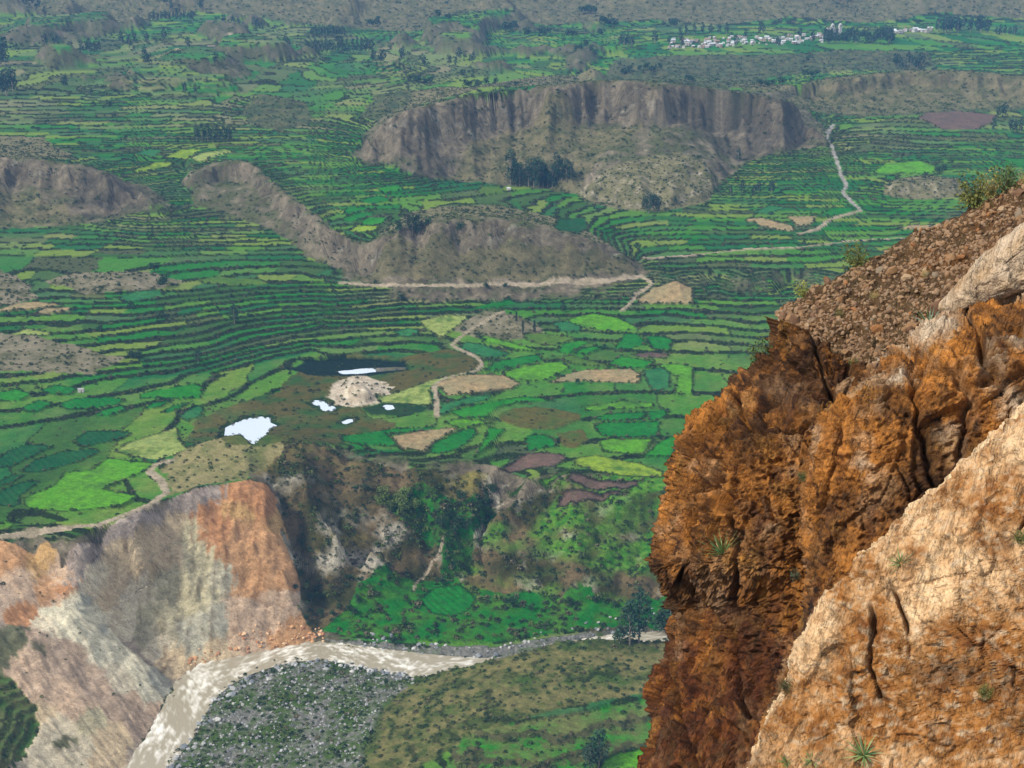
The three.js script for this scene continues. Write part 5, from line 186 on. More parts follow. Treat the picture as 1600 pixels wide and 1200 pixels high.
    // bluffs
    if (cliff > 0) {
      const streak = .6 * fbm2(x / 4.5 + wx * .3, d / 14, 4) + .6 * va, big = fbm2(x / 26 + 70, d / 26, 3);
      let r = mix3([.105, .09, .062], [.2, .168, .12], clamp(.5 + streak + .5 * va)); r = mix3(r, [.062, .052, .034], clamp(.34 + 1.3 * big + .9 * vb)); r = mix3(r, [.38, .345, .28], clamp(2.2 * vb * (big + .4) + .6 * streak - .18));
      r = mix3(r, [.075, .08, .036], clamp(.42 - .9 * (sl - .5) + 1.6 * vb + .8 * va - .25 * streak));
      if (kind === 'talus') r = mix3(r, mix3([.15, .13, .07], [.075, .078, .036], clamp(.5 + vb * 1.5 + va)), .8); if (kind === 'darkbluff') r = mix3(r, [.07, .062, .045], clamp(.5 + vb)); if (kind === 'farscrub') r = mix3([.1, .095, .05], [.045, .06, .03], clamp(.5 + 1.6 * vb));
      col = mix3(col, r, cliff); shrub = lerp(shrub, .2 * clamp(.35 + vb * 2 + (kind === 'farscrub' || kind === 'talus' ? .4 : 0)), cliff);
    }
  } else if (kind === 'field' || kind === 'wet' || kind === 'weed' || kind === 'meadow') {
    const c = kind === 'field' ? fields[field].c : kind;
    if (kind === 'field') {
      const e = edge(fields[field].q.p, fx, fd, true), g = CROP[c];
      col = mix3(g, [g[0] * 1.5 + .012, g[1] * 1.25, g[2] * 1.2], clamp(.5 + nb)); 
      col = mix3(col, [col[0] * .6, col[1] * .62, col[2] * .6], clamp(.9 * na + .5 * nf)); if (c === 'dry' || c === 'soil') col = mix3(col, [.1, .095, .055], clamp(na * .8 + nb * .5));
      if (c === 'marsh') col = mix3(col, [.045, .085, .015], clamp(.2 + 1.6 * nb)), h += .15 * na;
      if (c === 'lime' || c === 'pale' || c === 'yellow') col = mix3(col, [.04, .11, .02], clamp(.15 + 1.3 * nb + .5 * na));
      if (c === 'emerald' || c === 'deep' || c === 'blue') { const row = Math.sin((x * .8 + d * .6 + nb) * 2.2); h += .12 * row; col = mix3(col, [.05, .085, .035], clamp(.1 + .12 * row + .3 * na)); }
      const bank = 1 - sstep(.5, 1.3, e + .5 * na); if (c !== 'marsh' && c !== 'weed') { h += .35 * bank; col = mix3(col, BANK, bank * .8); shrub = bank * .7; }
      else shrub = .05;
    } else if (kind === 'meadow') { col = mix3([.2, .175, .085], [.11, .12, .045], clamp(.35 + nb * 1.5 + na)); shrub = .08 + .2 * clamp(nb * 3); h += .3 * na; }
    else if (kind === 'wet') { h = Math.max(h, 54.3) + .15 * na; col = mix3([.08, .07, .018], [.03, .075, .015], clamp(.35 + 2 * nb + nc)); col = mix3(col, [.12, .11, .035], clamp(1.5 * nc + na * .5)); shrub = .05; for (const q of ponds) if (x > q.q.x0 && x < q.q.x1 && d > q.q.d0 && d < q.q.d1) { const e = edge(q.q.p, x, d, true) + na; if (e < 2.4) { col = mix3([.008, .032, .008], [.03, .06, .012], clamp(.4 + na)); shrub = .6; } } }
    else { h = 54.35 + .1 * na; col = mix3([.004, .014, .01], [.008, .026, .014], clamp(.4 + na)); shrub = .03; }  // near-black ground colour imitates the bluff mirrored in the water
  } else if (kind === 'bar' || kind === 'gravel') { h += .5 * na + .3 * nf; col = mix3([.1, .1, .088], [.18, .175, .155], clamp(.5 + nf)); col = mix3(col, [.055, .09, .022], clamp(.6 + 1.6 * nb + 1.1 * na - (kind === 'gravel' ? .7 : 0))); shrub = kind === 'bar' ? .25 + .6 * clamp(nb * 2) : .05; }
  else if (kind === 'mound') { const hh = h + 1.3 * nb + 1.6 * nc, k = Math.floor(hh / 1.7), fr = hh / 1.7 - k; h += .35 * na; if (fr > .75) { h += .5 * (fr - .75); } col = mix3([.15, .135, .055], [.055, .075, .02], clamp(.5 + nb * 1.6 + 1.3 * na)); col = mix3(col, [.19, .14, .08], clamp(nc * 1.4 + na * .6 - .15)); col = mix3(col, [.04, .09, .014], clamp(1.6 * vb - .2)); if (fr > .78 && nb > -.05) col = mix3(col, BANK, .6); shrub = .18 + .22 * clamp(.1 + nb * 2 + (fr > .7 ? .4 : 0)); }
  else if (kind === 'lush2' || kind === 'lgreen') { h += 1.6 * nb + .6 * nc; const st = 2.2, k = Math.floor(h / st), fr = h / st - k; h = st * (k + (fr < .7 ? .14 * fr : .1 + .9 * sstep(.7, 1, fr))); col = fr > .78 + .2 * na ? mix3([.05, .06, .022], SCRUB, clamp(.5 + nb)) : mix3([.03, .16, .015], [.12, .14, .045], clamp(.3 + nb * 1.3 + hash(k, 4) * .6 - .2)); if (kind === 'lgreen' && fr <= .7) col = mix3(col, SCRUB, .5); shrub = fr > .7 ? .5 : .1; col = mix3(col, [.09, .085, .035], clamp(.25 + 1.2 * na)); }
  else if (kind === 'lush' || kind === 'ravine' || kind === 'forest') { h += .4 * na; col = mix3([.012, .115, .014], [.06, .155, .016], clamp(.4 + 1.5 * vb)); col = mix3(col, [.04, .045, .018], clamp(va * 1.6 + vb * .8 + (kind === 'lush' ? -.05 : .3))); shrub = .16 + .6 * clamp(vb * 2.4 + .15); if (kind !== 'lush') shrub += .6; }
  else if (kind === 'scrub' || kind === 'rslope') {
    const lean = clamp(.5 + 2 * fbm2(x / 22 + 5, sa / 22, 2)), pale = fbm2(x / 16 + 50, sa / 26, 3);
    col = mix3([.135, .1, .052], [.045, .046, .014], lean); col = mix3(col, [.2, .17, .055], clamp(vc * 2.4 - .15)); col = mix3(col, [.33, .3, .24], clamp(2.8 * pale + .25 * (sl - .9) + va * .6 - .42)); col = mix3(col, [.035, .04, .02], clamp(va * 1.5 + vb - .1));
    if (kind === 'rslope') col = mix3(col, mix3([.035, .13, .014], [.1, .19, .025], clamp(.5 + va * 1.5)), clamp(.32 + 2.2 * vc + vb + .02 * (h - 20) + .006 * (x - 40)));
    shrub = .25 + .6 * clamp(vb * 2.2 + lean * .4); h += .5 * va * (1 - .3 * cliff);
  } else if (kind === 'orange' || kind === 'left') {
    let r = 0, g = 0, b = 0, w = 1e-6; const run = kind === 'left' ? fbm2((x + d) * .3, (x - d) / 32, 4) : fbm2(x / 2.2, h / 18 + d / 40, 4); h += (kind === 'left' ? .7 : .8) * run; const qx = x + 3 * vb + 2.4 * va + (kind === 'left' ? 4.5 : 7) * run, qd = d + 2 * nc, qh = h + 5 * vb + 3.4 * va;
    for (const s of SPOTS) { const R = s[4] * .37, e = Math.exp(-((qx - s[1]) ** 2 + .5 * (qd - s[2]) ** 2 + (qh - s[3]) ** 2) / (R * R)), c = ROCK[s[0]]; r += c[0] * e; g += c[1] * e; b += c[2] * e; w += e; }
    col = [(r + 3e-7) / w, (g + 2.4e-7) / w, (b + 1.8e-7) / w];
    const streak = .5 * fbm2(x / 2.4 + h / 14, sa / 3.4, 4) + .8 * run, st2 = fbm2(x / 9 + h / 5, h / 2.2 - x / 14, 4);
    col = mix3(col, [col[0] * .55, col[1] * .5, col[2] * .45], clamp(streak * 2 + .3 * va - .06) * (kind === 'left' ? .6 : 1)); col = mix3(col, [col[0] * 1.25 + .04, col[1] * 1.25 + .035, col[2] * 1.25 + .03], clamp(st2 * 1.3));
    shrub = kind === 'left' ? .012 : .002; h += (kind === 'orange' ? .5 : .35) * na;
  } else if (kind === 'white') { col = mix3([.42, .37, .29], [.26, .21, .15], clamp(.4 + na * 1.5)); h += .3 * na; shrub = .08; }
  else if (kind === 'road') { col = mix3([.3, .25, .185], [.19, .165, .11], clamp(.4 + 1.3 * na + nb)); if (roads[road].n === 'stream_bed') col = mix3([.3, .28, .25], [.16, .15, .13], clamp(.5 + nf)), h -= .5; }
  else if (kind === 'pond') { h = 53.3; col = [.05, .05, .03]; }
  else { // scrub2, dryhill, drybl
    col = mix3(kind === 'scrub2' ? [.17, .15, .1] : [.145, .132, .07], [.085, .085, .04], clamp(.35 + nb * 1.6 + na)); col = mix3(col, [.3, .26, .2], clamp(1.4 * fbm2(x / 6, d / 6, 3) * sl * 2));
    shrub = .16 + .2 * clamp(nb * 2); h += .25 * na;
  }
  for (const p of ponds) { const q = p.q; if (x > q.x0 && x < q.x1 && d > q.d0 && d < q.d1) { const sd = edge(q.p, x, d, true) * (inside(q, x, d) ? -1 : 1); if (sd < 2) { const hs = 54.12 + clamp(sd * .35, -.8, .25); h = sd < .7 ? hs : lerp(hs, h, (sd - .7) / 1.3); } } }
  return { h, col: kind === 'orange' || kind === 'left' ? col : deep(col), kind, field, road, shrub, cliff, sl };
}

// ------------------------------------------------------------------ terrain sheet, denser where the relief is steep
const NC = 731, NR = 1121, UA = -0.52, UB = 0.52;
const TP = new Float32Array(NC * NR * 3), TC = new Float32Array(NC * NR * 3), TU = new Float32Array(NC * NR * 2), TK = new Uint16Array(NC * NR), TS = new Float32Array(NC * NR), TZ = new Float32Array(NC * NR);
const classes = [], classIndex = new Map();
const classOf = (key) => { if (!classIndex.has(key)) { classIndex.set(key, classes.length); classes.push(key); } return classIndex.get(key); };
{
  const NS = 1600, dist = new Float32Array(NS), dA = 330, dB = 6800; for (let i = 0; i < NS; i++) dist[i] = Math.exp(lerp(Math.log(dA), Math.log(dB), i / (NS - 1)));
  let cumPrev = null;
  for (let c = 0; c < NC; c++) {
    const u = lerp(UA, UB, c / (NC - 1)), cum = new Float32Array(NS);
    let pa = 0, ph = 0, pd = 0;
    for (let i = 0; i < NS; i++) { const d = dist[i], h = grid(HG, u * d, d), a = Math.atan((280 - h) / d); if (i) cum[i] = cum[i - 1] + Math.abs(a - pa) + .05 * Math.hypot(d - pd, h - ph) / d; pa = a; ph = h; pd = d; }
    const T = cum[NS - 1]; for (let i = 0; i < NS; i++) cum[i] /= T;
    if (cumPrev) for (let i = 0; i < NS; i++) cum[i] = cumPrev[i] * .9 + cum[i] * .1; cumPrev = cum;
    let k = 0;
    for (let r = 0; r < NR; r++) {
      const t = r / (NR - 1); while (k < NS - 2 && cum[k + 1] < t) k++;
      const f = clamp((t - cum[k]) / (cum[k + 1] - cum[k] + 1e-12)), d = lerp(dist[k], dist[k + 1], f), x = u * d, L = land(x, d), o = r * NC + c;
      TP[o * 3] = x; TP[o * 3 + 1] = L.h; TP[o * 3 + 2] = -d; TC[o * 3] = L.col[0]; TC[o * 3 + 1] = L.col[1]; TC[o * 3 + 2] = L.col[2];
      TU[o * 2] = x / 20; TU[o * 2 + 1] = (d + .8 * L.h) / 20; TS[o] = L.shrub; TZ[o] = L.kind === 'lush' || L.kind === 'ravine' || L.kind === 'forest' ? 1.9 : L.kind === 'scrub' || L.kind === 'rslope' ? 1.5 : L.kind === 'mound' || L.kind === 'lush2' || L.kind === 'bar' ? 1.15 : 1;
      let key = 'hillside';
      if (L.field >= 0) key = 'field:' + L.field; else if (L.road >= 0) key = 'road:' + L.road; else if (L.kind === 'orange') key = 'orange'; else if (L.kind === 'left') key = 'left'; else if (L.kind === 'bar') key = 'bar'; else if (L.kind === 'mound' || L.kind === 'lush2') key = 'mound'; else if (L.kind === 'scrub') key = 'scrub'; else if (L.kind === 'wet' || L.kind === 'weed' || L.kind === 'pond') key = 'wet'; else if (L.kind === 'white') key = 'white'; else if (L.kind === 'rslope' || L.kind === 'ravine' || L.kind === 'forest') key = 'rslope'; else if (L.kind === 'lush') key = 'lush'; else if (L.kind === 'meadow') key = 'meadow';
      TK[o] = classOf(key);
    }
  }
}
console.log('terrain sampled');
function grainTexture(size, seed, contrast) {
  const data = new Uint8Array(size * size * 4), r = rng(seed), per = (x, y, p) => { // tiling noise
    const X = x * p, Y = y * p, xf = Math.floor(X), yf = Math.floor(Y), u = X - xf, v = Y - yf, s = (t) => t * t * (3 - 2 * t), h = (i, j) => hash(((i % p) + p) % p + seed * 97, ((j % p) + p) % p + p * 13);
    return lerp(lerp(h(xf, yf), h(xf + 1, yf), s(u)), lerp(h(xf, yf + 1), h(xf + 1, yf + 1), s(u)), s(v)) - .5; };
  for (let j = 0; j < size; j++) for (let i = 0; i < size; i++) {
    const x = i / size, y = j / size, v = per(x, y, 9) * .5 + per(x, y, 23) * .6 + per(x, y, 61) * .8 + per(x, y, 149) * .8 + (r() - .5) * .5, g = clamp(.8 + v * contrast) * 255, o = (j * size + i) * 4;
    data[o] = g; data[o + 1] = g; data[o + 2] = g; data[o + 3] = 255;
  }
  const t = new THREE.DataTexture(data, size, size); t.wrapS = t.wrapT = THREE.RepeatWrapping; t.magFilter = THREE.LinearFilter; t.minFilter = THREE.LinearMipmapLinearFilter; t.generateMipmaps = true; t.needsUpdate = true; return t;
}
const grain = grainTexture(1024, 3, .42); grain.colorSpace = THREE.NoColorSpace;
const earth = new THREE.MeshPhysicalMaterial({ vertexColors: true, map: grain, bumpMap: grain, bumpScale: .3, roughness: 1, specularIntensity: .15 });
const used = new Set();
function named(name) { let n = name, i = 0; while (used.has(n)) n = name + '_' + String(++i).padStart(3, '0'); used.add(n); return n; }
function tag(o, label, category, group, kind) { o.userData.label = label; o.userData.category = category; if (group) o.userData.group = group; if (kind) o.userData.kind = kind; return o; }
function add(o, name) { o.name = named(name); o.traverse(m => { if (m.isMesh) { m.castShadow = true; m.receiveShadow = true; } }); scene.add(o); return o; }
const KINDS = { hillside: ['terraced_hillside', 'green terraced hillsides and grey eroded bluffs of the whole valley', 'hillside'], orange: ['orange_cliff', 'steep orange and cream river cliff below the winding path', 'cliff'], left: ['scree_slope', 'streaked pink and pale scree slope at the lower left', 'slope'], bar: ['gravel_bar', 'stony gravel bar on the near bank of the river', 'gravel bar'], mound: ['grassy_spur', 'dry grassy spur with low terraces in front of the river', 'spur'], scrub: ['scrub_hill', 'dark scrubby gully hill right of the orange cliff', 'hill'], wet: ['marsh', 'brown and dark green marsh round the white ponds', 'marsh'], white: ['pale_mound', 'small pale bare mound among the ponds', 'mound'], rslope: ['scrub_slope', 'green scrub slope and ravine beside the orange crag', 'slope'], lush: ['river_floor', 'lush green river floor below the ravine', 'meadow'], meadow: ['grassy_knoll', 'dry grassy knoll on top of the orange cliff', 'knoll'] };
{
  const idx = new Uint32Array((NC - 1) * (NR - 1) * 6); let k = 0;
  for (let r = 0; r < NR - 1; r++) for (let c = 0; c < NC - 1; c++) { const a = r * NC + c, b = a + 1, e = a + NC, f = e + 1; idx[k++] = a; idx[k++] = b; idx[k++] = e; idx[k++] = b; idx[k++] = f; idx[k++] = e; }
  const full = new THREE.BufferGeometry(); full.setAttribute('position', new THREE.BufferAttribute(TP, 3)); full.setIndex(new THREE.BufferAttribute(idx, 1)); full.computeVertexNormals();
  const TN = full.attributes.normal.array, lists = classes.map(() => []);
  for (let i = 0; i < idx.length; i += 6) { const q = TK[idx[i]]; lists[q].push(i, i + 3); }
  classes.forEach((key, q) => {
    if (!lists[q].length) return;
    const map = new Map(), ix = [], P = [], N = [], C = [], U = [];
    for (const i of lists[q]) for (let j = 0; j < 3; j++) { const v = idx[i + j]; let m = map.get(v); if (m === undefined) { m = map.size; map.set(v, m); P.push(TP[v * 3], TP[v * 3 + 1], TP[v * 3 + 2]); N.push(TN[v * 3], TN[v * 3 + 1], TN[v * 3 + 2]); C.push(TC[v * 3], TC[v * 3 + 1], TC[v * 3 + 2]); U.push(TU[v * 2], TU[v * 2 + 1]); } ix.push(m); }
    const g = new THREE.BufferGeometry(); g.setAttribute('position', new THREE.Float32BufferAttribute(P, 3)); g.setAttribute('normal', new THREE.Float32BufferAttribute(N, 3)); g.setAttribute('color', new THREE.Float32BufferAttribute(C, 3)); g.setAttribute('uv', new THREE.Float32BufferAttribute(U, 2)); g.setIndex(ix);
    const m = new THREE.Mesh(g, earth), [what, n] = key.split(':');
    if (what === 'field') { const f = fields[n]; tag(m, f.l, f.c === 'marsh' || f.c === 'weed' ? 'marsh' : 'field', 'fields of the valley', 'structure'); add(m, f.c === 'soil' ? 'ploughed_field' : f.c === 'marsh' || f.c === 'weed' ? 'marsh_patch' : f.c === 'dry' ? 'bare_field' : 'crop_field'); }
    else if (what === 'road') { const f = roads[n]; tag(m, f.l, f.n === 'stream_bed' ? 'stream bed' : f.n === 'dirt_road' ? 'road' : 'path', null, 'structure'); add(m, f.n); }
    else { const f = KINDS[what]; tag(m, f[1], f[2], null, 'structure'); add(m, f[0]); }
  });
}
console.log('terrain built');

// ------------------------------------------------------------------ river and ponds
{
  const line = (w) => { const out = []; for (let i = 0; i < w.length; i += 3) out.push(new THREE.Vector3(w[i], 0, -w[i + 1])); return new THREE.CatmullRomCurve3(out, false, 'centripetal'); };
  const a = line(RELIEF[0]), b = line(RELIEF[1]), n = 620, m = 44, P = [], C = [], ix = [];
  for (let i = 0; i <= n; i++) { const p = a.getPoint(i / n), q = b.getPoint(i / n);
    for (let j = 0; j <= m; j++) { const t = lerp(-.05, 1.05, j / m), x = lerp(p.x, q.x, t), z = lerp(p.z, q.z, t);
      const fl = i / n * 60, w1 = fbm2(fl * 1.5, t * 7, 4), w2 = fbm2(fl * 5, t * 9 + 3, 3), rap = clamp(.4 + 1.8 * fbm2(fl * .28 + 6, t * 1.1, 2)), foam = clamp(w1 * 1.3 + w2 * .5 + rap * .8 - .24);
      P.push(x, .2 + .3 * w1 * rap + .12 * w2, z); const c = mix3([.235, .205, .145], [.6, .575, .51], foam); C.push(...c);
      if (i < n && j < m) { const o = i * (m + 1) + j; ix.push(o, o + m + 1, o + 1, o + 1, o + m + 1, o + m + 2); } } }
  const g = new THREE.BufferGeometry(); g.setAttribute('position', new THREE.Float32BufferAttribute(P, 3)); g.setAttribute('color', new THREE.Float32BufferAttribute(C, 3)); g.setIndex(ix); g.computeVertexNormals();
  add(tag(new THREE.Mesh(g, new THREE.MeshStandardMaterial({ vertexColors: true, roughness: .3 })), 'murky tan river with white rapids bending round the gravel bar', 'river', null, 'structure'), 'river');
  const water = new THREE.MeshPhysicalMaterial({ color: 0xdfe6ec, roughness: .03, metalness: .97 });
  for (const p of ponds) {
    const q = p.q.p; let cx = 0, cd = 0; for (let i = 0; i < q.length; i += 2) { cx += q[i] * 2 / q.length; cd += q[i + 1] * 2 / q.length; }
    const s = new THREE.Shape(); for (let i = 0; i < q.length; i += 2) { const X = q[i] + Math.sign(q[i] - cx) * .8, Y = q[i + 1] + Math.sign(q[i + 1] - cd) * .8; i ? s.lineTo(X, Y) : s.moveTo(X, Y); }
    const g2 = new THREE.ShapeGeometry(s); g2.rotateX(-Math.PI / 2); const mm = new THREE.Mesh(g2, water); mm.position.y = 54.12;
    add(tag(mm, p.l, 'pond', null, 'structure'), 'pond');
  }
}
// ------------------------------------------------------------------ leaves, stones, shrubs: shared geometry
const leafMat = new THREE.MeshPhysicalMaterial({ vertexColors: true, roughness: .9, specularIntensity: .25, side: THREE.DoubleSide });
const barkMat = new THREE.MeshStandardMaterial({ color: new THREE.Color().setRGB(.16, .13, .1), roughness: .95 });
function leaves(list, cols, seed) { // list of [x,y,z,size]
  const r = rng(seed), P = [], C = [], v = new THREE.Vector3(), a = new THREE.Vector3(), b = new THREE.Vector3();
  for (const [x, y, z, s] of list) {
    a.set(r() - .5, r() - .5, r() - .5).normalize(); b.set(r() - .5, r() - .5, r() - .5).cross(a).normalize(); const l = s * (.7 + .6 * r()), w = l * (.45 + .3 * r());
    const c = mix3(cols[0], cols[1], r()), q = [[-l, 0], [0, -w], [l, 0], [0, w]].map(([i, j]) => v.set(x, y, z).addScaledVector(a, i).addScaledVector(b, j).toArray());
    for (const k of [0, 1, 2, 0, 2, 3]) { P.push(...q[k]); C.push(...c); }
  }
  const g = new THREE.BufferGeometry(); g.setAttribute('position', new THREE.Float32BufferAttribute(P, 3)); g.setAttribute('color', new THREE.Float32BufferAttribute(C, 3)); g.computeVertexNormals(); return g;
}
function tube(pts, radii, sides = 6) {
  const P = [], ix = []; pts.forEach((p, i) => { for (let j = 0; j < sides; j++) { const a = j / sides * 6.2832; P.push(p[0] + Math.cos(a) * radii[i], p[1], p[2] + Math.sin(a) * radii[i]); } });
  for (let i = 0; i < pts.length - 1; i++) for (let j = 0; j < sides; j++) { const a = i * sides + j, b = i * sides + (j + 1) % sides; ix.push(a, a + sides, b, b, a + sides, b + sides); }
  const g = new THREE.BufferGeometry(); g.setAttribute('position', new THREE.Float32BufferAttribute(P, 3)); g.setIndex(ix); g.computeVertexNormals(); return g;
}
// tree kinds, one metre tall; crowns are made of clumps of leaf faces with gaps between
function treeKind(kind, seed) {
  const r = rng(seed), L = []; let cols = [[.012, .034, .022], [.03, .062, .032]], lim = [];
  const clump = (x, y, z, R, n, s, fy = 1) => { for (let i = 0; i < n; i++) { const u = r() * 2 - 1, a = r() * 6.2832, q = Math.sqrt(1 - u * u), rr = R * Math.cbrt(.25 + .75 * r()); L.push([x + Math.cos(a) * q * rr, y + u * rr * fy, z + Math.sin(a) * q * rr, s]); } };
  const trunk = [tube([[0, -.03, 0], [.008, .3, 0], [.0, .62, .01], [.01, .9, 0]], [.02, .015, .01, .004])];
  if (kind === 'euc') for (let i = 0; i < 15; i++) { const y = .24 + .72 * (i + r()) / 15, w = .16 * (1 - .75 * Math.abs(y - .52) / .5), a = r() * 6.28, x = Math.cos(a) * w, z = Math.sin(a) * w; clump(x, y, z, .075 + .05 * r(), 42, .03, 1.25); lim.push([x, y, z]); }
  if (kind === 'cyp') { for (let i = 0; i < 12; i++) { const y = .1 + .86 * i / 12, w = .07 * Math.sin(Math.min(1, (1.02 - y) * 1.7) * 1.57); clump((r() - .5) * .03, y, (r() - .5) * .03, w + .03, 44, .028, 1.3); } cols = [[.008, .022, .014], [.02, .042, .024]]; }
  if (kind === 'round' || kind === 'light') { for (let i = 0; i < 13; i++) { const a = r() * 6.28, w = .3 * Math.sqrt(r()), y = .3 + .48 * r(), x = Math.cos(a) * w, z = Math.sin(a) * w; clump(x, y, z, .14 + .08 * r(), 44, .046, .9); lim.push([x, y, z]); } if (kind === 'light') cols = [[.055, .095, .02], [.12, .16, .04]]; else cols = [[.012, .036, .015], [.032, .062, .022]]; }
  for (const [x, y, z] of lim) trunk.push(tube([[0, y * .55, 0], [x * .6, y * .85, z * .6], [x, y, z]], [.008, .005, .002], 4));
  return { crown: leaves(L, cols, seed + 1), trunk: mergeGeometries(trunk) };
}
const thin = (k, seed) => { const r = rng(seed), a = k.crown.attributes, P = [], C = []; for (let i = 0; i < a.position.count; i += 6) if (r() < .36) { const c = [0, 0, 0]; for (let j = 0; j < 6; j++) for (let q = 0; q < 3; q++) c[q] += a.position.array[(i + j) * 3 + q] / 6; for (let j = 0; j < 18; j++) { P.push(c[j % 3] + (a.position.array[i * 3 + j] - c[j % 3]) * 1.65); C.push(a.color.array[i * 3 + j]); } } const g = new THREE.BufferGeometry(); g.setAttribute('position', new THREE.Float32BufferAttribute(P, 3)); g.setAttribute('color', new THREE.Float32BufferAttribute(C, 3)); g.computeVertexNormals(); return { crown: g, trunk: k.trunk }; };
const kinds = {}; for (const k of ['euc', 'cyp', 'round', 'light']) kinds[k] = [0, 1, 2, 3].map(i => treeKind(k, 100 + i * 17 + k.length * 7));
const farKinds = {}; for (const k in kinds) farKinds[k] = kinds[k].map((q, i) => thin(q, 900 + i));
const treeName = { euc: 'eucalyptus_tree', cyp: 'cypress_tree', round: 'bushy_tree', light: 'light_green_tree' };
{
  const r = rng(21);
  for (let i = 0; i < TREES.length; i += 4) {
    const [kind, label, group] = TREE_KINDS[TREES[i]], x = TREES[i + 1], d = TREES[i + 2], h = TREES[i + 3], v = (d > 1150 ? farKinds : kinds)[kind][Math.floor(r() * 4)];
    const t = new THREE.Group(), w = .85 + .35 * r(), tr = new THREE.Mesh(v.trunk, barkMat), cr = new THREE.Mesh(v.crown, leafMat); tr.name = 'trunk'; cr.name = 'crown'; t.add(tr, cr);
    t.position.set(x, land(x, d).h - .1, -d); t.scale.set(h * w, h, h * w); t.rotation.y = r() * 6.28;
    add(tag(t, label, kind === 'round' && h < 5 ? 'bush' : 'tree', group || null), kind === 'round' && h < 5 ? 'bush' : treeName[kind]);
  }
}
// scrub: uncountable low bushes on banks, bluffs and the river bar
{
  const r = rng(33), pts = [];
  for (let q = 1; q < NR - 1; q++) for (let c = 1; c < NC - 1; c++) {
    const o = q * NC + c, s = TS[o]; if (s < .004) continue;
    const d = -TP[o * 3 + 2], area = Math.abs((TP[(o + 1) * 3] - TP[o * 3]) * (TP[(o + NC) * 3 + 2] - TP[o * 3 + 2])) + .8 * Math.abs((TP[(o + 1) * 3] - TP[o * 3]) * (TP[(o + NC) * 3 + 1] - TP[o * 3 + 1]));
    const dens = d < 640 ? .45 : d < 1000 ? .36 : .36 * (1000 / d) ** 2.6;
    if (r() < s * area * dens / TZ[o]) pts.push([TP[o * 3] + (r() - .5) * .8, TP[o * 3 + 1], TP[o * 3 + 2] + (r() - .5) * .8, TZ[o] * (d < 640 ? .5 : .62) * (.5 + 1.1 * r() * r() + .4 * r()) * (d > 1000 ? (d / 1000) ** .8 : 1)]);
  }
  const clumps = [0, 1, 2].map(k => { const q = rng(50 + k), L = []; for (let i = 0; i < 44; i++) { const u = q() * 1.3 - .3, a = q() * 6.28, w = Math.sqrt(Math.max(0, 1 - u * u)) * (.55 + .5 * q()); L.push([Math.cos(a) * w, u * .85, Math.sin(a) * w, .34]); } return leaves(L, [[.6, .6, .6], [1, 1, 1]], 60 + k); });
  const grp = new THREE.Group(), M = new THREE.Matrix4(), Q = new THREE.Quaternion(), up = new THREE.Vector3(0, 1, 0), col = new THREE.Color();
  clumps.forEach((g, k) => {
    const mine = pts.filter((_, i) => i % 3 === k), im = new THREE.InstancedMesh(g, leafMat, mine.length);
    mine.forEach(([x, y, z, s], i) => { Q.setFromAxisAngle(up, r() * 6.28); M.compose(new THREE.Vector3(x, y + .2 * s, z), Q, new THREE.Vector3(s * (.9 + .5 * r()), s * (.7 + .5 * r()), s * (.9 + .5 * r()))); im.setMatrixAt(i, M); const t = r(), c = t < .6 ? mix3([.022, .045, .018], [.05, .075, .026], r()) : t < .85 ? mix3([.06, .1, .022], [.1, .13, .035], r()) : mix3([.13, .11, .06], [.09, .085, .045], r()); im.setColorAt(i, col.setRGB(...c)); });
    im.name = 'shrub_clump'; im.castShadow = im.receiveShadow = true; im.userData.kind = 'stuff'; grp.add(im);
  });
  console.log('shrubs', pts.length);
  add(tag(grp, 'low dark scrub scattered over banks, bluffs and river bar', 'scrub', null, 'stuff'), 'scrub');
}
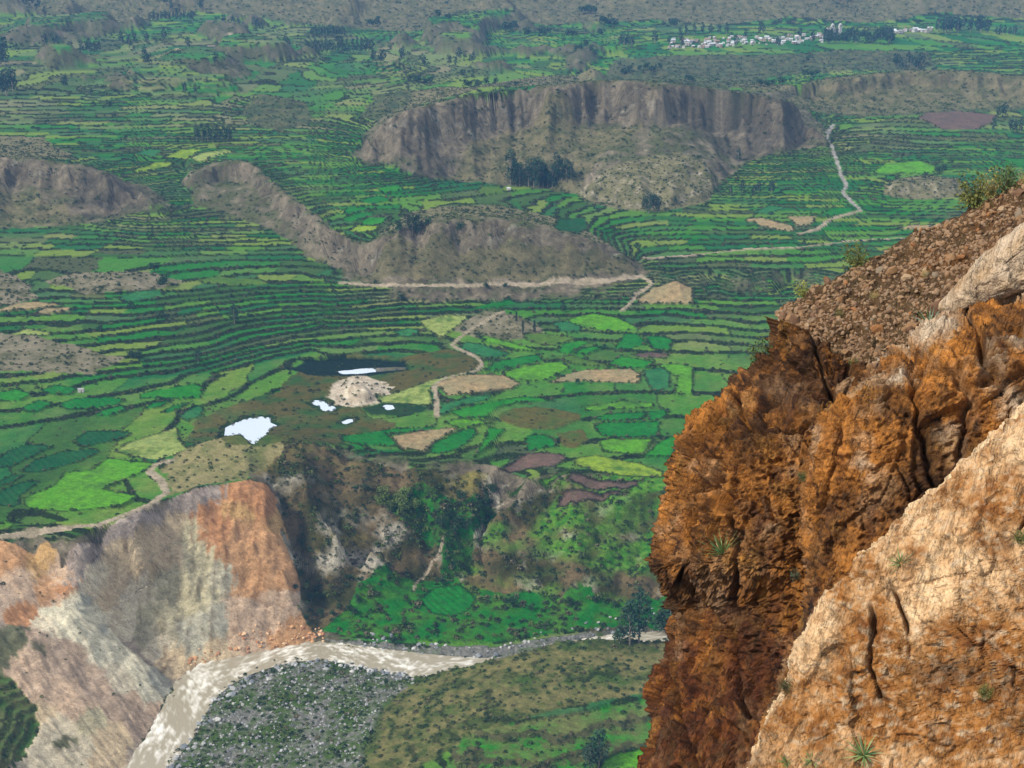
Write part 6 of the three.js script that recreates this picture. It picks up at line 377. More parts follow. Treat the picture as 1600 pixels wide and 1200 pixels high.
// stones
const stoneGeo = [0, 1, 2, 3, 4, 5].map(k => { const g = mergeVertices(new THREE.IcosahedronGeometry(1, 1).deleteAttribute('uv').deleteAttribute('normal')), p = g.attributes.position, q = rng(80 + k); for (let i = 0; i < p.count; i++) { const s = .72 + .5 * q(); p.setXYZ(i, p.getX(i) * s, p.getY(i) * s * .72, p.getZ(i) * s); } const f = g.toNonIndexed(); f.computeVertexNormals(); return f; });
const stoneMats = [[.23, .23, .22], [.15, .16, .165], [.33, .32, .3], [.1, .11, .12]].map(c => new THREE.MeshStandardMaterial({ color: new THREE.Color().setRGB(...c), roughness: .9 }));
const rustMats = [[.38, .2, .09], [.46, .3, .17], [.28, .13, .06]].map(c => new THREE.MeshStandardMaterial({ color: new THREE.Color().setRGB(...c), roughness: .9 }));
{
  const r = rng(44), pick = (a) => a[Math.floor(r() * a.length)];
  const boulder = (x, d, s, mats, label, group, name = 'boulder') => { const m = new THREE.Mesh(pick(stoneGeo), pick(mats)); m.scale.set(s * (.8 + .5 * r()), s * (.7 + .4 * r()), s * (.8 + .5 * r())); m.rotation.set(r() * .5, r() * 6.28, r() * .5); m.position.set(x, land(x, d).h + .15 * s, -d); add(tag(m, label, 'boulder', group), name); };
  const along = (w, t) => { const n = w.length / 3 - 1, k = Math.min(n - 1, Math.floor(t * n)), f = t * n - k; return [lerp(w[k * 3], w[k * 3 + 3], f), lerp(w[k * 3 + 1], w[k * 3 + 4], f)]; };
  for (let i = 0; i < 110; i++) { const [x, d] = along(RELIEF[1], .106 + .44 * r()), off = r() * r() * 14; boulder(x + off * .5, d - off * .8, .6 + 1.1 * r() * r(), stoneMats, 'grey boulder on the gravel bar beside the rapids', 'boulders on the near bank'); }
  for (let i = 0; i < 80; i++) { const [x, d] = along(RELIEF[0], .465 + .36 * r()), off = r() * 8; boulder(x, d + off, .4 + .9 * r() * r(), stoneMats, 'grey boulder on the far bank of the river', 'boulders on the far bank'); }
  for (let i = 0; i < 90; i++) { const [x, d] = along(RELIEF[0], .25 + .152 * r()), off = r() * 6 - .5; boulder(x, d + off, .35 + .8 * r() * r(), rustMats, 'orange fallen rock at the foot of the orange cliff', 'rocks fallen from the orange cliff', 'fallen_rock'); }
  const small = new THREE.InstancedMesh(stoneGeo[0], new THREE.MeshStandardMaterial({ roughness: .92 }), 5200), M = new THREE.Matrix4(), Q = new THREE.Quaternion(), E = new THREE.Euler(), col = new THREE.Color();
  const bar = covers.find(c => c.c === 'bar').q, grav = covers.find(c => c.c === 'gravel').q; let n = 0, tries = 0;
  while (n < 5200 && tries++ < 60000) { const q = n % 4 ? bar : grav, x = lerp(q.x0, q.x1, r()), d = lerp(q.d0, q.d1, r()); if (!inside(q, x, d)) continue; const s = .16 + .5 * r() ** 3; M.compose(new THREE.Vector3(x, land(x, d).h + .1 * s, -d), Q.setFromEuler(E.set(r() * .6, r() * 6, r() * .6)), new THREE.Vector3(s * (.8 + .6 * r()), s, s)); small.setMatrixAt(n, M); const v = .06 + .15 * r() + .14 * r() ** 4; small.setColorAt(n, col.setRGB(v, v * .98, v * (.9 + .12 * r()))); n++; }
  small.count = n; add(tag(small, 'grey pebbles and cobbles strewn along the river banks', 'stones', null, 'stuff'), 'river_stones');
}
// ------------------------------------------------------------------ village
{
  const r = rng(55), wallM = [[.33, .32, .3], [.22, .17, .12], [.27, .24, .2]].map(c => new THREE.MeshStandardMaterial({ color: new THREE.Color().setRGB(...c), roughness: .9 })), roofM = [[.36, .38, .4], [.2, .19, .18], [.2, .12, .08], [.42, .42, .42]].map(c => new THREE.MeshStandardMaterial({ color: new THREE.Color().setRGB(...c), roughness: .6 })), doorM = new THREE.MeshStandardMaterial({ color: 0x3b2a1c, roughness: .8 });
  const wallG = new THREE.BoxGeometry(1, .62, .7); wallG.translate(0, .29, 0);
  const rs = new THREE.Shape([[-.42, 0], [0, .24], [.42, 0], [.38, -.02], [0, .2], [-.38, -.02]].map(p => new THREE.Vector2(...p))), roofG = new THREE.ExtrudeGeometry(rs, { depth: 1.1, bevelEnabled: false }); roofG.translate(0, .62, -.55); roofG.rotateY(Math.PI / 2);
  const gable = new THREE.Shape([[-.35, 0], [0, .2], [.35, 0]].map(p => new THREE.Vector2(...p))), gableG = new THREE.ExtrudeGeometry(gable, { depth: .98, bevelEnabled: false }); gableG.translate(0, .6, -.49); gableG.rotateY(Math.PI / 2);
  const wholeG = mergeGeometries([wallG.toNonIndexed(), gableG]), doorG = new THREE.BoxGeometry(.14, .36, .03); doorG.translate(.1, .16, .36);
  const house = (x, d, w, label, group, name, m = pickW()) => { const g = new THREE.Group(), a = new THREE.Mesh(wholeG, m), b = new THREE.Mesh(roofG, roofM[Math.floor(r() * 4)]), c = new THREE.Mesh(doorG, doorM); a.name = 'wall'; b.name = 'roof'; c.name = 'door'; g.add(a, b, c); g.position.set(x, land(x, d).h + .2, -d); g.scale.set(w, w * .85, w); g.rotation.y = (r() - .5) * .9 + (r() < .3 ? 1.57 : 0); add(tag(g, label, name === 'hut' ? 'hut' : 'house', group), name); };
  const pickW = () => wallM[r() < .55 ? 0 : r() < .5 ? 1 : 2];
  for (let i = 0; i < HOUSES.length; i += 3) house(HOUSES[i], HOUSES[i + 1], HOUSES[i + 2] * .85, i / 3 < 150 ? 'small white house in the distant village' : 'small white house in the hamlet right of the village wood', i / 3 < 150 ? 'village houses' : 'hamlet houses', 'village_house');
  for (const [l, x, d, w] of HUTS) house(x, d, w, l, null, 'hut', wallM[0]);
  const [x, d] = CHURCH, g = new THREE.Group(), part = (n, geo, m) => { const q = new THREE.Mesh(geo, m); q.name = n; g.add(q); return q; };
  const nave = new THREE.BoxGeometry(9, 7, 20); nave.translate(0, 3.4, -10); part('nave', nave, wallM[0]);
  const nr = new THREE.CylinderGeometry(4.6, 4.6, 20.3, 16, 1, false, 0, Math.PI); nr.rotateZ(Math.PI / 2); nr.rotateY(Math.PI / 2); nr.scale(1, .6, 1); nr.translate(0, 6.9, -10); part('vault_roof', nr, wallM[2]);
  for (const s of [-1, 1]) { const t = part('bell_tower', mergeGeometries([new THREE.BoxGeometry(3.6, 14, 3.6).translate(s * 5.6, 6.9, 0), new THREE.BoxGeometry(4, .5, 4).translate(s * 5.6, 10.5, 0)]), wallM[0]); const dm = new THREE.Mesh(new THREE.SphereGeometry(1.8, 14, 8, 0, 6.2832, 0, 1.5708).translate(s * 5.6, 13.9, 0), wallM[0]); dm.name = 'dome'; t.add(dm); const op = new THREE.Mesh(new THREE.BoxGeometry(1.2, 2, .2).translate(s * 5.6, 12.2, 1.8), doorM); op.name = 'belfry_opening'; t.add(op); }
  part('door', new THREE.BoxGeometry(2.4, 3.8, .2).translate(0, 1.8, .06), doorM);
  g.position.set(x, land(x, d).h + .2, -d); g.rotation.y = .3; add(tag(g, 'white church with twin bell towers at the village end', 'church'), 'church');
}
// ------------------------------------------------------------------ the near crag
const cr = (p0, p1, p2, p3, t) => .5 * (2 * p1 + (p2 - p0) * t + (2 * p0 - 5 * p1 + 4 * p2 - p3) * t * t + (3 * p1 - p0 - 3 * p2 + p3) * t * t * t);
function surf(G, s, t, out) {
  const R = G.length, C = G[0].length, a = clamp(t, 0, .99999) * (R - 1), b = clamp(s, 0, .99999) * (C - 1), i = Math.floor(a), j = Math.floor(b), fa = a - i, fb = b - j, I = (k) => clamp(i + k, 0, R - 1), J = (k) => clamp(j + k, 0, C - 1);
  for (let q = 0; q < 3; q++) { const row = (k) => { const g = G[I(k)]; return cr(g[J(-1)][q], g[j][q], g[J(1)][q], g[J(2)][q], fb); }; out[q] = cr(row(-1), row(0), row(1), row(2), fa); }
  return out;
}
const _c = { f1: 0, f2: 0, id: 0, dx: 0, dy: 0, dz: 0 };
function cells(x, y, z) {
  const X = Math.floor(x), Y = Math.floor(y), Z = Math.floor(z); let f1 = 9, f2 = 9;
  for (let i = -1; i < 2; i++) for (let j = -1; j < 2; j++) for (let k = -1; k < 2; k++) {
    const h = PERM[PERM[PERM[(X + i) & 255] + ((Y + j) & 255)] + ((Z + k) & 255)], px = X + i + .15 + .7 * PERM[h] / 255 - x, py = Y + j + .15 + .7 * PERM[h + 71] / 255 - y, pz = Z + k + .15 + .7 * PERM[h + 149] / 255 - z, q = px * px + py * py + pz * pz;
    if (q < f1) { f2 = f1; f1 = q; _c.id = h; _c.dx = px; _c.dy = py; _c.dz = pz; } else if (q < f2) f2 = q;
  }
  _c.f1 = Math.sqrt(f1); _c.f2 = Math.sqrt(f2); return _c;
}
// broken rock: tilted facets at two sizes, fissures between them, fine grain
function broken(x, y, z, vx, a1, a2) {
  const wx = .12 * n3(x * 1.7, y * 1.7, z * 1.7), wy = .12 * n3(x * 1.7 + 9, y * 1.7, z * 1.7), qx = x + wx, qy = (y + wy) * vx; let v = 0, fy = 0;
  const facet = (f, o, amp, tilt, crack) => { const c = cells(qx * f + o, (fy ? y + wy : qy) * f, z * f - o), h = c.id * 3; v += amp * ((c.id / 255 - .5) * .8 - (c.dx * G3[h] + c.dy * G3[h + 1] + c.dz * G3[h + 2]) * tilt); if (crack && (c.id & 7) === 0) v -= crack * Math.exp(-(((c.f2 - c.f1) / .045) ** 2)); };
  facet(.6, 0, a1, 1.0, a1 * .9); facet(1.5, 5, a2, 1.4, a2); fy = 1; facet(4.2, 11, a2 * .62, 1.5, a2 * .3); facet(10, 3, a2 * .3, 1.5, 0);
  return v + .028 * fbm3(x * 3.5, y * 3.5, z * 3.5, 4) + .014 * n3(x * 19, y * 19, z * 19);
}
// long upright joints where the rock has split
const joint = (x, y, z, o, w, dep) => { const n = Math.abs(n3(x * .5 + o, y * .08 + o, z * .3) + .05 * n3(x * 3, y * 2, z * 3)); return -dep * Math.exp(-((n / w) ** 2)); };
const rockGrain = grainTexture(512, 9, .75);
const fracture = (() => { // relief of small splits and chips, tiling every 1.7 m
  const n = 512, data = new Uint8Array(n * n * 4), w = (x, p) => ((x % p) + p) % p;
  const cell = (u, v, p) => { const X = u * p, Y = v * p, a = Math.floor(X), b = Math.floor(Y); let f1 = 9, f2 = 9, id = 0; for (let i = -1; i < 2; i++) for (let j = -1; j < 2; j++) { const A = w(a + i, p), B = w(b + j, p), q = (a + i + hash(A * 7 + p, B) - X) ** 2 + (b + j + hash(A, B * 5 + p) - Y) ** 2; if (q < f1) { f2 = f1; f1 = q; id = hash(A + 3, B + p); } else if (q < f2) f2 = q; } return [Math.sqrt(f2) - Math.sqrt(f1), id]; };
  for (let j = 0; j < n; j++) for (let i = 0; i < n; i++) { const u = i / n, v = j / n, [e, a] = cell(u, v, 7), [e2, b] = cell(u + .3, v + .1, 19), [, c] = cell(u, v + .5, 47); const g = clamp(.25 + .3 * a + .25 * b + .14 * c - .35 * Math.exp(-((e / .06) ** 2)) - .2 * Math.exp(-((e2 / .09) ** 2))) * 255, o = (j * n + i) * 4; data[o] = data[o + 1] = data[o + 2] = g; data[o + 3] = 255; }
  const t = new THREE.DataTexture(data, n, n); t.wrapS = t.wrapT = THREE.RepeatWrapping; t.magFilter = THREE.LinearFilter; t.needsUpdate = true; return t;
})();
const rockMat = new THREE.MeshPhysicalMaterial({ vertexColors: true, map: rockGrain, bumpMap: fracture, bumpScale: .035, roughness: .92, specularIntensity: .4 }), slabMat = rockMat.clone(); slabMat.bumpScale = .018;
const crag = new THREE.Group();
function patch(name, G, nu, nv, disp, colour) {
  G = G.map(r => [...r, r[r.length - 1].map((v, q) => v + 2.4 * (v - r[r.length - 2][q]) - (q === 2 ? -1.5 : 0))]); nu = Math.round(nu * 1.12);
  const P = new Float32Array(nu * nv * 3), C = new Float32Array(nu * nv * 3), U = new Float32Array(nu * nv * 2), ix = [], p = [0, 0, 0], a = [0, 0, 0], b = [0, 0, 0], e = .004;
  for (let j = 0; j < nv; j++) for (let i = 0; i < nu; i++) {
    const s = i / (nu - 1), t = j / (nv - 1), o = j * nu + i; surf(G, s, t, p); surf(G, Math.min(1, s + e), t, a); surf(G, Math.max(0, s - e), t, b); const ux = a[0] - b[0], uy = a[1] - b[1], uz = a[2] - b[2]; surf(G, s, Math.min(1, t + e), a); surf(G, s, Math.max(0, t - e), b); const vx = a[0] - b[0], vy = a[1] - b[1], vz = a[2] - b[2];
    let nx = vy * uz - vz * uy, ny = vz * ux - vx * uz, nz = vx * uy - vy * ux; const l = Math.hypot(nx, ny, nz) || 1; nx /= l; ny /= l; nz /= l;
    const sc = s * 1.2, h = disp(p[0], p[1], p[2], sc, t), x = p[0] + nx * h, y = p[1] + ny * h, z = p[2] + nz * h; P[o * 3] = x; P[o * 3 + 1] = y; P[o * 3 + 2] = z;
    const c = colour(x, y, z, h, ny, sc, t)  .map(v => .18 * (Math.max(v, .001) / .21) ** 1.22); C[o * 3] = c[0]; C[o * 3 + 1] = c[1]; C[o * 3 + 2] = c[2]; U[o * 2] = (x + z * .5) / 1.7; U[o * 2 + 1] = (y + z * .3) / 1.7;
    if (i < nu - 1 && j < nv - 1) ix.push(o, o + nu, o + 1, o + 1, o + nu, o + nu + 1);
  }
  const g = new THREE.BufferGeometry(); g.setAttribute('position', new THREE.BufferAttribute(P, 3)); g.setAttribute('color', new THREE.BufferAttribute(C, 3)); g.setAttribute('uv', new THREE.BufferAttribute(U, 2)); g.setIndex(ix); g.computeVertexNormals();
  const m = new THREE.Mesh(g, rockMat); m.name = name; crag.add(m); return m;
}
const segs = (list) => list.map(l => l.flat());
function near3(list, x, y, z) { let m = 9; for (const l of list) for (let i = 0; i + 5 < l.length; i += 3) { const bx = l[i + 3] - l[i], by = l[i + 4] - l[i + 1], bz = l[i + 5] - l[i + 2], t = clamp(((x - l[i]) * bx + (y - l[i + 1]) * by) / (bx * bx + by * by)); const q = (x - l[i] - t * bx) ** 2 + (y - l[i + 1] - t * by) ** 2 + .004 * (z - l[i + 2] - t * bz) ** 2; if (q < m) m = q; } return Math.sqrt(m); }
const OCH = [.3, .138, .034], BRN = [.075, .037, .014], RED = [.12, .034, .011], CRM = [.44, .36, .27], DRK = [.024, .014, .009], GLD = [.35, .19, .05];
const block = (x, y, z, f, o) => { const w = .12 * n3(x * 1.7, y * 1.7, z * 1.7), u = .12 * n3(x * 1.7 + 9, y * 1.7, z * 1.7); return cells((x + w) * f + o, (y + u) * f * (f < 2 ? .34 : 1), z * f - o).id / 255; };
function wallColour(x, y, z, low) {
  const a = fbm3(x * .35, y * .25, z * .35, 3), b = fbm3(x * 1.1 + 7, y * .6, z * 1.1, 3), s = fbm3(x * 2.2, y * .16, z * 2.2, 3), f = fbm3(x * 4, y * 4, z * 4, 2);
  const b1 = block(x, y, z, 1.5, 5), b2 = block(x, y, z, 4.2, 11); let c = mix3(OCH, BRN, clamp(.5 + 1.3 * a + .6 * b + .8 * (b1 - .5) + .6 * (b2 - .5))); c = mix3(c, GLD, clamp(1.6 * b - .25)); c = mix3(c, [.3, .2, .12], clamp(1.7 * fbm3(x * .8 + 20, y * .8, z * .8, 3) - .12)); c = mix3(c, RED, clamp(low * .5 + s * 1.2 - .15)); c = mix3(c, DRK, clamp(2.1 * s + .9 * f + .5 * a - .38)); const g = fbm3(x * 11, y * 9, z * 11 + 3, 3); c = mix3(c, [c[0] * 1.6, c[1] * 1.6, c[2] * 1.7], clamp(.8 * f + .9 * g + .5 * (b2 - .6))); return mix3(c, [c[0] * .35, c[1] * .32, c[2] * .3], clamp(-1.6 * g - .8 * f - .12));
}
const wall = patch('rock_wall', [
  [[7.84,269.11,-37.47], [6.64,270.28,-35.32], [7.07,270.44,-33.90], [7.99,269.95,-32.91], [9.14,269.46,-32.43], [10.51,268.88,-32.24]],
  [[7.40,268.61,-37.31], [6.36,269.57,-34.99], [6.94,269.81,-33.38], [7.74,269.64,-32.38], [8.91,269.20,-32.03], [10.26,268.69,-31.87]],
  [[6.97,267.62,-36.98], [5.93,268.75,-34.51], [6.64,269.23,-32.88], [7.50,269.33,-31.86], [8.65,268.97,-31.53], [10.02,268.51,-31.49]],
  [[5.57,266.46,-36.61], [4.68,267.89,-34.02], [5.55,268.46,-32.53], [6.71,268.76,-31.47], [7.96,268.68,-31.02], [9.79,268.33,-31.12]],
  [[5.02,265.88,-36.42], [4.15,267.32,-33.73], [4.96,267.91,-32.03], [6.38,268.19,-31.07], [7.76,268.19,-30.65], [9.58,267.84,-30.75]],
  [[4.70,264.97,-36.12], [3.90,266.43,-33.23], [4.69,267.08,-31.45], [6.04,267.42,-30.61], [7.57,267.50,-30.22], [9.35,267.26,-30.24]],
  [[4.62,263.81,-35.75], [3.62,265.37,-32.68], [4.52,266.15,-30.93], [5.86,266.59,-30.13], [7.38,266.75,-29.76], [9.14,266.64,-29.83]],
  [[4.56,263.01,-35.49], [3.48,264.67,-32.24], [4.47,265.44,-30.60], [5.77,265.87,-29.79], [7.21,266.04,-29.43], [8.97,266.00,-29.52]],
  [[4.79,262.32,-35.26], [4.00,263.56,-32.93], [4.61,264.25,-31.58], [5.80,264.97,-30.13], [7.12,265.47,-29.14], [8.87,265.42,-29.23]],
  [[4.79,261.32,-34.94], [3.93,262.66,-32.43], [4.54,263.33,-31.18], [5.73,264.05,-29.83], [7.02,264.63,-28.76], [8.77,264.58,-28.85]],
  [[4.70,260.00,-34.51], [3.71,261.64,-31.68], [4.41,262.41,-30.35], [5.60,263.07,-29.20], [6.86,263.59,-28.31], [8.57,263.59,-28.31]],
  [[4.35,258.01,-33.86], [3.31,260.38,-30.22], [3.98,261.39,-28.65], [5.22,261.96,-27.78], [6.58,262.13,-27.52], [8.35,262.13,-27.52]],
  [[4.35,253.37,-32.35], [3.05,256.65,-28.37], [3.76,257.88,-26.88], [4.91,258.56,-26.05], [6.30,258.83,-25.72], [8.17,258.83,-25.72]]], 250, 520,
  (x, y, z, s, t) => (.42 * fbm3(x * .6, y * .13, z * .6 + 3, 3) + broken(x, y, z, .34, .34, .19) + joint(x, y, z, 5, .03, .7)) * sstep(0, .08, s), (x, y, z, h, ny, s, t) => wallColour(x, y, z, sstep(.55, .85, t)));
const rib = patch('rock_rib', [
  [[10.79,270.58,-33.22], [10.05,271.20,-31.84], [10.19,271.59,-31.54], [10.67,271.83,-31.31], [11.65,272.33,-30.95], [13.42,272.99,-30.63]],
  [[9.72,270.07,-32.52], [8.83,270.93,-30.70], [9.11,271.36,-30.21], [9.69,271.54,-29.85], [11.21,271.97,-29.57], [12.95,272.34,-29.26]],
  [[8.96,269.49,-32.34], [8.07,270.64,-30.18], [8.39,270.94,-29.44], [9.07,271.15,-28.98], [10.78,271.42,-28.55], [12.60,271.66,-28.20]],
  [[7.77,268.55,-31.82], [6.80,269.67,-29.45], [7.35,270.15,-28.56], [8.52,270.29,-28.18], [10.47,270.57,-27.74], [12.43,270.79,-27.50]],
  [[7.48,267.80,-31.26], [6.51,268.94,-28.90], [7.01,269.30,-27.96], [8.30,269.44,-27.59], [10.27,269.65,-27.23], [12.22,269.88,-26.99]],
  [[7.29,267.02,-30.80], [6.33,268.04,-28.39], [6.87,268.43,-27.47], [8.11,268.58,-27.10], [10.07,268.86,-26.77], [12.05,268.94,-26.58]],
  [[7.27,265.51,-30.20], [6.27,266.69,-27.74], [6.72,267.13,-26.83], [7.80,267.30,-26.47], [9.77,267.43,-26.20], [11.75,267.52,-26.02]],
  [[7.00,264.48,-29.65], [6.04,265.75,-27.23], [6.43,266.17,-26.42], [7.51,266.36,-26.06], [9.48,266.50,-25.79], [11.45,266.59,-25.61]],
  [[6.59,263.60,-29.16], [5.75,264.90,-26.85], [6.15,265.35,-26.05], [7.23,265.55,-25.69], [9.20,265.70,-25.42], [11.45,265.75,-25.34]],
  [[5.86,261.87,-28.18], [5.05,263.27,-26.00], [5.57,263.77,-25.22], [6.79,263.94,-24.96], [8.91,264.05,-24.78], [11.41,264.11,-24.70]],
  [[5.43,258.15,-26.55], [4.46,259.93,-24.39], [5.11,260.47,-23.73], [6.32,260.68,-23.48], [8.56,260.75,-23.40], [11.33,260.75,-23.40]]], 230, 470,
  (x, y, z, s, t) => (.2 * fbm3(x * .7, y * .16, z * .7 + 8, 3) + broken(x, y, z, .34, .24, .14) + joint(x, y, z, 15, .025, .5)) * sstep(0, .06, s), (x, y, z, h, ny, s, t) => mix3(wallColour(x + 13, y, z, .25 * sstep(.5, .9, t)), CRM, clamp(2.2 * fbm3(x * .8, y * .8, z * .8 + 4, 3) + .75 - 3.4 * t)));
const slabCracks = segs([[[6.97,268.87,-23.72], [6.99,268.32,-23.54], [7.12,267.88,-23.40], [7.06,267.33,-23.22], [7.26,266.72,-23.02], [7.55,266.22,-22.86], [7.90,265.78,-22.72], [8.24,265.17,-22.52]], [[6.53,268.82,-23.70], [6.62,268.32,-23.54], [6.53,267.71,-23.35], [6.41,267.22,-23.18], [6.56,266.78,-23.04], [7.26,266.66,-23.01]], [[9.29,269.87,-24.05], [9.00,269.37,-23.88], [8.82,269.04,-23.78]]]);
const slab = patch('rock_slab', [
  [[12.33,271.24,-28.70], [11.40,271.91,-27.02], [11.18,272.06,-26.02], [11.32,271.95,-25.14], [11.87,271.81,-24.47], [12.70,271.94,-24.09]],
  [[11.05,270.22,-28.37], [10.13,271.01,-26.52], [10.03,271.20,-25.53], [10.41,271.24,-24.70], [11.32,271.33,-24.10], [12.38,271.46,-23.72]],
  [[9.65,269.01,-27.97], [8.69,269.97,-25.97], [8.75,270.20,-25.10], [9.41,270.36,-24.21], [10.66,270.53,-23.63], [12.17,270.68,-23.26]],
  [[8.17,267.54,-27.50], [7.27,268.66,-25.34], [7.39,269.00,-24.50], [8.44,269.25,-23.74], [10.06,269.50,-23.19], [12.01,269.66,-22.82]],
  [[7.30,266.65,-27.21], [6.45,267.86,-24.97], [6.60,268.22,-24.14], [7.83,268.52,-23.40], [9.68,268.79,-22.85], [11.85,268.97,-22.49]],
  [[6.70,266.01,-27.00], [5.87,267.27,-24.67], [6.06,267.67,-23.86], [7.35,268.02,-23.13], [9.42,268.30,-22.59], [11.80,268.49,-22.23]],
  [[6.10,265.19,-26.73], [5.29,266.53,-24.33], [5.47,266.96,-23.52], [6.86,267.36,-22.81], [9.16,267.66,-22.28], [11.65,267.85,-21.92]],
  [[5.69,264.23,-26.42], [4.90,265.73,-23.96], [5.12,266.18,-23.16], [6.61,266.60,-22.46], [9.01,266.91,-21.93], [11.60,267.12,-21.58]],
  [[5.43,263.08,-26.05], [4.58,264.80,-23.45], [4.85,265.28,-22.66], [6.44,265.73,-21.97], [8.82,266.07,-21.45], [11.55,266.24,-21.19]],
  [[5.09,259.52,-24.89], [3.92,261.84,-22.07], [4.36,262.45,-21.32], [6.14,262.93,-20.74], [8.75,263.27,-20.33], [11.46,263.48,-20.08]]], 380, 500,
  (x, y, z, s, t) => { const k = near3(slabCracks, x + .03 * n3(x * 3.1, y * 3.1, z) + .025 * n3(x * 9, y * 9, z), y, z), g = (x * .5 + y); return .26 * fbm3(x * .5, y * .5, z * .5, 3) + broken(x, y * .8 + x * .3, z, .8, .1, .075) * sstep(.02, .2, s) + .09 * fbm3(g * 2.2, (x - y) * .5, z, 4) + .07 * Math.abs(n3(g * 4.2 + 3, (y - .4 * x) * 1.2, z * 2)) - .42 * Math.exp(-((k / ((.02 + .03 * t * t) * (.6 + .9 * Math.abs(n3(x * 2, y * 2, 7))))) ** 4)) - .03 * Math.exp(-((k / .1) ** 2)); },
  (x, y, z, h, ny, s, t) => { const a = fbm3(x * .45 + 3, y * .45, z * .45, 3), b = fbm3(x * 1.6, y * 2.6, z * 1.6, 4), f = fbm3(x * 6, y * 9, z * 6, 2); let c = mix3([.5, .395, .275], [.255, .135, .048], clamp(.72 + 1.5 * a + .8 * b - 1.3 * sstep(.28, .16, s) + .8 * (t - .42))); c = mix3(c, [.15, .066, .022], clamp(1.7 * b + 1.0 * a - .15)); const q = fbm3((y - .4 * x) * 9, (x + .4 * y) * 2.4, z * 5, 4); c = mix3(c, [.4, .35, .28], clamp(1.2 * f + q)); c = mix3(c, [c[0] * .5, c[1] * .44, c[2] * .38], clamp(-1.1 * q - .6 * f - .12)); c = [c[0] * 1.05, c[1] * .97, c[2] * .86]; return mix3(c, [.1, .06, .034], clamp(1.4 * fbm3(x * .9 + 40, y * .9, z * .9, 3) + .5 * (t - .7) + .4 * f - .15)); });
slab.material = slabMat;
const bank = patch('scree_bank', [
  [[7.86,269.00,-38.48], [9.47,269.85,-38.76], [11.61,270.78,-39.06], [13.22,271.72,-39.37], [14.83,272.57,-39.64], [17.86,274.01,-40.11]],
  [[6.95,270.17,-36.34], [8.83,271.13,-36.65], [10.75,272.05,-36.95], [12.26,272.88,-37.22], [13.63,273.52,-37.43], [16.46,274.85,-37.86]],
  [[6.79,270.33,-35.13], [8.62,270.89,-35.31], [10.35,271.70,-35.37], [11.74,272.42,-35.39], [13.04,273.11,-35.19], [15.32,274.31,-34.95]],
  [[7.00,270.21,-34.25], [8.43,270.44,-34.01], [9.97,271.14,-33.82], [11.21,271.85,-33.52], [12.41,272.55,-33.22], [14.53,273.55,-32.81]],
  [[7.35,269.78,-33.48], [8.37,269.95,-32.91], [9.66,270.70,-32.52], [10.82,271.29,-32.08], [11.94,271.93,-31.66], [14.01,272.83,-31.32]],
  [[7.68,269.08,-32.62], [8.53,269.41,-32.10], [9.61,269.91,-31.53], [10.56,270.54,-30.99], [11.57,271.17,-30.36], [13.57,272.00,-30.00]]], 340, 200,
  (x, y, z, s, t) => .3 * fbm3(x * .5, y * .5, z * .5, 3) + .14 * fbm3(x * 1.9, y * 1.9, z * 1.9, 3) + .1 * broken(x, y, z, 1, .4, .5),
  (x, y, z, h, ny, s, t) => { const a = fbm3(x * .5, y * .5, z * .5 + 2, 3), f = fbm3(x * 7, y * 7, z * 7, 3); let c = mix3([.07, .04, .018], [.13, .08, .04], clamp(.5 + f)); c = mix3(c, [.17, .08, .027], clamp(1.5 * a)); return mix3(c, [.06, .052, .024], clamp(1.1 * f - .8 * a)); });
// the pale boulder at the upper right
{
  const g = mergeVertices(new THREE.IcosahedronGeometry(1, 40).deleteAttribute('uv').deleteAttribute('normal')), p = g.attributes.position, C = [], U = [], A = [9.63,271.60,-31.13], B = [13.12,274.06,-31.30], ax = new THREE.Vector3(B[0] - A[0], B[1] - A[1], B[2] - A[2]), L = ax.length() / 2; ax.normalize(); const zz = new THREE.Vector3(0, .25, 1).addScaledVector(ax, -ax.z).normalize(), yy = zz.clone().cross(ax).normalize(), v = new THREE.Vector3();
  for (let i = 0; i < p.count; i++) { let x = p.getX(i), y = p.getY(i), z = p.getZ(i); const w = .62 + .38 * sstep(-1, .2, x), q = (t) => Math.sign(t) * Math.abs(t) ** .72; v.set((A[0] + B[0]) / 2, (A[1] + B[1]) / 2, (A[2] + B[2]) / 2).addScaledVector(ax, q(x) * L).addScaledVector(yy, q(y) * .58 * w).addScaledVector(zz, q(z) * .95 * w); const h = .5 * broken(v.x, v.y, v.z, .8, .22, .1) + .14 * fbm3(v.x, v.y, v.z, 2); v.addScaledVector(yy, h * y).addScaledVector(zz, h * z); p.setXYZ(i, v.x, v.y, v.z); U.push((v.x + v.z * .5) / 1.7, (v.y + v.z * .3) / 1.7); const b = fbm3(v.x * 1.2, v.y * 1.5, v.z * 1.2 + 3, 4), f = fbm3(v.x * 5, v.y * 8, v.z * 5, 2); C.push(...mix3(mix3([.38, .29, .2], [.27, .165, .075], clamp(.4 + 1.4 * b)), [.2, .1, .04], clamp(1.3 * f + b - .2))); }
  g.setAttribute('color', new THREE.Float32BufferAttribute(C, 3)); g.setAttribute('uv', new THREE.Float32BufferAttribute(U, 2)); g.computeVertexNormals(); const m = new THREE.Mesh(g, rockMat); m.name = 'boulder'; m.userData.label = 'pale smooth boulder lodged in the scree'; crag.add(m);
}
console.log('crag built');
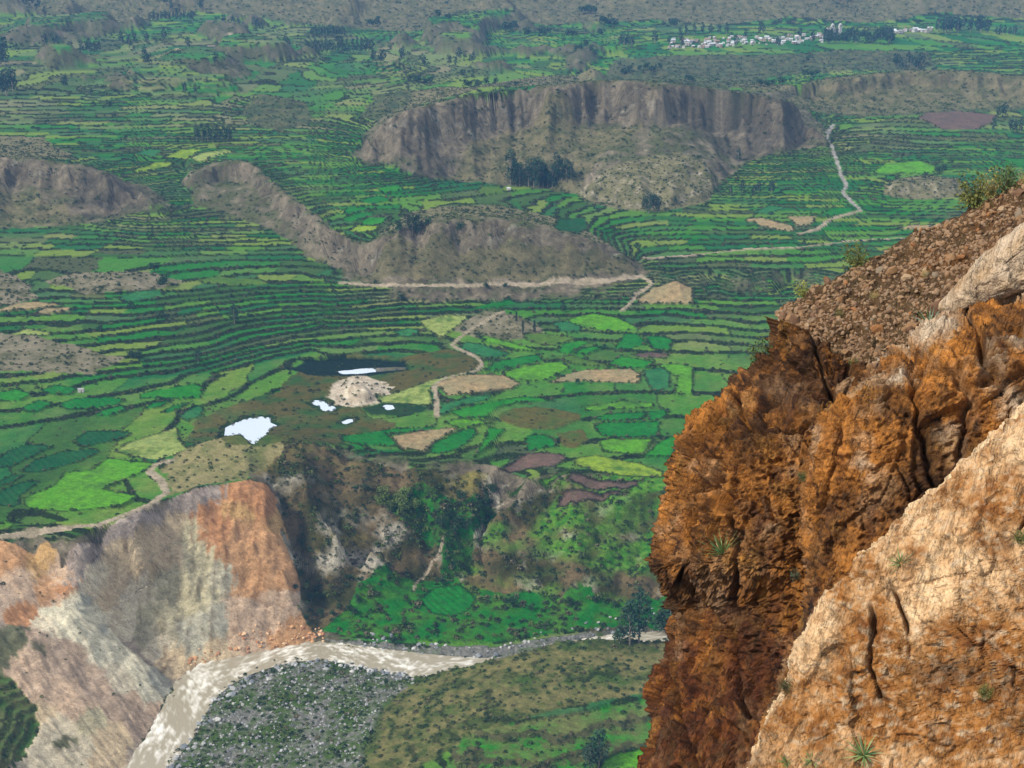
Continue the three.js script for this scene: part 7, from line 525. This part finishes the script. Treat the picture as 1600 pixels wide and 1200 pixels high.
// loose stones on the scree bank: the larger ones each a piece, the gravel as one mass
{
  const r = rng(66), P = bank.geometry.attributes.position, N = bank.geometry.attributes.normal, mats = [[.16, .085, .035], [.22, .145, .08], [.1, .05, .024], [.19, .08, .024], [.13, .095, .06]].map(c => new THREE.MeshStandardMaterial({ color: new THREE.Color().setRGB(...c), roughness: .92, map: null }));
  const spot = () => { const j = Math.floor(lerp(.22, .98, r()) * 200), i = Math.floor(r() * 318); return Math.min(199, j) * 381 + i; };
  for (let k = 0; k < 290; k++) { const o = spot(), s = .045 + .12 * r() ** 2.6, m = new THREE.Mesh(stoneGeo[k % 6], mats[k % 5]); m.position.set(P.getX(o) + N.getX(o) * s * .25, P.getY(o) + N.getY(o) * s * .25, P.getZ(o) + N.getZ(o) * s * .25); m.scale.set(s * (.8 + .7 * r()), s * (.6 + .5 * r()), s * (.8 + .5 * r())); m.rotation.set(r() * 6, r() * 6, r() * 6); m.name = 'stone'; crag.add(m); }
  const n = 7000, im = new THREE.InstancedMesh(stoneGeo[2], new THREE.MeshStandardMaterial({ roughness: .92 }), n), M = new THREE.Matrix4(), Q = new THREE.Quaternion(), E = new THREE.Euler(), col = new THREE.Color();
  for (let k = 0; k < n; k++) { const o = spot(), s = .018 + .05 * r() ** 2; M.compose(new THREE.Vector3(P.getX(o) + (r() - .5) * .03, P.getY(o) + s * .2, P.getZ(o) + (r() - .5) * .03), Q.setFromEuler(E.set(r() * 6, r() * 6, r() * 6)), new THREE.Vector3(s * (.8 + .8 * r()), s * .8, s)); im.setMatrixAt(k, M); const c = mix3(mix3([.22, .145, .085], [.085, .05, .028], r()), [.17, .085, .03], r() * .7); im.setColorAt(k, col.setRGB(...c)); }
  im.name = 'gravel'; im.userData.kind = 'stuff'; crag.add(im);
}
crag.name = 'rock_crag'; add(tag(crag, 'towering orange and cream rock crag with scree bank in the foreground', 'crag', null, 'structure'), 'rock_crag');
// ------------------------------------------------------------------ plants on the crag
function snap(mesh, [x, y, z]) { const p = mesh.geometry.attributes.position, n = mesh.geometry.attributes.normal; let m = 1e9, k = 0; for (let i = 0; i < p.count; i++) { const q = (p.getX(i) - x) ** 2 + (p.getY(i) - y) ** 2 + .15 * (p.getZ(i) - z) ** 2; if (q < m) { m = q; k = i; } } return { p: new THREE.Vector3(p.getX(k), p.getY(k), p.getZ(k)), n: new THREE.Vector3(n.getX(k), n.getY(k), n.getZ(k)) }; }
function blade(len, w, bend, seed) { const P = [], ix = [], n = 6, r = rng(seed); for (let i = 0; i <= n; i++) { const t = i / n, a = t * bend, x = len * t * Math.cos(a * .6), y = len * t * (1 - .25 * bend * t) * .55, hw = w * (1 - t) * (.6 + t * 1.2 * (1 - t)) + .0012; P.push(x, y - .004, -hw, x, y + .35 * hw, 0, x, y - .004, hw); } for (let i = 0; i < n; i++) for (let j = 0; j < 2; j++) { const a = i * 3 + j; ix.push(a, a + 1, a + 3, a + 1, a + 4, a + 3); } const g = new THREE.BufferGeometry(); g.setAttribute('position', new THREE.Float32BufferAttribute(P, 3)); g.setIndex(ix); g.computeVertexNormals(); return g; }
const blades = [0, 1, 2, 3].map(i => blade(1, .035 + .006 * i, .2 + .3 * i, i));
const bladeMats = [[.1, .17, .045], [.055, .12, .04], [.16, .2, .06], [.09, .16, .11], [.28, .17, .07]].map(c => new THREE.MeshStandardMaterial({ color: new THREE.Color().setRGB(...c), roughness: .6, side: THREE.DoubleSide }));
[[wall, [4.82,265.96,-30.35], .62, 'spiky green rosette plant on the shadowed orange wall', 0], [slab, [7.17,268.70,-24.09], .34, 'spiky rosette plant at the top of the slab crack', 0], [slab, [6.24,265.87,-22.12], .42, 'largest spiky rosette plant at the bottom of the pale slab', 0], [slab, [5.39,265.62,-22.56], .24, 'small spiky rosette left of the largest bottom plant', 0], [slab, [4.99,265.37,-22.69], .22, 'leftmost small spiky rosette at the bottom edge', 0], [bank, [9.83,271.00,-32.41], .46, 'blue green spiky rosette plant below the pale boulder', 3]].forEach(([mesh, at, size, label, tone], k) => {
  const s = snap(mesh, at), g = new THREE.Group(), r = rng(300 + k); g.position.copy(s.p).addScaledVector(s.n, -.02); g.quaternion.setFromUnitVectors(new THREE.Vector3(0, 1, 0), s.n.clone().add(new THREE.Vector3(0, 1.1, 0)).normalize());
  for (let i = 0; i < 42; i++) { const m = new THREE.Mesh(blades[Math.floor(r() * 4)], bladeMats[r() < .1 ? 4 : tone === 3 ? (r() < .75 ? 3 : 0) : Math.floor(r() * 3)]), L = size * (.65 + .5 * r()); m.scale.set(L, L, L * 1.1); m.rotation.order = 'YZX'; m.rotation.y = i * 2.4 + r(); m.rotation.z = -.5 + 1.25 * (i / 42) + .2 * r(); m.name = 'leaf'; g.add(m); }
  add(tag(g, label, 'plant', 'spiky plants on the crag'), 'rosette_plant');
});
// bushes and grass on the crag edge
function bushGeo(n, cols, seed, twig) { const r = rng(seed), L = []; const P = [], C = []; for (let i = 0; i < n; i++) { const a = r() * 6.28, u = Math.cbrt(r()), w = u * (.5 + .5 * r()), y = r(); L.push([Math.cos(a) * w * .62 * (1 - .4 * y), y * u + .05, Math.sin(a) * w * .62 * (1 - .4 * y), twig ? .03 : .045]); }
  const g = leaves(L, cols, seed + 5); for (let i = 0; i < 60; i++) { const a = r() * 6.28, q = .15 + .5 * r(), h = .5 + .5 * r(), x = Math.cos(a) * q, z = Math.sin(a) * q, w = .012; P.push(-w, 0, 0, w, 0, 0, x, h, z); const c = mix3(cols[0], [.2, .16, .09], .6 * r()); C.push(...c, ...c, ...c); }
  const t = new THREE.BufferGeometry(); t.setAttribute('position', new THREE.Float32BufferAttribute(P, 3)); t.setAttribute('color', new THREE.Float32BufferAttribute(C, 3)); t.computeVertexNormals(); return mergeGeometries([g, t]); }
const olive = [[.05, .065, .018], [.13, .13, .035]], straw = [[.2, .16, .05], [.34, .26, .09]], green = [[.03, .055, .018], [.085, .11, .035]];
[[bank, [12.09,272.84,-37.10], 1.0, olive, 'olive bush at the left of the skyline tuft'], [bank, [12.53,273.00,-37.16], .8, straw, 'straw yellow grass bush on the skyline beside olive bush'], [bank, [12.93,273.19,-37.22], .85, green, 'green bush on the skyline at the right'], [bank, [9.13,271.22,-36.58], .8, olive, 'small dark bush on the middle of the crag skyline'], [bank, [7.67,270.51,-36.35], .5, [[.12, .14, .03], [.24, .24, .06]], 'tiny yellow green bush low on the crag skyline'], [wall, [6.41,269.16,-34.96], .9, green, 'leafy bush hanging off the crag edge'], [bank, [13.36,273.21,-37.12], .5, straw, 'dry grass tuft at the right end of the skyline'], [slab, [5.07,266.38,-23.54], .3, [[.03, .03, .014], [.08, .075, .03]], 'dark tussock on the bright edge of the pale slab'], [wall, [5.47,267.84,-32.22], .3, [[.03, .045, .02], [.09, .11, .06]], 'dark cushion plant high on the orange wall'], [rib, [6.27,268.55,-28.66], .24, green, 'cushion plant in the fissure left of the rib'], [wall, [6.45,265.62,-29.81], .3, [[.06, .08, .05], [.14, .16, .1]], 'grey green cushion plant in the wall fissure'], [slab, [8.98,269.50,-23.19], .3, olive, 'dark tussock at the right edge in the slab crack'], [slab, [8.22,267.02,-22.28], .3, olive, 'dark tussock on the lower right of the slab'], [bank, [9.16,270.86,-34.88], .3, straw, 'dry tuft on the scree below the skyline bush'], [bank, [8.15,270.46,-34.54], .26, olive, 'small olive tuft on the left scree'], [bank, [10.28,271.47,-34.45], .28, straw, 'dry tuft in the middle of the scree'], [bank, [11.88,272.16,-34.25], .3, olive, 'olive tuft on the scree above the boulder'], [bank, [8.19,269.68,-33.03], .34, olive, 'olive tuft at the foot of the scree']].forEach(([mesh, at, size, cols, label], k) => {
  const s = snap(mesh, at), m = new THREE.Mesh(bushGeo(420, cols, 400 + k * 3, cols === straw), leafMat); m.position.copy(s.p).addScaledVector(s.n, -.03); m.scale.setScalar(size); m.quaternion.setFromUnitVectors(new THREE.Vector3(0, 1, 0), s.n.clone().add(new THREE.Vector3(0, 1.6, 0)).normalize());
  add(tag(m, label, cols === straw ? 'grass tuft' : 'bush', 'small plants on the crag'), cols === straw ? 'grass_tuft' : 'crag_bush');
});

renderer.render(scene, camera);
